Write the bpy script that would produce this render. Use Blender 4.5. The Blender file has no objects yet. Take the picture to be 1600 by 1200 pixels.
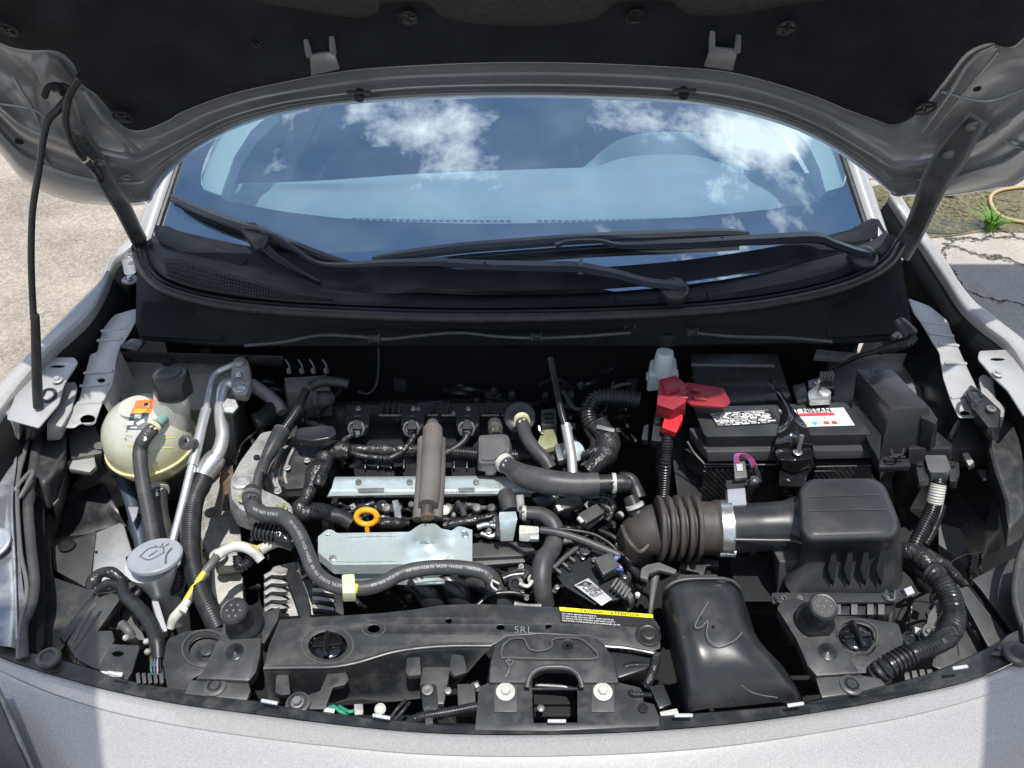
import bpy, bmesh, math, random
from mathutils import Vector, Matrix, noise
random.seed(7)
sin, cos, pi = math.sin, math.cos, math.pi
S = bpy.context.scene
COL = S.collection
# ---------------------------------------------------------------- camera
TH = math.radians(40.0)          # camera looks down by this much
ZC = 1.95                        # camera height (m)
FP = 1250.0                      # focal length in photo pixels (1600 wide)
cam_d = bpy.data.cameras.new('camera')
cam_d.sensor_width = 36.0
cam_d.lens = FP / 1600.0 * 36.0
cam_d.clip_start = 0.05
cam_d.clip_end = 900.0
cam = bpy.data.objects.new('camera', cam_d)
COL.objects.link(cam)
cam.location = (0, 0, ZC)
cam.rotation_euler = (pi / 2 - TH, 0, 0)
S.camera = cam
# ---------------------------------------------------------------- light
SUN_EL, SUN_AZ = math.radians(79.5), math.radians(150.0)   # azimuth measured from +y clockwise: sun high, in front of the car
sdir = Vector((cos(SUN_EL) * sin(SUN_AZ), cos(SUN_EL) * cos(SUN_AZ), sin(SUN_EL)))
sd = bpy.data.lights.new('sun', 'SUN')
sd.energy = 4.3
sd.angle = math.radians(0.5)
sd.color = (1.0, 0.965, 0.91)
sun = bpy.data.objects.new('sun', sd)
COL.objects.link(sun)
sun.location = (0, -3, 8)
sun.rotation_euler = (-sdir).to_track_quat('-Z', 'Y').to_euler()
W = bpy.data.worlds.new('World')
S.world = W
W.use_nodes = True
wn, wl = W.node_tree.nodes, W.node_tree.links
wn.clear()
def wnode(t, **k):
    n = wn.new(t)
    for a, b in k.items():
        setattr(n, a, b)
    return n
sky = wnode('ShaderNodeTexSky', sky_type='NISHITA', sun_disc=False, sun_elevation=SUN_EL, sun_rotation=SUN_AZ, air_density=1.0, dust_density=0.1, ozone_density=3.0)
tc = wnode('ShaderNodeTexCoord')
sep = wnode('ShaderNodeSeparateXYZ')
wl.new(tc.outputs['Generated'], sep.inputs[0])
mx = wnode('ShaderNodeMath', operation='MAXIMUM'); mx.inputs[1].default_value = 0.06
wl.new(sep.outputs['Z'], mx.inputs[0])
dv = wnode('ShaderNodeVectorMath', operation='DIVIDE')
cmb = wnode('ShaderNodeCombineXYZ')
for i in range(3):
    wl.new(mx.outputs[0], cmb.inputs[i])
wl.new(tc.outputs['Generated'], dv.inputs[0]); wl.new(cmb.outputs[0], dv.inputs[1])
mp = wnode('ShaderNodeMapping')
mp.inputs['Location'].default_value = (3.50, 1.9, 0)
mp.inputs['Scale'].default_value = (0.8, 1.5, 0.0)
wl.new(dv.outputs[0], mp.inputs[0])
nz = wnode('ShaderNodeTexNoise'); nz.inputs['Scale'].default_value = 1.8; nz.inputs['Detail'].default_value = 13.0
nz.inputs['Roughness'].default_value = 0.6; nz.inputs['Distortion'].default_value = 0.25
wl.new(mp.outputs[0], nz.inputs['Vector'])
rp = wnode('ShaderNodeValToRGB')
rp.color_ramp.elements[0].position = 0.515; rp.color_ramp.elements[0].color = (0, 0, 0, 1)
rp.color_ramp.elements[1].position = 0.60; rp.color_ramp.elements[1].color = (1, 1, 1, 1)
wl.new(nz.outputs['Fac'], rp.inputs[0])
mixc = wnode('ShaderNodeMix', data_type='RGBA')
mixc.inputs['B'].default_value = (13.0, 13.3, 13.8, 1)
wl.new(rp.outputs[0], mixc.inputs['Factor']); wl.new(sky.outputs[0], mixc.inputs['A'])
bg = wnode('ShaderNodeBackground'); bg.inputs['Strength'].default_value = 0.15
wo = wnode('ShaderNodeOutputWorld')
wl.new(mixc.outputs['Result'], bg.inputs['Color']); wl.new(bg.outputs[0], wo.inputs[0])
S.view_settings.view_transform = 'Standard'
S.view_settings.look = 'None'
S.view_settings.exposure = 0.35
S.view_settings.gamma = 1.0
S.view_settings.use_curve_mapping = False
S.render.engine = 'CYCLES'
S.cycles.max_bounces = 8
S.cycles.transparent_max_bounces = 12
S.cycles.sample_clamp_indirect = 4.0

# ---------------------------------------------------------------- pixel -> place helpers (a point of the photo at a real height, distance or surface)
CAMP = Vector((0, 0, ZC))
def ray(px, py):
    f = Vector((0, cos(TH), -sin(TH))); u = Vector((0, sin(TH), cos(TH)))
    return f + u * ((600 - py) / FP) + Vector(((px - 800) / FP, 0, 0))
def P(px, py, z):
    d = ray(px, py)
    return CAMP + d * ((z - ZC) / d.z)
def PY(px, py, y):
    d = ray(px, py)
    return CAMP + d * (y / d.y)
def dep(p):
    return p.y * cos(TH) + (ZC - p.z) * sin(TH)
def px2m(r, p):
    return r * dep(p) / FP
def V(q):
    return q if isinstance(q, Vector) else P(*q)

# ---------------------------------------------------------------- materials
MATS = {}
def mat(name, col, rough=0.5, metal=0.0, col2=None, nscale=18.0, nlo=0.42, nhi=0.68, bump=0.0, bscale=120.0, bdist=0.001, coat=0.0, coat_r=0.05,
        trans=0.0, ior=1.45, alpha=1.0, spec=0.5, sss=0.0, rough2=None, extra=None, ndetail=6.0, wear=None):
    m = bpy.data.materials.new(name)
    m.use_nodes = True
    nt = m.node_tree; N, L = nt.nodes, nt.links
    b = N['Principled BSDF']
    b.inputs['Base Color'].default_value = (*col, 1)
    b.inputs['Roughness'].default_value = rough
    b.inputs['Metallic'].default_value = metal
    b.inputs['IOR'].default_value = ior
    b.inputs['Specular IOR Level'].default_value = spec
    b.inputs['Coat Weight'].default_value = coat
    b.inputs['Coat Roughness'].default_value = coat_r
    b.inputs['Transmission Weight'].default_value = trans
    if sss:
        b.inputs['Subsurface Weight'].default_value = sss
        b.inputs['Subsurface Radius'].default_value = (0.02, 0.02, 0.012)
    g = N.new('ShaderNodeNewGeometry')
    if col2 is not None:
        n = N.new('ShaderNodeTexNoise'); n.inputs['Scale'].default_value = nscale; n.inputs['Detail'].default_value = ndetail
        n.inputs['Roughness'].default_value = 0.62
        L.new(g.outputs['Position'], n.inputs['Vector'])
        r = N.new('ShaderNodeMapRange'); r.inputs['From Min'].default_value = nlo; r.inputs['From Max'].default_value = nhi
        L.new(n.outputs['Fac'], r.inputs[0])
        mi = N.new('ShaderNodeMix'); mi.data_type = 'RGBA'
        mi.inputs['A'].default_value = (*col, 1); mi.inputs['B'].default_value = (*col2, 1)
        L.new(r.outputs[0], mi.inputs['Factor']); L.new(mi.outputs['Result'], b.inputs['Base Color'])
        if rough2 is not None:
            mr = N.new('ShaderNodeMapRange'); mr.inputs['To Min'].default_value = rough; mr.inputs['To Max'].default_value = rough2
            L.new(r.outputs[0], mr.inputs[0]); L.new(mr.outputs[0], b.inputs['Roughness'])
    if bump:
        n2 = N.new('ShaderNodeTexNoise'); n2.inputs['Scale'].default_value = bscale; n2.inputs['Detail'].default_value = 4
        L.new(g.outputs['Position'], n2.inputs['Vector'])
        bp = N.new('ShaderNodeBump'); bp.inputs['Strength'].default_value = bump; bp.inputs['Distance'].default_value = bdist
        L.new(n2.outputs['Fac'], bp.inputs['Height']); L.new(bp.outputs[0], b.inputs['Normal'])
    if wear:      # rubbed, dusty edges
        pr = N.new('ShaderNodeMapRange'); pr.inputs['From Min'].default_value = 0.51; pr.inputs['From Max'].default_value = 0.62
        L.new(g.outputs['Pointiness'], pr.inputs[0])
        w_ = N.new('ShaderNodeMix'); w_.data_type = 'RGBA'; w_.inputs['B'].default_value = (*wear, 1)
        L.new(pr.outputs[0], w_.inputs['Factor']); src = b.inputs['Base Color'].links
        if src: L.new(src[0].from_socket, w_.inputs['A'])
        else: w_.inputs['A'].default_value = (*col, 1)
        L.new(w_.outputs['Result'], b.inputs['Base Color'])
    if extra:
        extra(m, N, L, b, g)
    MATS[name] = m
    return m
def paint_extra(m, N, L, b, g):       # metallic flake
    v = N.new('ShaderNodeTexVoronoi'); v.inputs['Scale'].default_value = 1100
    L.new(g.outputs['Position'], v.inputs['Vector'])
    mi = N.new('ShaderNodeMix'); mi.data_type = 'RGBA'; mi.inputs['Factor'].default_value = 0.16
    bc = b.inputs['Base Color'].default_value[:]
    mi.inputs['A'].default_value = bc
    bw = N.new('ShaderNodeRGBToBW'); L.new(v.outputs['Color'], bw.inputs[0]); L.new(bw.outputs[0], mi.inputs['B'])
    L.new(mi.outputs['Result'], b.inputs['Base Color'])
    n = N.new('ShaderNodeBump'); n.inputs['Strength'].default_value = 0.12; n.inputs['Distance'].default_value = 0.0004
    L.new(v.outputs['Distance'], n.inputs['Height']); L.new(n.outputs[0], b.inputs['Normal'])
mat('silver_paint', (0.285, 0.282, 0.273), 0.45, 0.12, coat=0.8, coat_r=0.05, extra=paint_extra)
mat('inner_paint', (0.40, 0.40, 0.395), 0.45, 0.3, col2=(0.32, 0.315, 0.305), nscale=9, coat=0.2, coat_r=0.25)
mat('hood_inner_paint', (0.30, 0.31, 0.322), 0.33, 0.4, col2=(0.22, 0.222, 0.225), nscale=6, coat=0.6, coat_r=0.15)
mat('black_plastic', (0.010, 0.012, 0.015), 0.42, col2=(0.024, 0.026, 0.029), nscale=32, bump=0.25, bscale=500, bdist=0.0004, rough2=0.58, wear=(.05,.052,.055))
mat('dusty_plastic', (0.015, 0.017, 0.020), 0.36, col2=(0.075, 0.072, 0.067), nscale=30, nlo=.46, nhi=.84, ndetail=12, bump=0.35, bscale=420, bdist=0.0006, rough2=0.7, wear=(.10,.10,.097))
mat('grey_plastic', (0.065, 0.068, 0.073), 0.45, col2=(0.095, 0.094, 0.09), nscale=32, bump=0.3, bscale=400, bdist=0.0005, wear=(.16,.158,.15))
mat('satin_black', (0.009, 0.011, 0.013), 0.26, col2=(0.040, 0.039, 0.038), nscale=34, nlo=.56, nhi=1.0, ndetail=12, rough2=0.6, bump=0.15, bscale=300, bdist=0.0004, wear=(.045,.047,.05))
mat('airbox_plastic', (0.019, 0.021, 0.024), 0.32, col2=(0.055, 0.053, 0.050), nscale=16, nlo=.46, nhi=.87, ndetail=12, rough2=0.55, bump=0.35, bscale=650, bdist=0.0003, wear=(.075,.076,.078))
mat('gloss_black', (0.008, 0.008, 0.009), 0.1, coat=0.5)
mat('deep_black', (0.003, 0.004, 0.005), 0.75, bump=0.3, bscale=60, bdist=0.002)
mat('rubber', (0.012, 0.013, 0.015), 0.42, col2=(0.035, 0.034, 0.033), nscale=44, nlo=.45, nhi=.75, bump=0.3, bscale=350, bdist=0.0005)
mat('grey_rubber', (0.040, 0.041, 0.044), 0.46, col2=(0.085, 0.081, 0.076), nscale=34, nlo=.45, nhi=.8, ndetail=10, bump=0.3, bscale=350, bdist=0.0005)
mat('brown_rubber', (0.045, 0.040, 0.037), 0.55, col2=(0.085, 0.066, 0.054), nscale=16, nlo=.48, nhi=.75, bump=0.35, bscale=300, bdist=0.0006)
mat('woven_sleeve', (0.13, 0.12, 0.11), 0.65, col2=(0.10, 0.085, 0.072), nscale=14, bump=0.6, bscale=700, bdist=0.0006)
mat('conduit', (0.012, 0.013, 0.015), 0.28, col2=(0.028, 0.028, 0.029), nscale=40, rough2=0.42)
def tape_extra(m, N, L, b, g):
    w = N.new('ShaderNodeTexNoise'); w.inputs['Scale'].default_value = 90; w.inputs['Detail'].default_value = 3; w.inputs['Distortion'].default_value = 1.5
    L.new(g.outputs['Position'], w.inputs['Vector'])
    n = N.new('ShaderNodeBump'); n.inputs['Strength'].default_value = 0.8; n.inputs['Distance'].default_value = 0.003
    L.new(w.outputs['Fac'], n.inputs['Height']); L.new(n.outputs[0], b.inputs['Normal'])
mat('tape', (0.013, 0.014, 0.016), 0.24, col2=(0.032, 0.032, 0.031), nscale=30, rough2=0.4, extra=tape_extra)
mat('zinc_steel', (0.66, 0.74, 0.73), 0.28, 0.62, col2=(0.36, 0.42, 0.41), nscale=30, nlo=.48, nhi=.76, ndetail=10, rough2=0.55, bump=0.45, bscale=180, bdist=0.0008)
mat('bright_metal', (0.62, 0.62, 0.60), 0.28, 0.9, col2=(0.42, 0.42, 0.40), nscale=50, rough2=0.42)
mat('aluminium', (0.60, 0.61, 0.61), 0.36, 0.75, col2=(0.42, 0.43, 0.42), nscale=30, rough2=0.5)
mat('cast_aluminium', (0.40, 0.395, 0.38), 0.55, 0.5, col2=(0.17, 0.16, 0.14), nscale=34, nlo=.45, nhi=.72, bump=0.9, bscale=240, bdist=0.0015)
mat('rusty_iron', (0.10, 0.055, 0.035), 0.75, 0.2, col2=(0.16, 0.13, 0.11), nscale=40, bump=0.6, bscale=200, bdist=0.001)
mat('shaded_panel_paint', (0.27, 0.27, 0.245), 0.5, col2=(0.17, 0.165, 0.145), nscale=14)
mat('yellow_zinc', (0.46, 0.46, 0.26), 0.4, 0.6, col2=(0.33, 0.33, 0.2), nscale=60)
mat('cream_metal', (0.50, 0.50, 0.45), 0.5, 0.1, col2=(0.36, 0.36, 0.32), nscale=25)
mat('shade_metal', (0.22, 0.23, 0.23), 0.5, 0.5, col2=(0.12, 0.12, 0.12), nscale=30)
mat('white_plastic', (0.52, 0.52, 0.48), 0.45, sss=0.05, col2=(0.30, 0.29, 0.25), nscale=46, nlo=.45, nhi=.75, ndetail=10)
mat('cream_plastic', (0.66, 0.63, 0.40), 0.4, col2=(0.56, 0.53, 0.32), nscale=30)
mat('milky_plastic', (0.55, 0.60, 0.58), 0.35, sss=0.15)
mat('cap_grey', (0.29, 0.31, 0.335), 0.45, col2=(0.23, 0.25, 0.27), nscale=14, bump=0.1)
mat('shaded_red', (0.20, 0.010, 0.022), 0.45, col2=(0.25, 0.02, 0.03), nscale=22)  # shaded copy of the red plastic, hood shade put into its colour
mat('red_plastic', (0.55, 0.02, 0.035), 0.4, col2=(0.48, 0.03, 0.04), nscale=22)
mat('amber_plastic', (0.80, 0.36, 0.015), 0.35, col2=(0.66, 0.27, 0.01), nscale=60)
mat('orange_print', (0.80, 0.17, 0.035), 0.5)
mat('pale_orange_print', (0.80, 0.36, 0.05), 0.5)
mat('navy_print', (0.045, 0.06, 0.085), 0.5)
mat('white_print', (0.74, 0.75, 0.74), 0.5)
mat('grey_print', (0.34, 0.34, 0.34), 0.5)
mat('black_print', (0.012, 0.012, 0.014), 0.5)
mat('red_print', (0.5, 0.05, 0.07), 0.5)
def sheet_extra():  # film of the added roof, sets how deep its cast shade is
    m = bpy.data.materials.new('shade_film'); m.use_nodes = True
    N, L = m.node_tree.nodes, m.node_tree.links; N.clear()
    o = N.new('ShaderNodeOutputMaterial'); t = N.new('ShaderNodeBsdfTransparent'); t.inputs[0].default_value = (.62, .62, .62, 1)
    d = N.new('ShaderNodeBsdfTranslucent'); d.inputs[0].default_value = (.6, .6, .6, 1); x = N.new('ShaderNodeMixShader'); x.inputs[0].default_value = .3
    L.new(t.outputs[0], x.inputs[1]); L.new(d.outputs[0], x.inputs[2]); L.new(x.outputs[0], o.inputs[0]); MATS['shade_film'] = m
sheet_extra()
mat('cyan_print', (0.02, 0.42, 0.52), 0.5)
mat('yellow_print', (0.80, 0.72, 0.02), 0.45)
mat('label_silver', (0.50, 0.51, 0.53), 0.4, 0.3)
mat('yellow_wire', (0.62, 0.55, 0.03), 0.4)
mat('pink_wire', (0.35, 0.05, 0.16), 0.4)
mat('blue_wire', (0.08, 0.14, 0.55), 0.4)
mat('red_wire', (0.5, 0.03, 0.04), 0.4)
mat('green_wire', (0.03, 0.22, 0.14), 0.4)
mat('purple_wire', (0.15, 0.10, 0.28), 0.4)
mat('teal_plastic', (0.16, 0.30, 0.27), 0.3)
mat('chalk', (0.12, 0.122, 0.125), 0.8)
mat('insulation', (0.0075, 0.0095, 0.0125), 0.8, col2=(0.015, 0.018, 0.022), nscale=12, bump=1.0, bscale=260, bdist=0.0022, spec=0.3)
mat('lit_pad', (0.036, 0.034, 0.032), 0.9, col2=(0.058, 0.052, 0.046), nscale=120, bump=1.0, bscale=400, bdist=0.002, spec=0.2)  # lighter than the blanket: light falling on the pad put into its colour
mat('clip_black', (0.010, 0.012, 0.014), 0.28)
mat('shade_plastic', (0.0045, 0.0055, 0.007), 0.6, col2=(0.009, 0.010, 0.012), nscale=20, bump=.3, bscale=500, bdist=.0004, spec=.2)
mat('text_grey', (0.40, 0.40, 0.39), 0.5)
mat('frit', (0.002, 0.002, 0.003), 0.5, spec=0.0)
mat('cowl_plastic', (0.007, 0.009, 0.012), 0.40, col2=(0.013, 0.015, 0.018), nscale=16, bump=0.3, bscale=600, bdist=0.0004, rough2=0.5, spec=.4)
mat('wiper_black', (0.018, 0.021, 0.026), 0.30, bump=0.12, bscale=500, bdist=0.0003)
mat('dash', (0.29, 0.315, 0.32), 0.8, col2=(0.34, 0.365, 0.37), nscale=8, bump=0.3, bscale=300, bdist=0.0006, spec=0.2)
mat('interior_dark', (0.012, 0.013, 0.016), 0.9)
mat('cream_trim', (0.42, 0.44, 0.38), 0.7)
mat('headliner', (0.42, 0.42, 0.38), 0.9)
mat('seat_cloth', (0.014, 0.015, 0.018), 0.95, bump=0.4, bscale=300)
mat('tyre', (0.018, 0.018, 0.018), 0.8)
def glass_mat(name, tint, refl, rough=0.0, minr=0.0):
    m = bpy.data.materials.new(name); m.use_nodes = True
    N, L = m.node_tree.nodes, m.node_tree.links
    N.clear()
    o = N.new('ShaderNodeOutputMaterial'); t = N.new('ShaderNodeBsdfTransparent'); t.inputs[0].default_value = (*tint, 1)
    gl = N.new('ShaderNodeBsdfGlossy'); gl.inputs['Roughness'].default_value = rough; gl.inputs[0].default_value = (0.82, 0.95, 1, 1)
    gg = N.new('ShaderNodeNewGeometry'); dt = N.new('ShaderNodeVectorMath'); dt.operation = 'DOT_PRODUCT'      # Schlick reflectance, same from both faces
    L.new(gg.outputs['Incoming'], dt.inputs[0]); L.new(gg.outputs['Normal'], dt.inputs[1])
    def mth(op, a, b_):
        n = N.new('ShaderNodeMath'); n.operation = op
        for i, v in enumerate((a, b_)):
            if v is None: continue
            if isinstance(v, (int, float)): n.inputs[i].default_value = v
            else: L.new(v, n.inputs[i])
        return n.outputs[0]
    f0 = ((refl - 1) / (refl + 1)) ** 2
    fr = mth('MULTIPLY_ADD', mth('POWER', mth('SUBTRACT', 1.0, mth('ABSOLUTE', dt.outputs['Value'], None)), 5.0), 1 - f0)
    fr.node.inputs[2].default_value = f0
    mx = N.new('ShaderNodeMixShader'); L.new(fr, mx.inputs[0]); L.new(t.outputs[0], mx.inputs[1]); L.new(gl.outputs[0], mx.inputs[2])
    dd = N.new('ShaderNodeBsdfDiffuse'); dd.inputs[0].default_value = (.75, .82, .85, 1); m3 = N.new('ShaderNodeMixShader')      # film of dust
    g = N.new('ShaderNodeNewGeometry'); nz_ = N.new('ShaderNodeTexNoise'); nz_.inputs['Scale'].default_value = 7; nz_.inputs['Detail'].default_value = 10; L.new(g.outputs['Position'], nz_.inputs['Vector'])
    mr = N.new('ShaderNodeMapRange'); mr.inputs['From Min'].default_value = .35; mr.inputs['From Max'].default_value = .75; mr.inputs['To Min'].default_value = .008; mr.inputs['To Max'].default_value = .05
    L.new(nz_.outputs['Fac'], mr.inputs[0]); L.new(mr.outputs[0], m3.inputs[0]); L.new(mx.outputs[0], m3.inputs[1]); L.new(dd.outputs[0], m3.inputs[2]); L.new(m3.outputs[0], o.inputs[0])
    MATS[name] = m
glass_mat('windshield_glass', (0.74, 0.93, 0.97), 4.2)
glass_mat('side_glass', (0.75, 0.85, 0.82), 1.5)
def lens_extra(m, N, L, b, g):
    pass
mat('headlamp_lens', (0.13, 0.14, 0.155), 0.14, 0.2, col2=(0.27, 0.285, 0.30), nscale=16, nlo=.45, nhi=.6, coat=1.0, coat_r=0.03)
def tank_extra(m, N, L, b, g):
    # translucent bottle: yellow-green coolant inside the lower part (by height), dust specks
    s = N.new('ShaderNodeSeparateXYZ'); L.new(g.outputs['Position'], s.inputs[0])
    n = N.new('ShaderNodeTexNoise'); n.inputs['Scale'].default_value = 14; L.new(g.outputs['Position'], n.inputs['Vector'])
    a = N.new('ShaderNodeMath'); a.operation = 'MULTIPLY_ADD'; a.inputs[1].default_value = 0.03
    L.new(n.outputs['Fac'], a.inputs[0]); L.new(s.outputs['Z'], a.inputs[2])
    r = N.new('ShaderNodeValToRGB'); e = r.color_ramp.elements
    mr = N.new('ShaderNodeMapRange'); mr.inputs['From Min'].default_value = 0.80; mr.inputs['From Max'].default_value = 0.965
    L.new(a.outputs[0], mr.inputs[0]); L.new(mr.outputs[0], r.inputs[0])
    e[0].position = 0.0; e[0].color = (0.24, 0.28, 0.19, 1)
    e[1].position = 1.0; e[1].color = (0.44, 0.44, 0.39, 1)
    q = e.new(0.42); q.color = (0.64, 0.57, 0.25, 1)
    q = e.new(0.66); q.color = (0.58, 0.56, 0.39, 1)
    v = N.new('ShaderNodeTexNoise'); v.inputs['Scale'].default_value = 170; v.inputs['Detail'].default_value = 1
    L.new(g.outputs['Position'], v.inputs['Vector'])
    vr = N.new('ShaderNodeMapRange'); vr.inputs['From Min'].default_value = 0.70; vr.inputs['From Max'].default_value = 0.78
    L.new(v.outputs['Fac'], vr.inputs[0])
    mi = N.new('ShaderNodeMix'); mi.data_type = 'RGBA'; mi.inputs['B'].default_value = (0.08, 0.08, 0.07, 1)
    L.new(vr.outputs[0], mi.inputs['Factor']); L.new(r.outputs[0], mi.inputs['A']); L.new(mi.outputs['Result'], b.inputs['Base Color'])
mat('coolant_bottle', (0.5, 0.52, 0.45), 0.28, sss=0.25, coat=0.3, coat_r=0.15, bump=0.1, bscale=80, extra=tank_extra)

def ground_mat(name, base, light, crack_scale, crack_w, peb=90.0, crack=True):
    m = bpy.data.materials.new(name); m.use_nodes = True
    N, L = m.node_tree.nodes, m.node_tree.links
    b = N['Principled BSDF']; b.inputs['Roughness'].default_value = 0.9; b.inputs['Specular IOR Level'].default_value = 0.2
    g = N.new('ShaderNodeNewGeometry')
    def no(sc, det, dis=0.0, ro=0.6):
        n = N.new('ShaderNodeTexNoise'); n.inputs['Scale'].default_value = sc; n.inputs['Detail'].default_value = det
        n.inputs['Distortion'].default_value = dis; n.inputs['Roughness'].default_value = ro
        L.new(g.outputs['Position'], n.inputs['Vector']); return n
    v = N.new('ShaderNodeTexVoronoi'); v.inputs['Scale'].default_value = peb; L.new(g.outputs['Position'], v.inputs['Vector'])
    bw = N.new('ShaderNodeRGBToBW'); L.new(v.outputs['Color'], bw.inputs[0])
    n1 = no(2.2, 8)
    rr = N.new('ShaderNodeMapRange'); rr.inputs['From Min'].default_value = 0.3; rr.inputs['From Max'].default_value = 0.7
    L.new(n1.outputs['Fac'], rr.inputs[0])
    ad = N.new('ShaderNodeMath'); ad.operation = 'MULTIPLY_ADD'; ad.inputs[1].default_value = 0.55
    L.new(bw.outputs[0], ad.inputs[0])
    hf = N.new('ShaderNodeMath'); hf.operation = 'MULTIPLY'; hf.inputs[1].default_value = 0.45; L.new(rr.outputs[0], hf.inputs[0]); L.new(hf.outputs[0], ad.inputs[2])
    mi = N.new('ShaderNodeMix'); mi.data_type = 'RGBA'; mi.inputs['A'].default_value = (*base, 1); mi.inputs['B'].default_value = (*light, 1)
    L.new(ad.outputs[0], mi.inputs['Factor'])
    out = mi.outputs['Result']
    bp = N.new('ShaderNodeBump'); bp.inputs['Strength'].default_value = 0.8; bp.inputs['Distance'].default_value = 0.004
    L.new(v.outputs['Distance'], bp.inputs['Height']); nrm = bp.outputs[0]
    if crack:
        nd = no(3.0, 5, 0, 0.7)
        vm = N.new('ShaderNodeVectorMath'); vm.operation = 'MULTIPLY_ADD'; vm.inputs[1].default_value = (0.35, 0.35, 0.0)
        L.new(nd.outputs['Color'], vm.inputs[0]); L.new(g.outputs['Position'], vm.inputs[2])
        vc = N.new('ShaderNodeTexVoronoi'); vc.feature = 'DISTANCE_TO_EDGE'; vc.inputs['Scale'].default_value = crack_scale
        L.new(vm.outputs[0], vc.inputs['Vector'])
        cr = N.new('ShaderNodeMapRange'); cr.inputs['From Min'].default_value = 0.0; cr.inputs['From Max'].default_value = crack_w
        L.new(vc.outputs['Distance'], cr.inputs[0])
        m2 = N.new('ShaderNodeMix'); m2.data_type = 'RGBA'; m2.inputs['A'].default_value = (0.035, 0.032, 0.028, 1)
        L.new(cr.outputs[0], m2.inputs['Factor']); L.new(out, m2.inputs['B']); out = m2.outputs['Result']
        b2 = N.new('ShaderNodeBump'); b2.inputs['Strength'].default_value = 0.9; b2.inputs['Distance'].default_value = 0.012
        L.new(cr.outputs[0], b2.inputs['Height']); L.new(nrm, b2.inputs['Normal']); nrm = b2.outputs[0]
    L.new(out, b.inputs['Base Color']); L.new(nrm, b.inputs['Normal'])
    MATS[name] = m
ground_mat('worn_asphalt', (0.115, 0.10, 0.085), (0.47, 0.405, 0.335), 0.12, 0.0012, peb=105, crack=False)
ground_mat('old_concrete', (0.28, 0.25, 0.215), (0.47, 0.435, 0.385), 2.6, 0.022, peb=130)
ground_mat('mossy_gravel', (0.05, 0.048, 0.022), (0.23, 0.205, 0.13), 3.0, 0.02, peb=70, crack=False)
mat('hose_yellow', (0.42, 0.31, 0.17), 0.55)
mat('grass', (0.10, 0.24, 0.03), 0.6, col2=(0.17, 0.33, 0.05), nscale=90)
mat('puddle_water', (0.035, 0.035, 0.018), 0.12, col2=(0.10, 0.09, 0.045), nscale=9, rough2=0.5)

# ---------------------------------------------------------------- mesh helpers
def catmull(pts, n):
    """resample a polyline of Vectors smoothly, n segments per span"""
    if len(pts) < 3:
        return [pts[0].lerp(pts[-1], i / n) for i in range(n + 1)]
    out = []
    Q = [pts[0] * 2 - pts[1]] + list(pts) + [pts[-1] * 2 - pts[-2]]
    for i in range(1, len(Q) - 2):
        p0, p1, p2, p3 = Q[i - 1], Q[i], Q[i + 1], Q[i + 2]
        for k in range(n):
            t = k / n
            out.append(0.5 * ((2 * p1) + (p2 - p0) * t + (2 * p0 - 5 * p1 + 4 * p2 - p3) * t * t + (3 * p1 - p0 - 3 * p2 + p3) * t ** 3))
    out.append(pts[-1].copy())
    return out
def fillet(poly, r, n=4):
    """round the corners of a 2-D pixel polygon"""
    out = []
    k = len(poly)
    for i in range(k):
        a, b, c = Vector(poly[i - 1][:2]), Vector(poly[i][:2]), Vector(poly[(i + 1) % k][:2])
        zz = poly[i][2:] if len(poly[i]) > 2 else ()
        u, w = (a - b), (c - b)
        rr = min(r, u.length * 0.45, w.length * 0.45)
        p, q = b + u.normalized() * rr, b + w.normalized() * rr
        for j in range(n + 1):
            t = j / n
            s = p * (1 - t) ** 2 + b * 2 * t * (1 - t) + q * t * t
            out.append((s.x, s.y) + tuple(zz))
    return out
def match_loop(top, bot):
    """resample bot (closed loop) at top's arc-length fractions"""
    def cum(l):
        c = [0.0]
        for i in range(len(l)):
            c.append(c[-1] + (l[(i + 1) % len(l)] - l[i]).length)
        return c
    ct_, cb = cum(top), cum(bot); out = []
    for i in range(len(top)):
        d = ct_[i] / ct_[-1] * cb[-1]; j = 0
        while j < len(bot) - 1 and cb[j + 1] < d:
            j += 1
        out.append(bot[j].lerp(bot[(j + 1) % len(bot)], (d - cb[j]) / max(1e-9, cb[j + 1] - cb[j])))
    return out
def circ(px, py, rx, ry=None, n=20, a0=0.0):
    ry = rx if ry is None else ry
    return [(px + rx * cos(a0 + 2 * pi * i / n), py + ry * sin(a0 + 2 * pi * i / n)) for i in range(n)]
def lift(poly, z):
    return [q if isinstance(q, Vector) else (P(*q) if len(q) == 3 else P(q[0], q[1], z)) for q in poly]
_glyph = {}
def glyph(ch, bold=0.0):
    key = (ch, bold)
    if key in _glyph:
        return _glyph[key]
    c = bpy.data.curves.new('t', 'FONT'); c.body = ch; c.size = 1.0; c.resolution_u = 2; c.offset = bold
    o = bpy.data.objects.new('t', c); COL.objects.link(o)
    dg = bpy.context.evaluated_depsgraph_get(); dg.update()
    me = bpy.data.meshes.new_from_object(o.evaluated_get(dg))
    v = [(p.co.x, p.co.y) for p in me.vertices]; f = [tuple(p.vertices) for p in me.polygons]
    w = (max(q[0] for q in v) if v else 0.3)
    bpy.data.objects.remove(o); bpy.data.curves.remove(c); bpy.data.meshes.remove(me)
    _glyph[key] = (v, f, w)
    return _glyph[key]

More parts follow.
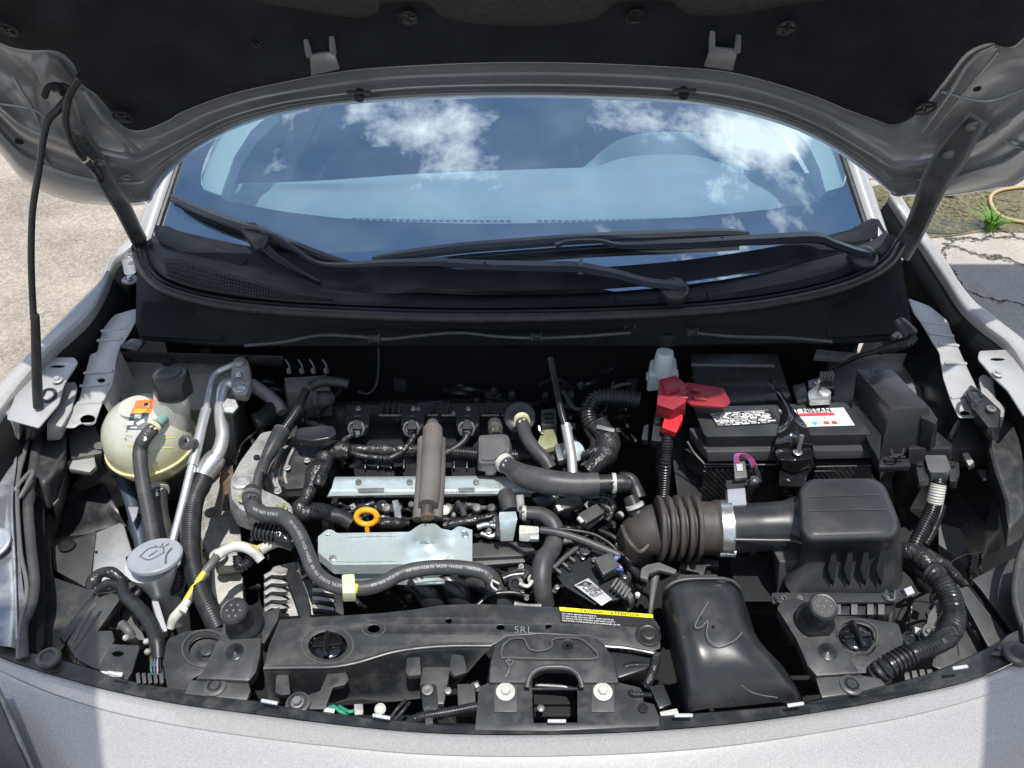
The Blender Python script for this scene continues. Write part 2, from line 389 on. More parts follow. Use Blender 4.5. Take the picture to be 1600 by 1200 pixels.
class M:
    def __init__(s):
        s.bm = bmesh.new()
    def merge(s, b):
        me = bpy.data.meshes.new('t'); b.to_mesh(me); b.free()
        s.bm.from_mesh(me); bpy.data.meshes.remove(me)
        return s
    def hull2(s, top, bot, bevel=0.0, seg=2):
        """closed solid between two loops with the same count"""
        if len(bot) != len(top):
            bot = match_loop(top, bot)
        b = bmesh.new()
        T = [b.verts.new(v) for v in top]; B = [b.verts.new(v) for v in bot]
        n = len(T)
        b.faces.new(T); b.faces.new(B[::-1])
        for i in range(n):
            b.faces.new((T[i], B[i], B[(i + 1) % n], T[(i + 1) % n]))
        bmesh.ops.recalc_face_normals(b, faces=b.faces)
        if bevel > 0:
            ed = [e for e in b.edges if len(e.link_faces) == 2 and e.calc_face_angle(0) > 0.35]
            bmesh.ops.bevel(b, geom=ed, offset=bevel, segments=seg, profile=0.6, affect='EDGES', clamp_overlap=True)
        return s.merge(b)
    def slab(s, poly, z, h, bevel=0.0015, r=0, down=None, seg=2):
        if r:
            poly = fillet(poly, r)
        top = lift(poly, z)
        d = Vector((0, 0, -h)) if down is None else down
        return s.hull2(top, [v + d for v in top], bevel, seg)
    def frust(s, top, zt, bot, zb, bevel=0.003, r=0, seg=2):
        if r:
            top, bot = fillet(top, r), fillet(bot, r)
        return s.hull2(lift(top, zt), lift(bot, zb), bevel, seg)
    def box(s, c, sz, rot=(0, 0, 0), bevel=0.0015, seg=2):
        b = bmesh.new()
        bmesh.ops.create_cube(b, size=1.0)
        from mathutils import Euler
        mt = Matrix.Translation(V(c)) @ Euler(rot).to_matrix().to_4x4() @ Matrix.Diagonal((*sz, 1))
        bmesh.ops.transform(b, matrix=mt, verts=b.verts)
        if bevel:
            bmesh.ops.bevel(b, geom=list(b.edges), offset=bevel, segments=seg, profile=0.6, affect='EDGES', clamp_overlap=True)
        return s.merge(b)
    def sweep(s, pts, rad, seg=14, caps=True, flat=1.0):
        b = bmesh.new(); rings = []
        n = len(pts); up = None
        for i, p in enumerate(pts):
            t = (pts[min(i + 1, n - 1)] - pts[max(i - 1, 0)])
            if t.length < 1e-9:
                t = Vector((0, 1, 0))
            t.normalize()
            if up is None:
                up = Vector((0, 0, 1)) if abs(t.z) < 0.9 else Vector((0, 1, 0))
            a = t.cross(up)
            if a.length < 1e-6:
                a = t.orthogonal()
            a.normalize(); up = a.cross(t).normalized()
            r = rad[i] if isinstance(rad, (list, tuple)) else rad
            rings.append([b.verts.new(p + a * (r * cos(2 * pi * k / seg)) + up * (r * flat * sin(2 * pi * k / seg))) for k in range(seg)])
        for i in range(n - 1):
            for k in range(seg):
                b.faces.new((rings[i][k], rings[i + 1][k], rings[i + 1][(k + 1) % seg], rings[i][(k + 1) % seg]))
        if caps:
            b.faces.new(rings[0]); b.faces.new(rings[-1][::-1])
        bmesh.ops.recalc_face_normals(b, faces=b.faces)
        return s.merge(b)
    def tube(s, pts, r, seg=14, rib=None, n=8, flat=1.0, jitter=0.0):
        """r in photo pixels at the tube's own depth (scalar or one per point); rib=(pitch px, amplitude 0..1)"""
        w = [V(q) for q in pts]
        rr = list(r) if isinstance(r, (list, tuple)) else [r] * len(w)
        rw = [px2m(a, p) for a, p in zip(rr, w)]
        path = catmull(w, n)
        m_ = len(path) - 1
        rad = []
        for i in range(m_ + 1):
            t = i / m_ * (len(rw) - 1); k = min(int(t), len(rw) - 2)
            rad.append(rw[k] + (rw[k + 1] - rw[k]) * (t - k))
        if jitter:
            rad = [q * (1 + jitter * (noise.noise(path[i] * 60))) for i, q in enumerate(rad)]
        if rib:
            L_ = [0.0]
            for i in range(m_):
                L_.append(L_[-1] + (path[i + 1] - path[i]).length)
            step = px2m(rib[0], w[0]) / 4
            cnt = max(4, int(L_[-1] / step)); np_, nr = [], []
            j = 0
            for q in range(cnt + 1):
                d = L_[-1] * q / cnt
                while j < m_ - 1 and L_[j + 1] < d:
                    j += 1
                t = (d - L_[j]) / max(1e-9, L_[j + 1] - L_[j])
                np_.append(path[j].lerp(path[j + 1], t)); base = rad[j] + (rad[j + 1] - rad[j]) * t
                nr.append(base * (1 if q % 4 in (0, 1) else 1 - rib[1]))
            path, rad = np_, nr
        return s.sweep(path, rad, seg, True, flat)
    def lathe(s, c, prof, axis=(0, 0, 1), seg=28, unit='px', sx=1.0, facets=False):
        c = V(c); k = dep(c) / FP if unit == 'px' else 1.0
        ax = Vector(axis).normalized(); q = Vector((0, 0, 1)).rotation_difference(ax)
        b = bmesh.new(); R_ = []
        for (r, h) in prof:
            r = max(r, 1e-4)
            R_.append([b.verts.new(c + q @ Vector((r * k * sx * cos(2 * pi * i / seg), r * k * sin(2 * pi * i / seg), h * k))) for i in range(seg)])
        for i in range(len(R_) - 1):
            for j in range(seg):
                b.faces.new((R_[i][j], R_[i][(j + 1) % seg], R_[i + 1][(j + 1) % seg], R_[i + 1][j]))
        b.faces.new(R_[0][::-1]); b.faces.new(R_[-1])
        bmesh.ops.recalc_face_normals(b, faces=b.faces)
        return s.merge(b)
    def disc(s, c, r, h=3, axis=(0, 0, 1), bev=0.8, seg=24):
        return s.lathe(c, [(r, -h), (r, -bev), (r - bev, 0), (r * 0.5, 0)], axis, seg)
    def bolt(s, c, r, axis=(0, 0, 1), washer=1.75):
        c = V(c)
        s.lathe(c, [(r * washer, 0), (r * washer, r * 0.25), (r * washer * 0.93, r * 0.35), (r, r * 0.4)], axis, 22)
        s.lathe(c, [(r, r * 0.3), (r, r * 0.95), (r * 0.85, r * 1.15), (r * 0.5, r * 1.15), (r * 0.45, r * 1.05)], axis, 6)
        return s
    def grid(s, rows, thick=0.0, close=False):
        b = bmesh.new()
        G = [[b.verts.new(p) for p in r] for r in rows]
        for i in range(len(G) - 1):
            for j in range(len(G[i]) - 1):
                b.faces.new((G[i][j], G[i][j + 1], G[i + 1][j + 1], G[i + 1][j]))
        bmesh.ops.recalc_face_normals(b, faces=b.faces)
        if thick:
            bmesh.ops.solidify(b, geom=list(b.faces), thickness=thick)
        return s.merge(b)
    def loft(s, rows, nu=6, nv=4, thick=0.0, smooth_v=True, fn=None):
        """rows of control points -> smooth sheet (each row resampled along, then across)"""
        R_ = [catmull([V(q) for q in r], nu) for r in rows]
        n = min(len(r) for r in R_)
        R_ = [r[:n] for r in R_]
        if smooth_v and len(R_) > 2:
            cols = [catmull([r[j] for r in R_], nv) for j in range(n)]
        else:
            cols = []
            for j in range(n):
                c = []
                for i in range(len(R_) - 1):
                    c += [R_[i][j].lerp(R_[i + 1][j], k / nv) for k in range(nv)]
                cols.append(c + [R_[-1][j]])
        rows2 = [[cols[j][i] for j in range(n)] for i in range(len(cols[0]))]
        if fn:
            rows2 = [[fn(p) for p in r] for r in rows2]
        return s.grid(rows2, thick)
    def plate(s, outer, z=None, holes=(), thick=0.003, bevel=0.0012, r=0):
        """planar plate with real holes; outer/holes are pixel polygons or Vectors"""
        if r:
            outer = fillet(outer, r)
        O = lift(outer, z)
        c = sum(O, Vector()) / len(O)
        nrm = Vector()
        for i in range(len(O)):
            nrm += (O[i] - c).cross(O[(i + 1) % len(O)] - c)
        nrm.normalize()
        if nrm.z < 0:
            nrm = -nrm
        ax = (Vector((1, 0, 0)) - nrm * nrm.x).normalized(); ay = nrm.cross(ax)
        H_ = [[(q if isinstance(q, Vector) else CAMP + ray(q[0], q[1]) * ((c - CAMP).dot(nrm) / ray(q[0], q[1]).dot(nrm))) for q in h] for h in holes]
        cu = bpy.data.curves.new('t', 'CURVE'); cu.dimensions = '2D'; cu.fill_mode = 'BOTH'
        bevel = min(bevel, thick * 0.45)
        cu.extrude = max(thick / 2 - bevel, 1e-5); cu.bevel_depth = bevel; cu.bevel_resolution = 1; cu.offset = -bevel
        for loop in [O] + H_:
            sp = cu.splines.new('POLY'); sp.points.add(len(loop) - 1); sp.use_cyclic_u = True
            for i, p in enumerate(loop):
                sp.points[i].co = ((p - c).dot(ax), (p - c).dot(ay), 0, 1)
        o = bpy.data.objects.new('t', cu); COL.objects.link(o)
        dg = bpy.context.evaluated_depsgraph_get(); dg.update()
        me = bpy.data.meshes.new_from_object(o.evaluated_get(dg))
        mt = Matrix((( ax.x, ay.x, nrm.x, c.x), (ax.y, ay.y, nrm.y, c.y), (ax.z, ay.z, nrm.z, c.z), (0, 0, 0, 1)))
        mt = Matrix.Translation(nrm * (-thick / 2)) @ mt
        me.transform(mt); s.bm.from_mesh(me)
        bpy.data.objects.remove(o); bpy.data.curves.remove(cu); bpy.data.meshes.remove(me)
        return s
    def text(s, string, org, u, v, size, bold=0.0, sp=1.0):
        """flat lettering from origin along u (unit), up v (unit), size in metres; no thickness beyond print"""
        x = 0.0
        b = bmesh.new()
        for ch in string:
            if ch == ' ':
                x += 0.32 * size; continue
            vv, ff, w = glyph(ch, bold)
            L_ = [b.verts.new(org + u * (x + a * size) + v * (c_ * size)) for a, c_ in vv]
            for f in ff:
                try:
                    b.faces.new([L_[i] for i in f])
                except ValueError:
                    pass
            x += (w + 0.09 * sp) * size
        return s.merge(b)
    def path_text(s, string, pts, r, size_px, start=0.0, flip=True, side=0.0, n=10, bold=0.02):
        """lettering wrapped along a hose, on the side turned up to the open hood"""
        w = [V(q) for q in pts]; path = catmull(w, n)
        L_ = [0.0]
        for i in range(len(path) - 1):
            L_.append(L_[-1] + (path[i + 1] - path[i]).length)
        rw = px2m(r, w[0]); size = px2m(size_px, w[0])
        x = start * L_[-1]; b = bmesh.new()
        chars = string[::-1] if flip else string
        for ch in chars:
            if x > L_[-1] * 0.97:
                break
            if ch == ' ':
                x += 0.35 * size; continue
            vv, ff, gw = glyph(ch, bold)
            j = 0
            while j < len(L_) - 2 and L_[j + 1] < x + gw * size / 2:
                j += 1
            t = (path[j + 1] - path[j]).normalized(); c = path[j].lerp(path[j + 1], min(1, (x + gw * size / 2 - L_[j]) / max(1e-9, L_[j + 1] - L_[j])))
            nn = (CAMP + Vector((0, 0, 0.3)) - c); nn = (nn - t * nn.dot(t)).normalized()
            bt = nn.cross(t)
            nn2 = (nn * cos(side) + bt * sin(side)).normalized(); bt = nn2.cross(t)
            uu, vvv = (-t, -bt) if flip else (t, bt)
            ls = []
            for a, c_ in vv:
                h = (c_ - 0.36) * size
                an = h / rw
                q = c + nn2 * (rw * 1.02 * cos(an)) + vvv * (rw * 1.02 * sin(an)) + uu * ((a - gw / 2) * size)
                ls.append(b.verts.new(q))
            for f in ff:
                try:
                    b.faces.new([ls[i] for i in f])
                except ValueError:
                    pass
            x += (gw + 0.1) * size
        return s.merge(b)
    def obj(s, name, material, parent=None, label=None, cat=None, group=None, kind=None, ang=38, keep_origin=False):
        me = bpy.data.meshes.new(name)
        bmesh.ops.remove_doubles(s.bm, verts=s.bm.verts, dist=1e-6)
        s.bm.to_mesh(me); s.bm.free()
        o = bpy.data.objects.new(name, me); COL.objects.link(o)
        xs = [v.co for v in me.vertices]
        if xs and not keep_origin:
            lo = Vector([min(v[i] for v in xs) for i in range(3)]); hi = Vector([max(v[i] for v in xs) for i in range(3)])
            c = (lo + hi) / 2
            if parent is None:
                c.z = lo.z
        else:
            c = Vector()
        me.transform(Matrix.Translation(-c))
        me.materials.append(MATS[material])
        me.polygons.foreach_set('use_smooth', [True] * len(me.polygons))
        me.set_sharp_from_angle(angle=math.radians(ang))
        WL[o.name] = c
        o.location = c
        if parent is not None:
            o.parent = parent; o.location = c - WL[parent.name]
        if label: o['label'] = label
        if cat: o['category'] = cat
        if group: o['group'] = group
        if kind: o['kind'] = kind
        return o
WL = {}
def empty(name, loc, parent=None, label=None, cat=None, group=None):
    o = bpy.data.objects.new(name, None); COL.objects.link(o)
    o.empty_display_size = 0.1
    loc = V(loc); WL[o.name] = loc
    o.location = loc if parent is None else loc - WL[parent.name]
    if parent is not None: o.parent = parent
    if label: o['label'] = label
    if cat: o['category'] = cat
    if group: o['group'] = group
    return o
def dup(o, delta, parent, label=None):
    """copy of a part (with its own children) moved by delta"""
    c = o.copy(); COL.objects.link(c)
    WL[c.name] = WL[o.name] + Vector(delta)
    c.parent = parent
    c.location = WL[c.name] - WL[parent.name]
    if label: c['label'] = label
    for ch in [k for k in bpy.data.objects if k.parent == o]:
        d = ch.copy(); COL.objects.link(d); d.parent = c; WL[d.name] = WL[ch.name] + Vector(delta)
    return c
# ================================================================= setting
def flat(name, material, pts, z, **k):
    m = M(); m.hull2([Vector((x, y, z)) for x, y in pts], [Vector((x, y, z - 0.02)) for x, y in pts], 0)
    return m.obj(name, material, None, ang=20, **k)
flat('ground', 'worn_asphalt', [(-120, -120), (120, -120), (120, 250), (-120, 250)], 0.0, kind='structure')
flat('concrete_pavement', 'old_concrete', [(1.25, -40), (60, -40), (60, 60), (1.25, 60)], 0.006, kind='structure')
def blob(px, py, rx, ry, n=40, seed=0, amp=0.18):
    out = []
    for i in range(n):
        a = 2 * pi * i / n
        k = 1 + amp * noise.noise(Vector((cos(a) * 1.7 + seed, sin(a) * 1.7, seed))) * 2
        p = P(px + rx * cos(a) * k, py + ry * sin(a) * k, 0)
        out.append((p.x, p.y))
    return out
g = flat('gravel_patch', 'mossy_gravel', blob(1470, 325, 165, 52, seed=3), 0.011, kind='structure')
g = flat('puddle', 'puddle_water', blob(1440, 355, 90, 14, seed=8), 0.015, kind='structure')
# loose pebbles lying in the wet gravel: uncountable
m = M()
for i in range(420):
    a, k = random.uniform(0, 2 * pi), random.random() ** 0.6
    c = P(1480 + 125 * cos(a) * k, 328 + 36 * sin(a) * k, 0.012)
    s_ = random.uniform(0.006, 0.017)
    b = bmesh.new(); bmesh.ops.create_icosphere(b, subdivisions=1, radius=s_)
    for v in b.verts:
        v.co = Vector((v.co.x * random.uniform(.8, 1.3), v.co.y * random.uniform(.8, 1.3), v.co.z * 0.55)) + c
    m.merge(b)
m.obj('pebbles', 'mossy_gravel', None, 'small loose pebbles scattered over the wet mossy patch', 'pebbles', kind='stuff', ang=60)
# garden hose
m = M()
hose = [(1760, 330, .022), (1680, 352, .022), (1600, 347, .022), (1565, 338, .022), (1550, 322, .022), (1548, 308, .022), (1558, 299, .022), (1580, 294, .022), (1620, 290, .022), (1700, 285, .022)]
m.tube(hose, 2.8, seg=10)
m.obj('garden_hose', 'hose_yellow', None, 'yellow garden hose looped on the cracked pavement beside the puddle', 'hose')
def tuft(px, py, n, h, label):
    m = M(); c0 = P(px, py, 0.01)
    for i in range(n):
        a = random.uniform(0, 2 * pi); L_ = h * random.uniform(.5, 1.1); out = random.uniform(.25, .9)
        b0 = c0 + Vector((cos(a), sin(a), 0)) * random.uniform(0, .025)
        b = bmesh.new(); prev = None
        side = Vector((-sin(a), cos(a), 0)); w0 = 0.006
        for k in range(5):
            t = k / 4
            c = b0 + Vector((cos(a) * out * t * t, sin(a) * out * t * t, t * (1 - .45 * out * t))) * L_
            w = w0 * (1 - t) + 0.0005
            cur = (b.verts.new(c - side * w), b.verts.new(c + side * w))
            if prev: b.faces.new((prev[0], prev[1], cur[1], cur[0]))
            prev = cur
        m.merge(b)
    m.obj('grass_tuft', 'grass', None, label, 'grass')
tuft(1547, 358, 90, 0.13, 'bright green grass tuft at the right edge of the puddle')
tuft(1482, 306, 70, 0.05, 'low flat grass sprig growing behind the puddle under the hood corner')
# added unseen roof that casts shade on the pavement and bumper corners
cp = empty('shade_caster', Vector((3.6, -1.5, 0)), None, 'unseen roof sheets on posts, added to shade the pavement and bumper corners', 'shade_caster')
def sheet(pts, mt):
    m = M(); m.hull2([Vector((x, y, 2.22)) for x, y in pts], [Vector((x, y, 2.2)) for x, y in pts], 0)
    m.obj('shade_sheet', mt, cp)
sheet([(1.96, -4), (6.2, -4), (6.2, 2.82), (1.96, 2.82)], 'shade_metal'); sheet([(.84, .46), (.39, -.5), (.35, -4), (1.95, -4), (1.95, .46)], 'shade_film'); sheet([(-.535, .52), (-4.5, .52), (-4.5, -4), (-.03, -4), (-.03, -.55)], 'shade_film')
for x, y in ((6.1, -3.9), (6.1, 2.6), (1.8, -3.9), (-4.4, -3.9), (-4.4, .45)):
    m = M(); m.box(Vector((x, y, 1.1)), (.08, .08, 2.2)); m.obj('post', 'shade_metal', cp)

# ================================================================= the car
car = empty('parked_car', Vector((0, 2.2, 0)), None, 'silver car with its hood propped open over a crowded engine bay', 'car')
def part(m, name, material, parent=None, label=None, ang=38, kind=None):
    return m.obj(name, material, parent or car, label, ang=ang, kind=kind)

# ---- glass surface
def glass_z(x, y):
    t = y - (1.342 + .306 * x * x)
    return 1.068 + .49 * t - 0.02 * t * t
def G(px, py, off=0.0):
    d = ray(px, py); t = 1.5
    for _ in range(30):
        p = CAMP + d * t
        f = p.z - (glass_z(p.x, p.y) + off)
        q = CAMP + d * (t + 1e-3)
        f2 = q.z - (glass_z(q.x, q.y) + off)
        t -= f / ((f2 - f) / 1e-3)
    return CAMP + d * t
# ---- hood underside surface
HO = Vector((0, 1.55, 1.12)); HA = math.radians(55)
HU = Vector((0, -cos(HA), sin(HA))); HN = Vector((0, -sin(HA), -cos(HA)))
def H(px, py, off=0.0):
    d = ray(px, py); x = 0.0
    for _ in range(12):
        o = off + 0.075 * x * x
        t = (HO + HN * o - CAMP).dot(HN) / d.dot(HN)
        p = CAMP + d * t
        x = max(-1.3, min(1.3, p.x))
    return p

# ---- hood
hood = empty('hood', Vector((0, 1.3, 1.3)), car, 'open silver hood seen from below, lined with a black blanket')
outer = [(-260, -160), (-140, 60), (-60, 165), (0, 235), (35, 276), (80, 300), (130, 313), (200, 317), (232, 313), (241, 298), (262, 270), (300, 238), (345, 211), (400, 188), (475, 171), (560, 161), (680, 154), (800, 152),
         (930, 154), (1060, 160), (1130, 170), (1200, 187), (1255, 207), (1305, 234), (1345, 262), (1372, 284), (1396, 303), (1430, 304), (1480, 303), (1560, 290), (1600, 275), (1680, 205), (1780, 60), (1880, -160)]
inner = [(-190, -160), (-90, 0), (-30, 50), (8, 72), (45, 80), (90, 82), (116, 104), (130, 134), (152, 150), (176, 178), (195, 199), (222, 205), (262, 190), (285, 176), (350, 151), (420, 134), (545, 111), (680, 102), (800, 98),
         (930, 100), (1060, 106), (1135, 113), (1200, 128), (1270, 150), (1322, 172), (1362, 186), (1392, 196), (1415, 191), (1440, 172), (1480, 122), (1510, 84), (1545, 68), (1600, 60), (1720, -160)]
inner = inner[:len(outer)]
while len(inner) < len(outer):
    inner.append(inner[-1])
prof = [(0, 0.0), (.05, .010), (.16, .012), (.20, .002), (.27, .000), (.32, .010), (.40, .012), (.50, -.004), (.74, -.018), (.90, -.004), (1.0, .006), (1.08, .0)]
rows = []
for f, o in prof:
    rows.append([H(a[0] + (b[0] - a[0]) * f, a[1] + (b[1] - a[1]) * f, o) for a, b in zip(outer, inner)])
m = M(); m.loft(rows, nu=5, nv=3)
part(m, 'inner_frame', 'hood_inner_paint', hood)
# outer skin of the hood (top side), a separate shell with a folded rim
def hs(q, off):
    return H(q[0], q[1], off)
skin = [[hs(a, -.002) for a in outer], [hs(a, -.03) for a in outer]]
for f in (.35, .7, 1.0):
    skin.append([hs((a[0] + (b[0] - a[0]) * f, a[1] + (b[1] - a[1]) * f), -.055) for a, b in zip(outer, inner)])
TOPU = .955
def tip_row(s_, off):
    r = []; hw = 1.16 if s_ < .6 else 1.16 - (s_ - .6) * 1.15
    for i in range(len(outer)):
        x = -hw + 2 * hw * i / (len(outer) - 1)
        r.append(HO + HU * (s_ - .16 * x * x) + HN * (off + .075 * x * x) + Vector((x, 0, 0)))
    return r
skin += [tip_row(.64, -.075), tip_row(.82, -.07), tip_row(TOPU, -.045)]
m = M(); m.loft(skin, nu=4, nv=3)
part(m, 'outer_panel', 'silver_paint', hood)
# the painted frame continues above the picture to the tip
m = M()
m.loft([[p for p in tip_row(TOPU, -.044)], [p for p in tip_row(TOPU - .02, -.002)], [p for p in tip_row(TOPU - .12, .004)], [p for p in tip_row(TOPU - .17, -.012)]], nu=2, nv=2)
part(m, 'front_rim', 'hood_inner_paint', hood)
# insulation blanket
ins_o = [(q[0], q[1]) for q in inner]
lev = [(0.0, .004), (.03, .012), (.2, .016), (.45, .020), (.75, .018), (1.0, .016)]
def instop(q):
    return (800 + (q[0] - 800) * .9, -230)
rows = []
for f, o in lev:
    r = []
    for q in ins_o:
        t = instop(q); x = q[0] + (t[0] - q[0]) * f; y = q[1] + (t[1] - q[1]) * f
        p = H(x, y, o)
        w = (0.016 * noise.noise(Vector((x * .008, y * .012, 1.3))) + .005 * noise.noise(Vector((x * .03, y * .035, 4.3)))) * min(1, f * 6)
        if 120 < x < 480 and f > .05:      # long crease running up the left half
            w += 0.010 * math.exp(-(((y - (150 - (x - 150) * .35)) / 20) ** 2))
        if 1380 < x < 1560 and f > .05:
            w += 0.010 * math.exp(-(((x - (1500 - (y) * .6)) / 30) ** 2))
        r.append(p + HN * w)
    rows.append(r)
rows.append([HO + HU * .87 + HN * .01 + Vector((-.74 + 1.48 * i / (len(ins_o) - 1), 0, 0)) - HU * .16 * (-.74 + 1.48 * i / (len(ins_o) - 1)) ** 2 for i in range(len(ins_o))])
m = M(); m.loft(rows, nu=5, nv=6)
blanket = part(m, 'insulation_blanket', 'insulation', hood)
# thicker pad in a lit tone, pressed into the blanket (top edge of the photo)
pad = [(150, -150), (185, -60), (300, -20), (420, 8), (530, 26), (566, 28), (590, 20), (600, 6), (655, 4), (672, 10), (690, 26), (740, 36), (800, 40), (860, 39), (925, 31), (950, 16), (968, 4), (1040, 2), (1060, 14), (1084, 24), (1150, 22), (1230, 8), (1330, -8), (1450, -60), (1480, -150)]
padrows = [[H(x, y, .017) for x, y in pad], [H(x, y - 5, .036) for x, y in pad], [H(x, y - 22, .042) for x, y in pad], [H(800 + (x - 800) * .95, min(y - 60, -60), .045) for x, y in pad], [H(800 + (x - 800) * .9, -230, .045) for x, y in pad]]
m = M(); m.loft(padrows, nu=4, nv=3)
part(m, 'pressed_pad', 'lit_pad', blanket)
def star_clip(px, py, r, squash=.85, rot=.6):
    m = M()
    c = H(px, py, .030)
    m.lathe(c, [(r, -2), (r, 0.6), (r - 1.5, 1.6), (r - 3, .8), (r - 3.5, 0), (2, -.4)], HN, 24)
    ax = Vector((1, 0, 0)); ay = HU
    k = px2m(1, c)
    for a in range(4):
        an = rot + a * pi / 2
        u = ax * cos(an) + ay * sin(an); v = ax * -sin(an) + ay * cos(an)
        m.hull2([c + u * (2 * k) + v * (2.8 * k) + HN * (2.4 * k), c + u * ((r - 2) * k) + v * (.8 * k) + HN * (1.4 * k), c + u * ((r - 2) * k) - v * (.8 * k) + HN * (1.4 * k), c + u * (2 * k) - v * (2.8 * k) + HN * (2.4 * k)],
                [c + u * (2 * k) + v * (2.8 * k), c + u * ((r - 2) * k) + v * (.8 * k), c + u * ((r - 2) * k) - v * (.8 * k), c + u * (2 * k) - v * (2.8 * k)], .0003, 1)
    part(m, 'retaining_clip', 'clip_black', hood)
for q in ((638, 28, 16, .85, .2), (993, 26, 16, .85, .9), (1229, 44, 17, .85, 1.5), (1445, 170, 17, .85, .6), (192, 183, 16, .85, .7), (12, 47, 16, .85, .5)):
    star_clip(*q)
# bare metal tongues poking through the blanket
def tongue(p0, p1, p2, p3, prong):
    m = M()
    T = [H(*p, .030) for p in (p0, p1, p2, p3)]
    m.hull2(T, [p - HN * .004 for p in T], .0012)
    for a, b in prong:
        A, B = H(*a, .032), H(*b, .036)
        m.sweep([A, A.lerp(B, .5), B], [.0045, .0045, .0035], 8, True, .6)
    part(m, 'metal_tongue', 'hood_inner_paint', hood)
tongue((484, 86), (522, 82), (531, 108), (486, 119), [((483, 88), (478, 63)), ((521, 84), (518, 58))])
tongue((1110, 75), (1153, 79), (1145, 111), (1100, 104), [((1112, 78), (1113, 50)), ((1152, 81), (1154, 56))])
# latch pocket
m = M(); T = [H(*p, .022) for p in ((376, 35), (420, 34), (416, 50), (404, 60), (380, 62))]
m.hull2(T, [p - HN * .02 for p in T], .002); part(m, 'pocket', 'gloss_black', hood)
m = M(); T = [H(*p, .034) for p in ((393, 64), (409, 64), (408, 80), (395, 82))]
m.hull2(T, [p - HN * .012 for p in T], .002); m.bolt(H(401, 71, .036), 4, HN); part(m, 'latch_clip', 'clip_black', hood)
# weld holes and rubber stops on the frame
for q in ((198, 277), (201, 298), (1438, 262), (1436, 284)):
    m = M(); c = H(q[0], q[1], .010); m.lathe(c, [(6, -2), (6, 1.5), (4.6, 1.8), (3.2, .3), (3, -3)], HN, 18); part(m, 'eyelet', 'hood_inner_paint', hood)
    m = M(); m.lathe(H(q[0], q[1], .010), [(3.1, 0), (3, .4)], HN, 16); part(m, 'hole', 'deep_black', hood)
for q in ((30, 222, 6), (1527, 139, 6)):
    m = M(); m.lathe(H(q[0], q[1], .004), [(q[2], -1), (q[2] - .3, 1), (q[2] - 1, 1.5)], HN, 20); part(m, 'rubber_plug', 'deep_black', hood)
for q in ((562, 147), (1068, 144)):
    m = M(); c = H(q[0], q[1], .014); m.lathe(c, [(7, -6), (8, 4), (7, 10), (4, 12)], HN, 18)
    m.box(c + HN * .002 + HU * .006, (.036, .012, .006), (math.radians(-30), 0, 0)); part(m, 'rubber_stop', 'rubber', hood)
# pressed ribs on the two corner lobes
def hood_rib(pts, r=4):
    m = M(); m.tube([H(x, y, .006) for x, y in pts], r, seg=8, n=5, flat=.8); part(m, 'pressed_rib', 'hood_inner_paint', hood)
hood_rib([(1440, 205), (1480, 150), (1516, 95), (1556, 72)])
hood_rib([(1452, 212), (1510, 140), (1560, 80)], 3)
hood_rib([(1470, 143), (1540, 158), (1600, 140)], 3)
hood_rib([(1545, 202), (1575, 224), (1600, 232)], 2.5)
hood_rib([(20, 120), (60, 190), (70, 250), (120, 290)], 3)
hood_rib([(0, 162), (50, 170), (80, 190)], 2.5)
hood_rib([(130, 140), (165, 190), (215, 236)], 5)
hood_rib([(115, 150), (140, 215), (190, 260)], 3)
# hexagonal hand-hold opening at left
m = M(); O = [H(*q, .010) for q in ((48, 100), (70, 86), (92, 100), (118, 128), (98, 140), (64, 132))]
m.hull2(O, [p - HN * .012 for p in O], .002); part(m, 'pocket', 'hood_inner_paint', hood)
m = M(); O = [H(*q, .012) for q in ((76, 90), (92, 98), (116, 128), (106, 130), (74, 112))]
m.hull2(O, [p - HN * .008 for p in O], .001); part(m, 'pocket', 'shade_metal', hood)

# ---- hinges
def hinge(arm, bolts, name='hinge'):
    h = empty(name, arm[0][0] if isinstance(arm[0][0], Vector) else P(*arm[0][0]), car)
    m = M()
    L_ = [a for a, w in arm]; 
    pts = [V(a) if not isinstance(a, Vector) else a for a in L_]
    path = catmull(pts, 6)
    ws = [w for a, w in arm]
    n = len(path); rings = []
    up = HN
    b = bmesh.new(); pr = None
    for i, p in enumerate(path):
        t = (path[min(i + 1, n - 1)] - path[max(i - 1, 0)]).normalized()
        k = i / (n - 1) * (len(ws) - 1); j = min(int(k), len(ws) - 2); w = px2m(ws[j] + (ws[j + 1] - ws[j]) * (k - j), p)
        vw = (CAMP - p).normalized(); a = t.cross(vw).normalized(); nn = a.cross(t)
        cur = [b.verts.new(p + a * w + nn * .000), b.verts.new(p + a * w * .75 + nn * .006), b.verts.new(p + a * w * .2 + nn * .0), b.verts.new(p - a * w * .6 + nn * .0), b.verts.new(p - a * w * .85 + nn * .010), b.verts.new(p - a * w + nn * .008),
               b.verts.new(p - a * w - nn * .008), b.verts.new(p + a * w - nn * .006)]
        if pr:
            for q in range(8):
                b.faces.new((pr[q], cur[q], cur[(q + 1) % 8], pr[(q + 1) % 8]))
        else:
            b.faces.new(cur)
        pr = cur
    b.faces.new(pr[::-1]); bmesh.ops.recalc_face_normals(b, faces=b.faces); m.merge(b)
    part(m, 'hinge_arm', 'grey_plastic', h)
    for q in bolts:
        m = M(); c = H(*q, .03); m.lathe(c, [(11, 0), (11, 3), (9, 4)], HN, 20); m.bolt(c, 5.5, HN, 1.5); part(m, 'hinge_bolt', 'shade_metal', h)
    return h
hl = hinge([(P(232, 400, 1.03), 13), (P(212, 365, 1.10), 12), (H(192, 325, .05), 13), (H(170, 290, .04), 13), (H(150, 250, .03), 14), (H(132, 225, .028), 12), (H(122, 202, .026), 11)], [(122, 205), (155, 253)])
